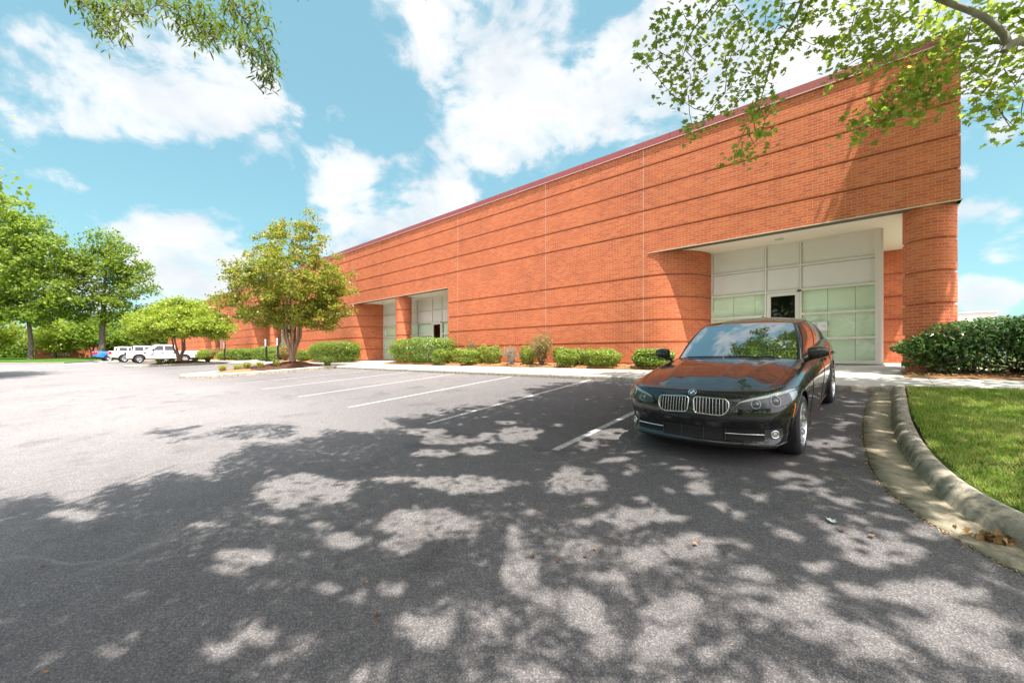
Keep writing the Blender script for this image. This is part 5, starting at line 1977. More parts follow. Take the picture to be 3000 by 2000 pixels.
# --- trees beyond the far lawn
GT = 'trees on the lawn beyond the lot'
make_tree('shade_tree', (-92.6, -2.0, 1.25), 'tall bright green tree standing on the far lawn left of the thicker trunk', 'tree',
          [rb(-.6, 13, 5.2, 6), rb(-3.2, 20.5, 3.4, 3.2), rb(-5.5, 17, 3.4, 4), rb(2.2, 15, 3.2, 4.0), rb(-3.6, 12, 3.6, 5), rb(0, 18.5, 3.2, 3.0), rb(2.8, 10, 3.2, 3.2), rb(-4, 7.6, 3.2, 1.8), rb(1.6, 7.0, 3.4, 1.7), rb(-1, 6.4, 3.4, 1.3), rb(4.2, 8.0, 2.2, 1.6), rb(-6.5, 9.5, 3.0, 2.6), rb(-7, 20, 3.2, 3.4)],
          5.0, .26, 330, .62, 66, .44, .62, M_L_YEL, M_BARK_DK, GT, n_limb=20)
make_tree('shade_tree', (-91.9, 5.4, 1.25), 'tall open-crowned tree with a thick dark trunk rising behind the blue pickups', 'tree',
          [rb(0, 14, 4.2, 4.6), rb(-3.2, 15.0, 2.4, 4.0), rb(3.0, 15.0, 2.6, 3.6), rb(.8, 18.2, 2.6, 2.4), rb(5.4, 11.8, 2.4, 1.8), rb(-4.4, 10.0, 2.2, 2.0), rb(2.4, 9.4, 3.2, 2.0), rb(-1.8, 8.0, 2.4, 1.3), rb(6.6, 14.2, 1.3, 1.1), rb(-4.0, 7.2, 2.6, 1.3), rb(4.4, 7.6, 2.4, 1.2), rb(-5.2, 13.0, 1.5, 1.5), rb(1.5, 6.6, 2.4, 1.0), rb(7.0, 11.0, 1.4, 1.0)],
          6.2, .38, 260, .58, 52, .42, .6, M_L_OAK, M_BARK_DK, GT, n_limb=26)
make_tree('shade_tree', (-104, -8.6, 1.3), 'broad tree with a dark trunk standing farthest to the left on the lawn', 'tree',
          [rb(0, 13, 7, 5), rb(-3, 18, 5, 4), rb(4, 10, 4, 3), rb(0, 8, 5, 2)],
          4.5, .6, 260, 1.1, 60, .55, .62, M_L_OAK, M_BARK_DK, GT, n_limb=14)
make_tree('shade_tree', (-34.0, -7.3, float(G(-34, -7.3))), 'tree at the lot edge whose outer leaves just reach into the left edge', 'tree',
          [(0, 0, 11.5, 5.4, 5.4, 3.6), (1.5, 2.2, 9.5, 3.4, 3.5, 2.2), (-2, 2, 13.4, 3.2, 3.4, 2.2), (3, -2, 10, 3, 3, 2.2), (-4.5, 2.8, 10.2, 2.6, 3.0, 1.8)],
          4.5, .42, 330, .55, 60, .30, .6, M_L_YEL, M_BARK_DK, GT, n_limb=16)
for i, (x, y, h, w, ml, lab) in enumerate([
        (-112, 0.5, 6.5, 4.2, M_L_LIME, 'small bushy tree behind the thinner of the two main trunks'),
        (-108, 5.0, 7.5, 4.6, M_L_YEL, 'small spreading tree just left of the thick dark trunk'),
        (-106, 12.5, 9.0, 5.0, M_L_OAK, 'rounded tree just right of the thick dark trunk'),
        (-101, 17.5, 10.0, 4.8, M_L_DARK, 'dark rounded tree behind the white pickups'),
        (-103, 24.5, 11.5, 5.0, M_L_OAK, 'tree rising behind the umbrella-shaped tree'),
        (-118, -7.0, 8.0, 5.5, M_L_LIME, 'pale bushy tree at the back of the lawn on the left'),
        (-109, 9.0, 4.2, 3.0, M_L_YEL, 'low bright shrubby tree behind the blue pickups'),
        (-120, -14.0, 10.0, 6.0, M_L_YEL, 'light green tree at the far left back of the lawn')]):
    make_tree('small_tree', (x, y, 1.3), lab, 'tree', [rb(0, h * .62, w * .75, h * .30), rb(-w * .45, h * .5, w * .5, h * .22), rb(w * .45, h * .52, w * .5, h * .24), rb(0, h * .86, w * .45, h * .14), rb(0, h * .32, w * .6, h * .16)],
              h * .2, .18, 90, .62, 44, .46, .62, ml, M_BARK_DK, GT, stems=3, n_limb=6)
# slim conifer tip behind the brick building
make_tree('conifer', (-112, 33.0, 1.0), 'slim dark conifer with a pointed tip behind the long building roof', 'tree',
          [(0, 0, 15.4, .35, .35, 1.0), (0, 0, 13.2, .9, .9, 1.3), (0, 0, 10, 1.6, 1.6, 2.2), (0, 0, 6, 2.2, 2.2, 2.6)], 3, .25, 110, .3, 40, .34, .4, M_L_DARK, M_BARK_DK, GT, n_limb=4)
# far belt of woods that reads as one mass
def treeline():
    C = []
    for _ in range(900):
        a = rng.random()
        x = -150 - 25 * rng.random(); y = -60 + 150 * a
        h = 9 + 3.5 * math.sin(y * .21) + 2.5 * math.sin(y * .53 + 1)
        C.append((x, y, 1 + h * rng.random() ** .7))
    V = crown_leaves(np.array(C), 34, 1.5, 1.1, .65, DIAMOND, .7, .7)
    stuff('treeline', poly_mesh('treeline', V, 4), M_L_OAK)
treeline()

# ------------------------------------------------------------------ shrubs and hedges
def shrub_points(n, R, boxy=2.0, lump=.10, low_open=0.0, shell=.72):
    """points in a superellipsoid sitting on z=0, R=(rx,ry,rz half height)"""
    d = rand_dirs(n)
    k = (np.abs(d) ** boxy).sum(axis=1) ** (-1.0 / boxy)
    s = d * k[:, None]
    ph = rng.random(6) * 6.28
    f = 1 + lump * (np.sin(s[:, 0] * R[0] * 5 + ph[0]) * np.sin(s[:, 1] * 5 + ph[1]) + .7 * np.sin(s[:, 2] * 6 + ph[2] + s[:, 0] * R[0] * 3) + .5 * np.sin(s[:, 0] * R[0] * 11 + ph[3]))
    rr = shell + (1 - shell) * rng.random(n)
    P = s * (f * rr)[:, None] * np.array(R) + [0, 0, R[2] * .98]
    nrm = unit(s / np.array(R))
    return P, nrm

def shrub(name, loc, R, n, size, aspect, mleaf, label, cat, group, boxy=2.0, lump=.10, low_open=0.0, stems=5, shape=DIAMOND, mtwig=None, upb=.35, shell=.72, twig_r=.012, rotz=0.0):
    r = root(name, loc, label, cat, group, rotz)
    P, nr = shrub_points(n, R, boxy, lump, 0, shell)
    if low_open:
        keep = rng.random(n) > low_open * np.clip(1.15 - P[:, 2] / (R[2] * .95), 0, 1)
        P, nr = P[keep], nr[keep]
    P[:, 2] = np.maximum(P[:, 2], .015)
    N = unit(nr * .8 + rand_dirs(len(P)) * .75 + [0, 0, upb])
    V = leaves(P, N, size, aspect, shape, .35, .12)
    link('foliage', poly_mesh('foliage', V, len(shape)), mleaf, r)
    st = MB()
    for k in range(stems):
        b = np.array([rng.uniform(-.5, .5) * R[0], rng.uniform(-.4, .4) * R[1], -.04])
        for q in range(3):
            t = b * .9 + [rng.normal(0, .35) * min(R[0], 1.0), rng.normal(0, .5) * R[1], R[2] * rng.uniform(1.0, 1.75)]
            st.tube(limb_path(b, t, .1, .14, 6), list(np.linspace(twig_r, twig_r * .25, 6)), 5, cap=False)
    link('stems', st.mesh('stems'), mtwig or M_TWIG, r)
    return r
HG = 'clipped hedges along the brick wall'
SG = 'shrubs in the pine straw bed'
def bz(y): return ZS(y) + .05
shrub('hedge', (-16.45, 11.95, bz(11.95)), (2.35, .62, .60), 15000, .085, .5, M_L_HEDGE, 'large clipped hedge in front of the double storefront entrance', 'hedge', HG, 4.5, .05, .35, 10)
shrub('hedge', (-25.75, 11.9, bz(11.9)), (2.95, .66, .62), 16000, .09, .5, M_L_HEDGE, 'long clipped hedge just right of the large multi-stemmed tree', 'hedge', HG, 4.5, .05, .2, 10)
shrub('hedge', (-37.6, 11.85, bz(11.85)), (2.6, .6, .55), 10000, .11, .5, M_L_HEDGE, 'clipped hedge behind the middle sign post', 'hedge', HG, 4.5, .06, .2, 8)
shrub('hedge', (-45.4, 11.9, bz(11.9)), (3.2, .6, .52), 10000, .12, .5, M_L_HEDGE, 'clipped hedge with bare brown patches right of the leftmost sign post', 'hedge', HG, 4.5, .07, .3, 8)
shrub('hedge', (-58.5, 11.9, bz(11.9)), (2.7, .6, .55), 7000, .14, .5, M_L_HEDGE, 'clipped hedge beside the tail of the logo pickup', 'hedge', HG, 4.5, .06, .2, 6)
shrub('hedge', (-4.90, 11.85, bz(11.85)), (.60, .52, .27), 5200, .085, .5, M_L_HEDGE, 'small low glossy hedge half hidden by the black sedan', 'hedge', HG, 3.0, .08, .1, 6)
for (x, y, w, zt, nn, lab, kind) in [
        (-14.45, 11.55, .40, 1.97, 3600, 'small round shrub in front of the right end of the large hedge', 'r'),
        (-13.60, 11.90, .33, 1.98, 2400, 'round shrub behind the paired shrub, second from the large hedge', 'r'),
        (-12.62, 11.60, .42, 1.90, 3800, 'low wide shrub at the front of the paired shrubs', 'r'),
        (-12.35, 12.05, .32, 2.05, 2400, 'small shrub close to the wall behind the low wide shrub', 'r'),
        (-11.53, 11.90, .36, 2.03, 3200, 'round shrub standing alone left of the grey twiggy shrub', 'r'),
        (-10.05, 12.15, .26, 2.00, 1600, 'small shrub half hidden behind the grey twiggy shrub', 'r'),
        (-9.75, 11.95, .30, 1.95, 1800, 'small green shrub tucked left of the tall pinkish shrub', 'r'),
        (-8.42, 12.12, .30, 1.98, 2000, 'shrub close to the wall just right of the tall pinkish shrub', 'r'),
        (-7.78, 11.62, .40, 1.86, 4000, 'round shrub at the bed front right of the tall pinkish shrub', 'r'),
        (-7.68, 12.15, .28, 1.91, 1800, 'small shrub at the wall behind the round front shrub', 'r'),
        (-7.12, 11.95, .30, 1.86, 2400, 'small shrub joined to the left of the widest shrub', 'r'),
        (-6.45, 11.72, .50, 1.87, 5200, 'widest rounded shrub, nearest one left of the low glossy hedge', 'r')]:
    h = zt - bz(y)
    shrub('shrub', (x, y, bz(y)), (w, w * .9, h / 2), nn, .058, .55, M_L_HOLLY, lab, 'shrub', SG, 2.4, .13, .35, 4)
# looser, taller shrubs
def loose_shrub(x, y, h, w, nl, ml, label, twigs=26, size=.06, mt=None):
    r = root('shrub', (x, y, bz(y)), label, 'shrub', SG)
    st = MB(); C = []
    for k in range(twigs):
        a = rng.random() * 6.28
        t = np.array([math.cos(a) * w * rng.random() ** .6, math.sin(a) * w * .8 * rng.random() ** .6, h * rng.uniform(.55, 1.0)])
        t[2] = h * (1 - .45 * (math.hypot(t[0], t[1]) / w) ** 2) * rng.uniform(.7, 1.0)
        p = limb_path((rng.normal(0, .05), rng.normal(0, .05), -.03), t, .12, .10, 7)
        st.tube(p, list(np.linspace(.013, .003, 7)), 5, cap=False)
        C += p[2:]
        for _ in range(3):
            q = p[rng.integers(3, 6)]
            e = q + np.array([rng.normal(0, .13), rng.normal(0, .13), rng.uniform(.05, .25)])
            st.tube([q, e], [.005, .002], 4, cap=False)
            C.append(e)
    link('stems', st.mesh('stems'), mt or M_TWIG, r)
    C = np.array(C)
    V = crown_leaves(C, max(1, nl // len(C)), .055, size, .5, DIAMOND, .9, .5)
    link('foliage', poly_mesh('foliage', V, 4), ml, r)
loose_shrub(-8.98, 11.72, 1.18, .50, 4200, M_L_PINK, 'tall loose shrub with pinkish tips in the middle of the straw bed', 34)
loose_shrub(-10.35, 11.62, .80, .36, 700, M_L_PINK, 'grey twiggy half-bare shrub in the straw bed', 40, .05, M_BARK_GREY)
loose_shrub(-13.25, 12.28, 1.12, .28, 800, M_L_PINK, 'thin straggly shrub against the wall behind the paired shrubs', 18)
loose_shrub(-33.5, 11.8, 1.15, .75, 2600, M_L_PINK, 'reddish loose shrub behind the trunk of the large multi-stemmed tree', 30, .09)
loose_shrub(-52.6, 11.9, 1.15, 1.3, 3600, M_L_PINK, 'reddish loose shrub left of the leftmost sign post', 40, .12)
for (x, y, w, h, lab) in [(-29.9, 11.7, .62, .78, 'bright shrub tucked against the left end of the long hedge'), (-35.3, 11.35, .42, .58, 'small yellow-green shrub at the foot of the middle sign post'), (-34.0, 11.3, .42, .58, 'small yellow-green shrub between two sign posts'),
                          (-48.6, 11.4, .75, .80, 'yellow-green shrub left of the leftmost sign post foot'), (-55.6, 11.2, .80, .92, 'bright green shrub at the tail of the logo pickup')]:
    shrub('shrub', (x, y, bz(y)), (w, w * .9, h / 2), 2600, .10, .5, M_L_YEL, lab, 'shrub', SG, 2.2, .09, .1, 4)
# the big glossy hedge by the corner column: open below with crooked stems
def big_hedge():
    x0, x1, yc = .54, 9.0, 11.90
    r = root('hedge', ((x0 + x1) / 2, yc, bz(yc)), 'large dark glossy hedge with bare crooked stems below, beside the corner column', 'hedge')
    L = (x1 - x0) / 2
    P, nr = shrub_points(62000, (L, .60, .53), 6.0, .045, 0, .62)
    x = P[:, 0]
    # rounded left shoulder, slightly rising to the right
    u = np.clip((x + L) / .9, 0, 1)
    P[:, 2] *= (.80 + .20 * np.sqrt(u)) * (1 + .02 * (x + L))
    z = P[:, 2] / 1.05
    gap = np.clip((.56 + .14 * np.sin(x * 3.3) + .10 * np.sin(x * 8.1 + 1) - z) / .28, 0, 1)
    right = np.clip((x + L - .55) / .8, .25, 1)
    keep = rng.random(len(P)) > gap * right * .93
    P, nr = P[keep], nr[keep]
    N = unit(nr * .7 + rand_dirs(len(P)) * .8 + [0, 0, .5])
    V = leaves(P, N, .082, .40, LANCE, .3, .18, curl=.25)
    link('foliage', poly_mesh('foliage', V, 6), M_L_GLOSS, r)
    st = MB()
    for k in range(46):
        bx = -L + .45 + (2 * L - .8) * k / 45 + rng.normal(0, .08)
        b = np.array([bx, rng.uniform(-.25, .2), -.05])
        for q in range(4):
            t = b + [rng.normal(0, .42), rng.normal(0, .28), rng.uniform(.4, .85)]
            st.tube(limb_path(b, t, -.05, .28, 8), list(np.linspace(.019, .005, 8)), 6, cap=False)
    for k in range(14):
        a = np.array([-L + rng.uniform(.3, 3.2), -.35 + rng.normal(0, .1), rng.uniform(.14, .34)])
        st.tube(limb_path(a, a + [rng.uniform(.4, .8), rng.normal(0, .1), rng.normal(0, .08)], .05, .15, 7), list(np.linspace(.014, .006, 7)), 6, cap=False)
    link('stems', st.mesh('stems'), M_TWIGDK, r)
big_hedge()

# --- grassy tufts on the near island and under the trees
def tuft(x, y, z, h, n, ml, label, spread=.35, wid=.006):
    r = root('grass_tuft', (x, y, z), label, 'plant', 'grassy tufts on the islands')
    V = []
    for k in range(n):
        a = rng.random() * 6.28
        d = np.array([math.cos(a), math.sin(a), 0]) * spread * rng.random() ** .7
        b = np.array([rng.normal(0, .05), rng.normal(0, .05), 0])
        m_ = b + d * .45 + [0, 0, h * rng.uniform(.6, 1.0)]
        e = b + d * 1.15 + [0, 0, h * rng.uniform(.35, .9)]
        s = np.array([-math.sin(a), math.cos(a), 0]) * wid
        V += [b - s, b + s, m_ + s * .9, m_ - s * .9, m_ - s * .9, m_ + s * .9, e + s * .15, e - s * .15]
    link('blades', poly_mesh('blades', np.array(V), 4), ml, r)
def iz(x, y, d): return float(G(x, y)) + d
for (x, y, h, lab) in [(-22.55, 5.25, .28, 'pale grassy tuft at the open tip of the near island'), (-22.25, 5.75, .26, 'pale grassy tuft second from the island tip'), (-22.0, 6.1, .30, 'wide pale grassy tuft in the middle of the straw'),
                       (-21.75, 6.55, .27, 'pale grassy tuft between the straw middle and the bark mound'), (-21.65, 7.2, .36, 'largest pale grassy tuft at the foot of the bark mound'), (-22.9, 6.3, .24, 'greener grassy tuft on the far side of the straw')]:
    tuft(x, y, iz(x, y, .18 + (.10 if y > 6 else .03)), h, 150, M_L_GRASSY, lab, .34, .010)
tuft(-20.95, 9.35, iz(-20.95, 9.3, .16), .52, 420, M_L_MONDO, 'tall green tuft at the walk end of the bark mound', .5, .010)
for k, (x, y, lab) in enumerate([(-41.9, 5.6, 'green tuft at the front of the second island'), (-42.0, 6.4, 'green tuft before the low tree trunk'), (-42.05, 7.9, 'green tuft behind the low tree trunk'), (-42.3, 8.8, 'green tuft at the walk end of the second island')]):
    tuft(x, y, iz(x, y, .2), .42, 240, M_L_MONDO, lab, .5, .016)
MAPLE_A = [(-2.64,6.62,7.11),(-2.52,6.97,7.28),(-2.56,7.84,7.72),(-2.58,7.47,7.78),(-2.13,7.09,7.28),(-2.04,7.71,7.68),(-1.84,7.96,7.76),(-1.53,7.72,7.43),(-1.46,8.71,7.99),(-1.11,8.02,7.38),(-1.03,8.54,7.58),(-2.88,7.09,7.21),(-2.67,7.15,7.13),(-2.52,7.53,7.24),(-2.35,7.92,7.57),(-2.22,8.39,7.9),(-1.82,7.67,7.22),(-1.71,8.35,7.63),(-1.49,8.61,7.65),(-1.23,8.2,7.23),(-2.82,6.33,6.43),(-3.25,7.51,7.19),(-2.78,6.84,6.81),(-2.62,7.01,6.68),(-2.71,7.85,7.24),(-2.36,7.67,7.06),(-2.14,7.68,7.11),(-2.06,8.23,7.42),(-1.66,7.4,6.75),(-1.68,8.47,7.42),(-1.42,8.17,7.08),(-1.18,7.92,6.76),(-2.84,7.36,6.74),(-2.82,7.81,6.84),(-2.63,6.82,6.11),(-2.51,7.61,6.74),(-2.21,7.35,6.55),(-2.37,7.91,6.68),(-2.53,7.74,6.55),(-2.43,7.02,5.89),(-2.73,7.73,6.41),(-2.52,7.64,6.31),(-2.03,8.11,7.03),(-1.89,8.46,7.18),(-1.6,8.09,6.84),(-1.51,8.7,7.13),(-1.42,8.97,7.3),(-1.84,7.35,6.25),(-2.0,8.42,6.68),(-1.72,7.93,6.43),(-1.57,8.2,6.56),(-1.36,7.85,6.39),(-1.38,8.72,6.86),(-1.91,7.6,6.06),(-1.96,8.49,6.51),(-1.6,7.84,6.11),(-1.55,8.35,6.33),(-1.38,8.24,6.15),(-1.97,8.06,5.95),(-2.08,7.29,5.68),(-2.14,7.21,5.5),(-2.58,7.73,5.74),(-2.49,7.82,5.77),(-1.6,8.32,6.1),(-1.74,8.76,6.17),(-1.42,7.9,5.72),(-1.46,8.89,6.24),(-1.6,7.68,5.41),(-1.7,8.86,5.88),(-1.48,8.51,5.78),(-1.56,8.41,5.5),(-1.58,8.98,5.82),(-1.75,8.54,5.43),(-1.84,8.46,5.34),(-1.71,7.4,4.85),(-1.54,8.05,5.2)]
MAPLE_B = [(-0.78,7.71,6.87),(-0.7,7.93,7.01),(-0.94,7.74,6.63),(-0.99,8.56,7.17),(-0.71,7.83,6.41),(-0.61,8.14,6.57),(-0.53,8.48,6.74),(-0.41,9.07,7.08),(-0.46,9.18,7.02),(-0.46,8.83,6.66),(-0.78,7.88,7.08),(-0.45,8.62,7.36),(-0.33,8.94,7.53),(-0.15,8.23,6.94),(-0.23,9.0,7.34),(-0.28,8.54,6.89),(-0.08,9.01,7.21),(0.0,9.19,7.41),(0.05,9.22,7.16),(0.17,9.14,7.29),(0.21,9.22,7.15),(0.32,8.83,6.94),(0.21,9.14,6.94),(0.31,8.73,6.59),(0.09,9.01,6.76),(-0.08,8.94,6.83),(-0.17,9.18,7.07),(0.0,8.82,6.53),(0.16,8.45,6.25),(0.29,9.25,6.66),(-0.11,8.46,6.29),(0.05,9.32,6.59),(0.18,8.97,6.29),(0.37,9.12,6.63),(0.52,9.97,7.21),(0.49,9.25,6.64),(-0.04,8.72,6.21),(-0.38,8.42,6.2),(-0.51,8.48,6.19),(-0.25,8.2,6.08),(0.5,9.46,7.2),(0.66,10.1,7.65),(0.71,9.67,7.18),(0.83,10.02,7.48),(0.66,10.14,7.44),(0.78,10.11,7.33)]
MAPLE_C = [(0.93,9.31,6.53),(0.83,9.31,6.56),(0.77,9.26,6.51),(0.86,8.59,5.91),(0.78,8.83,6.03),(0.66,8.53,5.88),(0.54,8.32,5.96),(0.53,8.72,5.89),(0.44,8.3,5.79),(0.42,8.69,5.85),(0.31,8.54,5.75),(0.65,8.2,5.57),(0.59,8.61,5.68),(0.48,8.43,5.52),(0.39,8.78,5.67),(0.25,7.82,5.25),(0.18,7.87,5.21),(0.08,8.24,5.35),(-0.03,8.0,5.23),(0.39,8.72,5.49),(0.47,8.35,5.34),(0.57,8.26,5.3),(0.76,9.41,5.95),(0.84,8.56,5.45),(0.77,8.37,5.36),(0.15,7.99,5.06),(0.06,7.99,5.0),(-0.16,7.65,4.84),(-0.2,8.02,4.94),(-0.12,8.64,5.24),(0.39,8.0,4.95),(0.57,8.55,5.19),(1.11,9.37,6.08),(1.09,9.64,6.11),(1.21,9.9,6.24),(1.09,8.65,5.78),(1.3,9.36,6.04),(1.33,9.84,5.95),(1.21,8.63,5.41),(1.14,9.28,5.52),(1.11,8.71,5.28),(1.17,9.55,5.4),(1.28,9.88,5.48),(1.41,9.46,5.42),(1.34,8.69,5.13),(1.28,8.71,5.03),(1.49,9.37,5.51),(1.52,9.97,6.13),(1.5,9.13,5.9),(1.69,9.88,6.19),(1.58,9.43,6.58),(1.47,9.15,6.56),(1.47,9.73,7.01),(1.57,9.29,6.67),(1.61,9.41,6.43),(1.44,9.79,6.83),(1.23,9.24,6.43),(1.21,9.61,6.66),(1.35,9.37,6.28),(1.55,9.08,6.1),(1.61,9.51,5.73),(1.76,10.22,5.65),(1.58,9.65,5.05),(1.77,10.35,5.33),(1.41,8.74,4.69),(1.07,8.89,6.53),(1.01,9.42,6.76),(1.1,9.38,6.61)]
WILLOW_A = [(-7.66,0.22,6.14),(-7.72,0.27,6.2),(-7.93,0.32,6.3),(-7.65,0.36,6.14),(-7.45,0.39,6.08),(-7.45,0.41,5.99),(-7.53,0.45,5.99),(-7.19,0.38,5.71),(-7.61,0.38,5.86),(-7.48,0.44,5.84),(-7.62,0.5,5.98),(-7.25,0.49,5.69),(-6.72,0.49,5.41),(-7.25,0.55,5.78),(-7.59,0.6,5.92),(-7.47,0.47,6.1),(-7.41,0.53,6.14),(-7.13,0.51,5.87),(-7.03,0.56,5.78),(-7.41,0.61,6.19),(-6.67,0.58,5.73),(-7.47,0.72,6.29),(-7.43,0.76,6.24),(-7.48,0.81,6.27),(-6.56,0.74,5.7),(-6.69,0.61,5.83),(-7.44,0.77,6.36),(-6.71,0.9,6.0),(-6.5,0.94,5.89),(-6.58,0.98,5.92),(-6.8,1.09,6.12),(-6.21,1.08,5.81),(-6.6,1.08,5.92),(-6.65,1.22,6.15),(-6.67,1.27,6.22),(-5.91,1.19,5.72),(-6.71,1.33,6.2),(-6.57,1.05,5.81),(-6.5,1.12,5.85),(-6.6,1.16,5.82),(-6.27,1.15,5.71),(-6.84,1.29,6.03),(-6.1,1.23,5.7),(-6.41,1.31,5.82),(-5.98,1.29,5.53),(-6.35,1.44,5.86),(-6.58,1.54,6.08),(-6.59,1.52,5.92),(-5.95,1.28,5.43),(-6.51,1.31,5.78),(-6.86,1.29,5.92),(-6.23,1.1,5.46),(-6.32,1.25,5.54),(-6.57,1.35,5.7),(-6.38,1.54,5.81),(-6.2,1.4,5.58),(-6.35,1.46,6.17),(-6.34,1.51,6.16),(-6.0,1.47,5.88),(-6.22,1.6,6.18),(-6.08,1.64,6.1),(-6.24,1.63,6.08),(-6.0,1.64,5.89),(-5.76,1.67,5.97),(-5.81,1.73,6.0),(-6.27,1.84,6.14),(-5.55,1.7,5.58),(-5.47,1.72,5.54),(-5.43,1.61,5.39),(-6.12,1.9,5.88),(-6.51,1.7,5.98),(-5.77,1.55,5.44),(-5.76,1.59,5.4),(-5.75,1.52,5.34),(-6.04,1.7,5.52),(-5.9,1.7,5.4),(-6.16,1.83,5.64),(-5.55,1.72,5.33),(-6.14,1.91,5.63),(-5.73,1.83,5.33),(-6.06,1.91,5.46),(-5.99,1.96,5.45),(-6.11,1.97,5.44),(-5.81,1.79,5.17),(-5.87,1.86,5.19),(-5.82,1.85,5.12)]
LIMB = [(1.88, 9.02, 5.7), (1.5, 8.68, 5.83), (1.35, 8.55, 5.79), (1.29, 8.5, 5.93), (1.1, 8.39, 6.2), (0.67, 8.08, 6.48), (0.28, 8.0, 6.94), (-0.32, 8.0, 7.83), (-1.08, 7.86, 8.45), (-1.78, 7.65, 8.41)]
KNOB = (1.32, 8.53, 5.75)
WILLOW_T = [[(-6.14, 1.51, 6.21), (-6.14, 1.51, 6.13), (-6.01, 1.62, 5.89), (-5.92, 1.7, 5.7), (-5.84, 1.77, 5.55), (-5.75, 1.85, 5.35), (-5.73, 1.86, 5.24), (-5.76, 1.84, 5.1)], [(-6.8, 0.92, 6.21), (-6.7, 1.01, 5.99), (-6.57, 1.12, 5.89), (-6.45, 1.23, 5.8), (-6.3, 1.36, 5.67)], [(-6.14, 1.51, 6.1), (-6.1, 1.54, 5.95), (-6.08, 1.55, 5.77), (-6.03, 1.6, 5.67)], [(-7.58, 0.23, 6.21), (-7.52, 0.28, 6.07), (-7.42, 0.37, 5.95), (-7.39, 0.4, 5.81)], [(-7.16, 0.6, 6.21), (-7.11, 0.64, 6.13), (-7.01, 0.73, 6.0)]]
GAPS = [(-2.29,3.59,0.24,0.16,0.17,-0.26),(-2.25,4.37,0.12,0.08,0.06,-0.12),(-1.49,3.24,0.21,0.15,0.09,-0.19),(-0.9,3.05,0.14,0.1,0.05,-0.15),(-1.09,2.75,0.11,0.09,0.05,-0.13),(-1.17,2.02,0.09,0.06,0.08,-0.13),(-1.01,1.96,0.05,0.04,0.04,-0.07),(-0.75,2.35,0.07,0.05,0.04,-0.12),(-0.76,2.01,0.08,0.06,0.04,-0.12),(-0.67,2.19,0.05,0.04,0.02,-0.08),(-0.77,3.7,0.07,0.04,0.03,-0.15),(-0.46,2.81,0.07,0.05,0.01,-0.08),(-0.22,2.81,0.1,0.08,0.02,-0.2),(-0.09,2.67,0.1,0.08,0.0,-0.13),(0.06,2.59,0.11,0.08,-0.0,-0.09),(-0.08,3.73,0.11,0.08,0.0,-0.15),(0.09,3.66,0.21,0.14,-0.0,-0.17),(0.3,3.33,0.22,0.17,-0.01,-0.13),(0.42,3.02,0.15,0.11,-0.03,-0.21),(-0.19,3.28,0.09,0.07,0.01,-0.1),(-0.17,4.46,0.07,0.05,0.0,-0.11),(-1.2,4.06,0.1,0.06,0.04,-0.12),(-1.34,4.4,0.1,0.07,0.03,-0.11),(-1.94,4.06,0.08,0.04,0.04,-0.08),(-1.71,2.07,0.09,0.07,0.13,-0.16),(-2.12,2.44,0.04,0.03,0.06,-0.07),(-0.51,2.11,0.05,0.04,0.01,-0.05),(0.39,4.25,0.14,0.1,-0.01,-0.14),(-0.67,4.82,0.1,0.07,0.02,-0.11),(-0.52,4.6,0.09,0.06,0.01,-0.1),(-0.46,6.14,0.16,0.09,0.01,-0.17),(-0.42,7.17,0.09,0.04,0.01,-0.24),(-4.53,1.79,0.44,0.31,0.34,-0.13),(-4.27,1.48,0.11,0.08,0.13,-0.04),(-2.8,2.06,0.35,0.24,0.19,-0.14),(-2.67,1.76,0.11,0.08,0.1,-0.07),(-3.09,1.53,0.13,0.1,0.12,-0.06),(-3.49,1.52,0.08,0.05,0.08,-0.03),(-3.51,0.9,0.16,0.12,0.12,-0.03),(-3.43,0.77,0.09,0.07,0.09,-0.02),(-2.58,1.15,0.07,0.05,0.06,-0.03),(-2.23,1.41,0.07,0.05,0.07,-0.04),(-1.73,1.34,0.1,0.08,0.09,-0.07),(-2.48,0.7,0.1,0.07,0.09,-0.03),(-2.53,0.53,0.09,0.07,0.09,-0.02),(-3.0,0.14,0.07,0.06,0.08,-0.0),(-4.43,0.84,0.09,0.07,0.07,-0.01),(-3.99,1.28,0.13,0.1,0.1,-0.03),(-5.74,0.09,0.18,0.14,0.19,-0.0),(-3.16,2.87,0.44,0.29,0.16,-0.15),(-3.84,2.54,0.24,0.17,0.08,-0.05),(-3.95,4.62,0.27,0.16,0.23,-0.27),(-4.34,4.29,0.14,0.08,0.13,-0.13),(-4.08,4.14,0.09,0.05,0.09,-0.09),(-3.91,4.72,0.21,0.12,0.18,-0.21),(-3.79,5.32,0.08,0.03,0.07,-0.11),(-2.82,5.27,0.23,0.13,0.12,-0.23),(-2.82,4.76,0.1,0.06,0.07,-0.12),(-4.62,5.02,0.13,0.08,0.09,-0.1),(-4.64,3.87,0.36,0.22,0.2,-0.17),(-5.32,3.89,0.3,0.18,0.21,-0.15),(-3.94,3.7,0.24,0.14,0.13,-0.12),(-4.27,3.37,0.24,0.15,0.13,-0.11)]
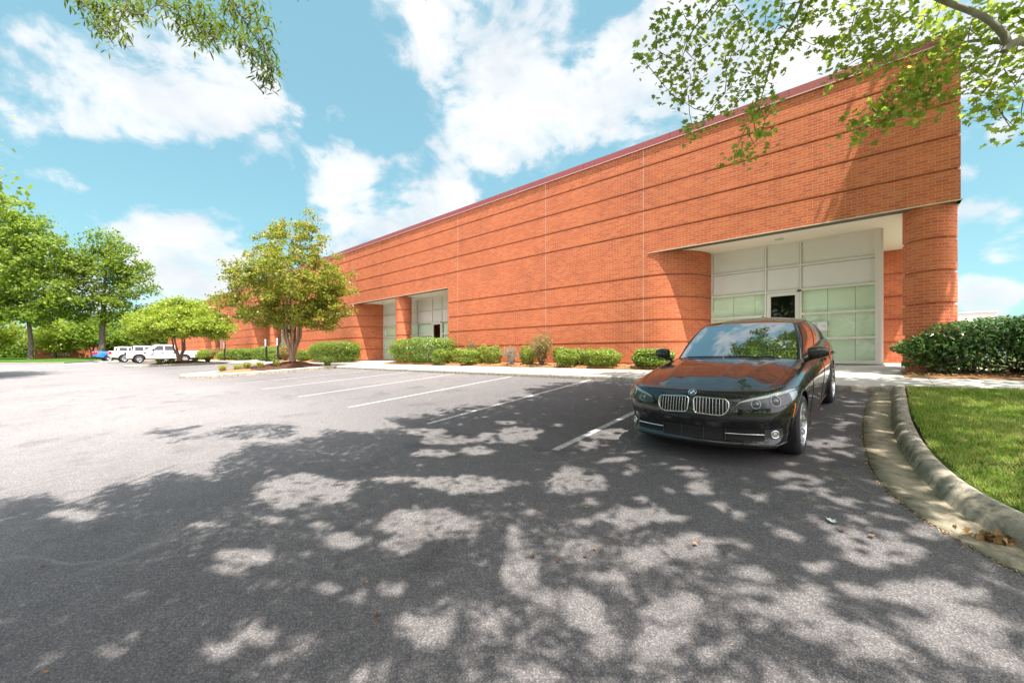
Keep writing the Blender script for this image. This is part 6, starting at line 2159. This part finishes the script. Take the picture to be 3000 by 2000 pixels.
FALLEN = [(-7.6, 3.31, 'o'), (-0.25, 3.97, 'g'), (-1.82, 2.28, 'b'), (-1.65, 2.34, 'b'), (-1.52, 2.61, 'o'), (-1.53, 2.5, 'b'), (-0.58, 4.23, 'g'), (-0.45, 4.3, 'g'), (-0.46, 3.91, 'o'), (-0.53, 3.95, 'o'), (-2.63, 4.82, 'o'), (-2.61, 4.66, 'o'), (-3.36, 5.34, 'g'), (-2.9, 4.51, 'g'), (-4.29, 7.29, 'o'), (-4.29, 7.53, 'o'), (-2.57, 3.48, 'o'), (-1.9, 3.14, 'g'), (-0.97, 3.08, 'o'), (-4.72, -0.04, 'b'), (-2.54, 1.4, 'o'), (-2.18, 1.27, 'b'), (-3.52, 0.48, 'o'), (-3.22, -0.02, 'o'), (-2.93, 2.74, 'g'), (-0.18, 3.85, 'o'), (-0.02, 3.87, 'o'), (-1.34, 2.48, 'o'), (-7.01, 2.03, 'g'), (-0.37, 7.7, 'g'), (-0.3, 7.4, 'g'), (-0.22, 4.97, 'g'), (-0.16, 5.41, 'g')]
# ================================================================== TREES OVERHEAD
SUNZ = .45
def gap_mask(P, keep_p):
    """thin the crown where the sun reaches the ground in pools"""
    sx, sy = shade_xy(P)
    ins = np.zeros(len(P), bool)
    wob = .34 * np.sin(sx * 5.3 + sy * 3.1) + .30 * np.sin(sy * 7.7 - sx * 4.3) + .26 * np.sin(sx * 13.1 + sy * 9.7 + 1) + .22 * np.sin(sy * 17.3 - sx * 15.1 + 2)
    kp = np.ones(len(P))
    for gx, gy, ax, ay, bx, by in GAPS:
        det = ax * by - ay * bx
        if abs(det) < 1e-6:
            continue
        dx, dy = sx - gx, sy - gy
        a = (dx * by - dy * bx) / det
        b = (ax * dy - ay * dx) / det
        q = np.clip(((a * a + b * b) - 1.05 + wob * .85) / .8, 0, 1)
        kp = np.minimum(kp, q)
    micro = np.sin(sx * 8.1 + 2 * np.sin(sy * 3.3)) * np.sin(sy * 9.7 + 2 * np.sin(sx * 2.9))
    kp = np.minimum(kp, np.clip(1.0 - (micro - .36) * 1.9 * np.clip((sx + 5.5) / 4, .25, 1), .05, 1))
    return rng.random(len(P)) < np.maximum(kp, keep_p)

def nn_twigs(mb, pts, root_pts, r0=.011, r1=.003, maxd=1.2):
    """join leaf clumps to one another by thin twigs, growing out from the given roots"""
    pts = [np.array(p) for p in pts]
    tree = [np.array(p) for p in root_pts]
    left = list(range(len(pts)))
    while left:
        A = np.array([pts[i] for i in left]); T = np.array(tree)
        D = np.linalg.norm(A[:, None] - T[None], axis=2)
        k = np.unravel_index(np.argmin(D), D.shape)
        i = left[k[0]]
        if D[k] < maxd:
            a, b = T[k[1]], pts[i]
            mid = (a + b) / 2 + rng.normal(0, .02, 3)
            mb.tube([a, mid, b], [r0 * .7, (r0 + r1) / 2.4, r1], 5, cap=False)
        tree.append(pts[i])
        left.pop(k[0])

def overhead_tree(name, base, label, zone, z_rng, n_clump, per, clump_r, size, aspect, shape_far, ml, mb_mat, trunk_r, reach, vis, vis_per, vis_size, vis_aspect, vis_shape, vis_r, limbs_vis, extra_blobs=(), density=None, droop=0.0):
    base = np.array(base, float)
    r = root(name, tuple(base), label, 'tree')
    x0, x1, y0, y1 = zone
    C = []
    tries = 0
    while len(C) < n_clump and tries < 60000:
        tries += 1
        s = np.array([rng.uniform(x0, x1), rng.uniform(y0, y1)])
        if density is not None and rng.random() > density(s):
            continue
        z = rng.uniform(*z_rng)
        p = np.array([s[0] + KX * (z - SUNZ), s[1] + KY * (z - SUNZ), z])
        if np.linalg.norm((p - base)[:2]) > reach:
            continue
        if in_view(p[None], 110, 110)[0]:
            continue
        C.append(p)
    for b in extra_blobs:
        for _ in range(b[6]):
            d = rand_dirs(1)[0] * rng.random() ** .4
            p = np.array([b[0] + d[0] * b[3], b[1] + d[1] * b[4], b[2] + d[2] * b[5]])
            if not in_view(p[None], 45, 45)[0]:
                C.append(p)
    C = np.array(C)
    n = len(C) * per
    P = np.repeat(C, per, axis=0) + rng.normal(0, 1, (n, 3)) * clump_r * np.array([1, 1, .45])
    sx, sy = shade_xy(P)
    edge = x0 + .15 + .38 * np.sin(sy * 2.1) + .28 * np.sin(sy * 5.3 + 1) + .2 * np.sin(sy * 11.7) + np.abs(rng.normal(0, .42, n))
    keep = (sx > edge) & ~in_view(P, 12, 12) & gap_mask(P, .03) & (P[:, 2] > 3.8)
    P = P[keep]
    N = unit(rand_dirs(len(P)) * .8 + [0, 0, 1.0])
    parts = leaves(P, N, size, aspect, shape_far, .3)
    K = len(shape_far)
    link_off = Vector(base)
    V1 = parts - np.array(base, dtype=np.float32)
    link('crown', poly_mesh('crown', V1, K), ml, r)
    # the hanging sprays in view, with full leaf outlines
    if len(vis):
        vp = np.array(vis)
        nv = len(vp) * vis_per
        Pv = np.repeat(vp, vis_per, axis=0) + rng.normal(0, 1, (nv, 3)) * vis_r
        Dv = unit(Pv - np.repeat(vp, vis_per, axis=0) + rng.normal(0, .04, (nv, 3)) + np.array([0, 0, -droop]))
        Nv = unit(rand_dirs(nv) * .75 + [0, 0, .9])
        Vv = leaves(Pv, Nv, vis_size, vis_aspect, vis_shape, .28, .12, D=Dv, curl=.18) - np.array(base, dtype=np.float32)
        link('hanging_sprays', poly_mesh('hanging_sprays', Vv, len(vis_shape)), ml, r)
    # trunk and limbs
    tk = MB()
    top = np.array([rng.normal(0, .3), rng.normal(0, .3), z_rng[1] - base[2]])
    path = [np.array([0, 0, -.2]), np.array([0, 0, .15]), np.array([.03, .05, 1.8]), np.array([-.1, .05, 3.6]), top * [1, 1, .62], top]
    rr = [trunk_r * 1.5, trunk_r * 1.1, trunk_r, trunk_r * .86, trunk_r * .5, trunk_r * .12]
    tk.tube(path, rr, 14)
    link('trunk', tk.mesh('trunk'), mb_mat, r)
    lb = MB()
    nodes = [(path[3], rr[3]), (path[3] * .6 + path[4] * .4, rr[3] * .8), (path[4], rr[4]), (path[4] * .5 + path[5] * .5, rr[4] * .6)]
    sel = rng.choice(len(C), min(len(C), 190), replace=False)
    for q, ci in enumerate(sel):
        t = C[ci] - base
        best = min(nodes, key=lambda nn: np.linalg.norm(nn[0] - t) + (5 if nn[0][2] > t[2] + .5 else 0))
        p = limb_path(best[0], t, .10, .08, 8)
        W_ = np.array(p) + base
        if in_view(W_, 10, 10).any():
            continue
        big = q < 22
        r0 = min(best[1] * .6, .13 if big else .05)
        lb.tube(p, list(np.linspace(r0, max(.006, r0 * .15), 8)), 6, cap=False)
        nodes += [(p[4], r0 * .55), (p[6], r0 * .3)]
    for pts, r0, r1 in limbs_vis:
        P3 = cr(np.array(pts), 5) - base
        lb.tube(list(P3), list(np.linspace(r0, r1, len(P3))), 12)
    link('limbs', lb.mesh('limbs'), mb_mat, r)
    tw = MB()
    if len(vis):
        roots = [p for pts, a, b in limbs_vis for p in cr(np.array(pts), 4)]
        nn_twigs(tw, vis, roots)
        tw.v = [tuple(np.array(v) - base) for v in tw.v]
        link('twigs', tw.mesh('twigs'), M_TWIG, r)
    return r

def maple_density(s):
    x, y = s
    if x > .6:
        return .20
    if y > 5.2 and x < -2.4:
        return 1.0
    return .72
MAPLE_BASE = (5.7, 8.1, float(G(5.7, 8.1)) + .12)
limb_main = [(5.55, 8.15, 4.3), (4.2, 8.7, 5.0), (2.9, 9.0, 5.5)] + LIMB
limb_low = [(2.9, 9.0, 5.5), (2.2, 9.4, 5.9), (1.55, 9.35, 6.15), (1.05, 9.2, 6.35), (.6, 8.9, 6.0), (.15, 8.6, 5.5), (-.2, 8.4, 5.1)]
limb_mid = [(-.32, 8.0, 7.83), (-.75, 8.0, 7.5), (-1.0, 8.1, 7.1), (-1.25, 8.0, 6.7), (-1.35, 7.9, 6.2), (-1.45, 7.8, 5.7)]
limb_far = [(-1.08, 7.86, 8.45), (-1.6, 7.7, 8.1), (-2.0, 7.5, 7.6), (-2.3, 7.2, 7.1), (-2.4, 7.0, 6.6)]
knob = [(1.36, 8.56, 5.80), (1.33, 8.54, 5.76), (1.30, 8.52, 5.70)]
overhead_tree('maple_tree', MAPLE_BASE, 'maple on the right lawn whose leafy branches hang over the car and the building corner',
              (-6.5, 3.6, 3.3, 10.6), (5.8, 11.6), 1150, 26, .25, .15, .85, DIAMOND, M_L_MAPLE, M_BARK_GREY, .24, 12.5,
              MAPLE_A + MAPLE_B + MAPLE_C, 18, .098, 1.0, MAPLE, .112,
              [(limb_main, .066, .020), (limb_low, .035, .008), (limb_mid, .03, .006), (limb_far, .025, .006), (knob, .058, .04)],
              extra_blobs=[(2.7, 11.5, 11.2, .75, .5, 1.8, 84), (2.25, 11.7, 12.0, .5, .35, 1.2, 40), (3.4, 11.0, 11.0, .8, .6, 2.0, 34), (6.0, 9.0, 9, 3.0, 2.6, 3.0, 130)], density=maple_density, droop=.25)
def oak_density(s):
    x, y = s
    if x > -.2 and y < 4:
        return .20
    if x > -1.8:
        return .42
    return 1.0
OAK_BASE = (1.6, -7.6, float(G(1.6, -7.6)) + .1)
overhead_tree('willow_oak', OAK_BASE, 'willow oak behind the viewpoint with narrow leaves hanging in at the upper left', (-6.9, 3.0, -3.6, 4.3), (4.7, 9.4), 1500, 84, .27, .13, .25, DIAMOND,
              M_L_WILLOW, M_BARK_DK, .42, 14.5, WILLOW_A, 26, .100, .21, LANCE, .080,
              [(l, .012, .004) for l in WILLOW_T], extra_blobs=[(1.6, -7.0, 9, 4, 3.5, 3, 60)], density=oak_density, droop=.5)

# lawn strip behind the viewpoint that the oak grows from
def back_lawn():
    mb = MB(); rows = []; rk = []
    mk = MB()
    for x in np.linspace(-95, 60, 32):
        z = float(G(x, -5.6))
        rows.append([(x, y, float(G(x, max(y, -60))) + dz) for y, dz in ((-5.75, .13), (-7, .16), (-10, .2), (-16, .25), (-30, .3), (-60, .3))])
        rk.append([(x, -5.55, z - .05), (x, -5.55, z + .11), (x, -5.59, z + .14), (x, -5.76, z + .142), (x, -5.77, z + .1)])
    mb.grid(rows, smooth=True, flip=True); mk.grid(rk, flip=True)
    struct('lawn', mb.mesh('lawn'), M_TURF); struct('kerb', mk.mesh('kerb'), M_KERB)
back_lawn()
# trees across the drive behind the viewpoint, mirrored in the glass and the car
def back_woods():
    C = []
    for _ in range(520):
        x = rng.uniform(-55, 45)
        y = -24 - 9 * rng.random()
        h = 10 + 3.5 * math.sin(x * .33) + 2 * math.sin(x * .9 + 2)
        C.append((x, y, 1.0 + h * rng.random() ** .7))
    V = crown_leaves(np.array(C), 40, 1.1, .75, .65, DIAMOND, .7, .7)
    stuff('woods', poly_mesh('woods', V, 4), M_L_DARK)
back_woods()

# ------------------------------------------------------------------ leaves and bits on the ground
M_DRYBROWN = plain('dry_brown_leaf', (.13, .07, .035), .8, var=.3, scale=40)
M_DRYORANGE = plain('dry_orange_leaf', (.34, .17, .075), .8, var=.25, scale=40)
M_GREENLEAF = plain('fresh_green_leaf', (.20, .27, .06), .6, var=.25, scale=40)
M_PALELEAF = plain('pale_leaf_underside', (.42, .50, .40), .6, var=.1, scale=30)
def fallen():
    def leaf_mesh(size, curl, shape=MAPLE, stem=True):
        mb = MB()
        c = (0, 0, .012)
        vs = [(a * size, b * size, .006 + curl * size * (a * a + b * b) + random.uniform(0, .01)) for a, b in shape]
        n = len(vs)
        mb.add(vs + [c], [[i, (i + 1) % n, n] for i in range(n)], smooth=False)
        if stem:
            mb.tube([(0, -.45 * size, .006), (.05 * size, -.8 * size, .008), (.14 * size, -1.1 * size, .012)], .0016, 4)
        return mb.mesh('fallen_leaf')
    meshes = {'o': (leaf_mesh(.045, 1.1, DIAMOND, False), M_DRYORANGE, 'small dry orange leaf scrap lying on the asphalt', 'dry orange leaves on the asphalt'),
              'b': (leaf_mesh(.055, 1.4), M_DRYBROWN, 'small curled brown leaf lying on the asphalt', 'curled brown leaves on the asphalt'),
              'g': (leaf_mesh(.055, .5), M_GREENLEAF, 'small fallen green leaf lying on the asphalt', 'fallen green leaves on the asphalt')}
    for k in meshes:
        meshes[k][0].materials.append(meshes[k][1])
    for x, y, k in FALLEN:
        me, m, lab, grp = meshes[k]
        if k == 'g' and abs(x + .25) < .01:
            me2 = leaf_mesh(.105, .9); me2.materials.append(M_PALELEAF)
            o = bpy.data.objects.new('fallen_leaf', me2); COL.objects.link(o)
            tag(o, 'large pale leaf with a thin stem, face down on the asphalt by the gutter', 'leaf')
        else:
            o = bpy.data.objects.new('fallen_leaf', me); COL.objects.link(o)
            tag(o, lab, 'leaf', grp)
        o.location = (x, y, float(G(x, y)) + .003)
        o.rotation_euler = (random.uniform(-.2, .2), random.uniform(-.2, .2), random.uniform(0, 6.28))
        s = random.uniform(.55, 1.0)
        o.scale = (s, s, s)
fallen()
def litter():
    # crumbs along the gutter edge, the kerb foot and in the beds
    pts = []
    for o, b in zip(go[:70], gb[:70]):
        for _ in range(16):
            t = rng.normal(0, .03)
            q = o + (b - o) * t + rng.normal(0, .02, 2)
            pts.append((q[0], q[1], float(G(*q)) + .009, 1))
        for _ in range(3):
            t = rng.random()
            q = o + (b - o) * t + rng.normal(0, .02, 2)
            pts.append((q[0], q[1], float(G(*q)) + .006, 1))
    for _ in range(700):
        x = rng.uniform(-20, 0); pts.append((x, 9.66 - abs(rng.normal(0, .05)), .965 + .006, 1))
    for _ in range(260):
        q = (rng.uniform(-9, 0), rng.uniform(1.5, 9.4)); pts.append((*q, float(G(*q)) + .004, .8))
    for _ in range(2600):
        q = (.45 + rng.random() * 5, rng.uniform(11.16, 12.3)); pts.append((*q, ZS(q[1]) + .06, 2.2))
    for _ in range(6000):
        q = (rng.uniform(-19, -4.3), rng.uniform(11.33, 12.0)); pts.append((*q, ZS(q[1]) + .075, 2.6))
    A = np.array(pts)
    n = len(A)
    N = unit(rand_dirs(n) * .5 + [0, 0, 1])
    D = rand_dirs(n)
    V = leaves(A[:, :3], N, .02, .35, DIAMOND, .5, D=D).reshape(n, 4, 3)
    c = V.mean(axis=1, keepdims=True)
    V = c + (V - c) * A[:, 3][:, None, None]
    m, nt, out = new_mat('litter')
    b = bsdf(nt, out, (.3, .15, .06), .9)
    g = nt.nodes.new('ShaderNodeNewGeometry')
    r = ramp(nt, g.outputs['Random Per Island'], [(0, (.16, .08, .035)), (.4, (.36, .19, .08)), (.75, (.52, .34, .17)), (1, (.30, .30, .08))])
    lk(nt, r.outputs[0], b.inputs['Base Color'])
    stuff('leaf_litter', poly_mesh('leaf_litter', V.reshape(-1, 3), 4), m)
    # heap of dead leaves caught in the gutter
    P = np.stack([.62 + rng.normal(0, .07, 60), 4.24 + rng.normal(0, .035, 60), np.zeros(60)], 1)
    P[:, 2] = [float(G(x, y)) + .02 for x, y in P[:, :2]]
    P[:, 2] += np.abs(rng.normal(0, .016, 60))
    V = leaves(P, unit(rand_dirs(60) + [0, 0, .5]), .045, .9, MAPLE, .4, .3, curl=.5)
    m2 = plain('dead_leaves', (.30, .17, .07), .9, var=.4, scale=25)
    stuff('leaf_litter', poly_mesh('leaf_litter', V, 14), m2)
litter()

# ================================================================== LIGHT AND SKY
SUN_E = 3.7
SKY_STRENGTH = .13
EXPOSURE = 1.55
sd = bpy.data.lights.new('sun', 'SUN')
sd.energy = SUN_E
sd.angle = rad(.53)
sd.color = (1.0, .945, .86)
so = bpy.data.objects.new('sun', sd)
COL.objects.link(so)
so.rotation_euler = (-SUN_DIR).to_track_quat('-Z', 'Y').to_euler()
so.location = SUN_DIR * 60

def build_world():
    w = bpy.data.worlds.new('World')
    scene.world = w
    w.use_nodes = True
    nt = w.node_tree
    nt.nodes.clear()
    out = nt.nodes.new('ShaderNodeOutputWorld')
    bg = nt.nodes.new('ShaderNodeBackground')
    bg.inputs['Strength'].default_value = SKY_STRENGTH
    sky = nt.nodes.new('ShaderNodeTexSky')
    sky.sky_type = 'NISHITA'
    sky.sun_disc = False
    sky.sun_elevation = math.asin(SUN_DIR.z)
    sky.sun_rotation = math.atan2(SUN_DIR.x, SUN_DIR.y)
    sky.altitude = 100
    sky.air_density = 1.0
    sky.dust_density = 1.2
    sky.ozone_density = 1.0
    d = nt.nodes.new('ShaderNodeTexCoord').outputs['Generated']
    # cumulus banks: directions (azimuth in degrees clockwise from +Y, elevation), angular radius, weight
    acc = None
    for az, el, r_, wt in CLOUDS:
        a, e = rad(az), rad(el)
        c = (math.sin(a) * math.cos(e), math.cos(a) * math.cos(e), math.sin(e))
        dt = nt.nodes.new('ShaderNodeVectorMath'); dt.operation = 'DOT_PRODUCT'
        lk(nt, d, dt.inputs[0]); dt.inputs[1].default_value = c
        cr_ = math.cos(rad(r_))
        mr = nt.nodes.new('ShaderNodeMapRange')
        mr.interpolation_type = 'SMOOTHSTEP'
        lk(nt, dt.outputs['Value'], mr.inputs['Value'])
        mr.inputs['From Min'].default_value = cr_
        mr.inputs['From Max'].default_value = 1 - (1 - cr_) * .06
        mr.inputs['To Min'].default_value = 0
        mr.inputs['To Max'].default_value = wt
        acc = mr.outputs[0] if acc is None else mth(nt, 'MAXIMUM', acc, mr.outputs[0])
    sc = nt.nodes.new('ShaderNodeMapping')
    sc.inputs['Scale'].default_value = (1, 1, 1.55)
    lk(nt, d, sc.inputs[0])
    n1 = nt.nodes.new('ShaderNodeTexNoise'); n1.inputs['Scale'].default_value = 5.5; n1.inputs['Detail'].default_value = 9; n1.inputs['Roughness'].default_value = .62; n1.inputs['Distortion'].default_value = .35
    lk(nt, sc.outputs[0], n1.inputs['Vector'])
    n2 = nt.nodes.new('ShaderNodeTexNoise'); n2.inputs['Scale'].default_value = 2.0; n2.inputs['Detail'].default_value = 5
    lk(nt, sc.outputs[0], n2.inputs['Vector'])
    dens = mth(nt, 'ADD', acc, mth(nt, 'MULTIPLY', mth(nt, 'SUBTRACT', n1.outputs['Fac'], .5), 3.0))
    dens = mth(nt, 'ADD', dens, mth(nt, 'MULTIPLY', mth(nt, 'SUBTRACT', n2.outputs['Fac'], .5), .8))
    cov = ramp(nt, dens, [(.34, (0, 0, 0)), (.52, (.22, .22, .22)), (.72, (.72, .72, .72)), (1.0, (1, 1, 1))])
    n4 = nt.nodes.new('ShaderNodeTexNoise'); n4.inputs['Scale'].default_value = 16; n4.inputs['Detail'].default_value = 6
    lk(nt, sc.outputs[0], n4.inputs['Vector'])
    lk(nt, mth(nt, 'ADD', dens, mth(nt, 'MULTIPLY', mth(nt, 'SUBTRACT', n4.outputs['Fac'], .5), .9)), cov.inputs[0])
    # soft grey modelling inside the clouds
    n3 = nt.nodes.new('ShaderNodeTexNoise'); n3.inputs['Scale'].default_value = 7; n3.inputs['Detail'].default_value = 6
    lk(nt, sc.outputs[0], n3.inputs['Vector'])
    cc = ramp(nt, n3.outputs['Fac'], [(.36, (2.25, 2.40, 2.55)), (.60, (2.80, 2.84, 2.90))])
    tint = mixc(nt, .62, mixc(nt, 1.0, sky.outputs[0], SKY_TINT, 'MULTIPLY'), (.82, 1.62, 2.02))
    # even the blue out towards the horizon so it keeps the photograph's turquoise
    sdot = nt.nodes.new('ShaderNodeVectorMath'); sdot.operation = 'DOT_PRODUCT'
    lk(nt, d, sdot.inputs[0]); sdot.inputs[1].default_value = tuple(SUN_DIR)
    au = nt.nodes.new('ShaderNodeMapRange'); au.interpolation_type = 'SMOOTHSTEP'
    lk(nt, sdot.outputs['Value'], au.inputs['Value'])
    au.inputs['From Min'].default_value = .80; au.inputs['From Max'].default_value = .985
    au.inputs['To Min'].default_value = 1.0; au.inputs['To Max'].default_value = 1.6  # sky round the sun brightened further, added for more fill light
    col0 = mixc(nt, cov.outputs[0], tint, cc.outputs[0])
    # added bright veil over the unseen sunward sky, lifts the fill in the shadows
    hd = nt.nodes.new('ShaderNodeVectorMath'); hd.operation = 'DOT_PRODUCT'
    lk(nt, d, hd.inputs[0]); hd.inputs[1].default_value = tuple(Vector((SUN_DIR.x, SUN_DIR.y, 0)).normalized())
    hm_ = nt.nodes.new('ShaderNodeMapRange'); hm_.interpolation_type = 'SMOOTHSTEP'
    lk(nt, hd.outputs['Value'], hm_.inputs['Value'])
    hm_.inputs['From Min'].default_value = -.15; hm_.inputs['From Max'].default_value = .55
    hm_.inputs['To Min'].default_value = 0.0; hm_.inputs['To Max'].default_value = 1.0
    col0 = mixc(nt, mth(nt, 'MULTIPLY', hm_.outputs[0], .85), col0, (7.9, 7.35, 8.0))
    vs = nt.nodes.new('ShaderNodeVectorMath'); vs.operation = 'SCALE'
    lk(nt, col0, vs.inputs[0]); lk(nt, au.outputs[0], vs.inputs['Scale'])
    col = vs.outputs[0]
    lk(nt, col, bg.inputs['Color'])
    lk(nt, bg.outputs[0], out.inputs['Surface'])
CLOUDS = [(-51.1, 37.5, 7.7, 0.75), (-53.4, 38.8, 4.8, 0.6), (-42.5, 35.8, 10.9, 0.95), (-45.4, 30.7, 9.7, 0.9), (-35.9, 30.6, 9.1, 0.8), (-28.4, 32.8, 9.3, 0.8), (-38.7, 38.8, 6.4, 0.75), (-23.1, 29.4, 7.7, 0.75), (-48.7, 27.3, 6.3, 0.65), (-57.9, 38.2, 3.5, 0.45), (-16.9, 33.2, 11.1, 0.95), (-6.2, 31.3, 9.8, 0.95), (-1.7, 31.1, 7.7, 0.9), (-13.1, 35.8, 7.0, 0.8), (3.5, 28.6, 6.9, 0.85), (7.9, 26.6, 5.4, 0.8), (-85.9, 25.9, 5.5, 0.75), (-82.0, 27.3, 6.9, 0.95), (-78.5, 27.3, 6.3, 0.9), (-75.3, 28.8, 4.6, 0.75), (-90.0, 26.3, 4.1, 0.62), (-88.5, 23.2, 4.4, 0.7), (-91.4, 21.3, 3.5, 0.62), (-78.5, 23.9, 3.1, 0.5), (-83.4, 23.9, 3.8, 0.7), (-73.3, 22.5, 3.8, 0.5), (-71.2, 22.2, 2.6, 0.45), (-66.2, 23.1, 3.2, 0.45), (-79.7, 12.0, 5.8, 0.9), (-82.3, 12.2, 4.3, 0.8), (-77.9, 9.3, 6.5, 0.9), (-81.4, 7.8, 6.5, 0.85), (-84.1, 12.2, 2.6, 0.5), (-76.9, 14.6, 3.4, 0.6), (-62.2, 20.7, 7.4, 0.72), (-56.5, 19.7, 7.7, 0.75), (-51.1, 20.0, 6.3, 0.65), (-59.2, 15.3, 7.9, 0.8), (-65.8, 20.2, 4.3, 0.6), (-65.0, 15.1, 5.5, 0.65), (-49.7, 21.8, 4.7, 0.5), (7.5, 12.4, 3.4, 0.75), (8.9, 10.3, 3.0, 0.6), (7.9, 5.4, 2.8, 0.8), (6.4, 6.2, 2.3, 0.7), (9.0, 19.3, 1.7, 0.65), (9.6, 19.4, 1.7, 0.6), (6.2, 16.1, 1.9, 0.5), (-88.9, 4.6, 7.0, 0.6), (-75.3, 5.7, 9.3, 0.7), (-91.0, 7.5, 2.9, 0.4), (100, 45, 24, 0.8), (130, 25, 20, 0.7), (160, 50, 22, 0.7), (190, 30, 22, 0.75), (220, 55, 20, 0.6), (40, 70, 18, 0.6), (-20, 75, 16, 0.5), (0, 60, 15, 0.95), (-28, 60, 14, 0.9), (-55, 64, 12, 0.8), (70, 20, 18, 0.6)]
SKY_TINT = (.66, .86, .66)
build_world()

scene.view_settings.view_transform = 'Standard'
scene.view_settings.look = 'None'
scene.view_settings.gamma = 1.0
scene.view_settings.use_curve_mapping = False
scene.view_settings.exposure = EXPOSURE
scene.render.engine = 'CYCLES'
scene.cycles.max_bounces = 8
scene.cycles.transparent_max_bounces = 12
scene.cycles.caustics_reflective = False
scene.cycles.caustics_refractive = False
scene.cycles.sample_clamp_indirect = 6.0
for o in list(bpy.data.objects):
    if 'world_children' in o:
        del o['world_children']
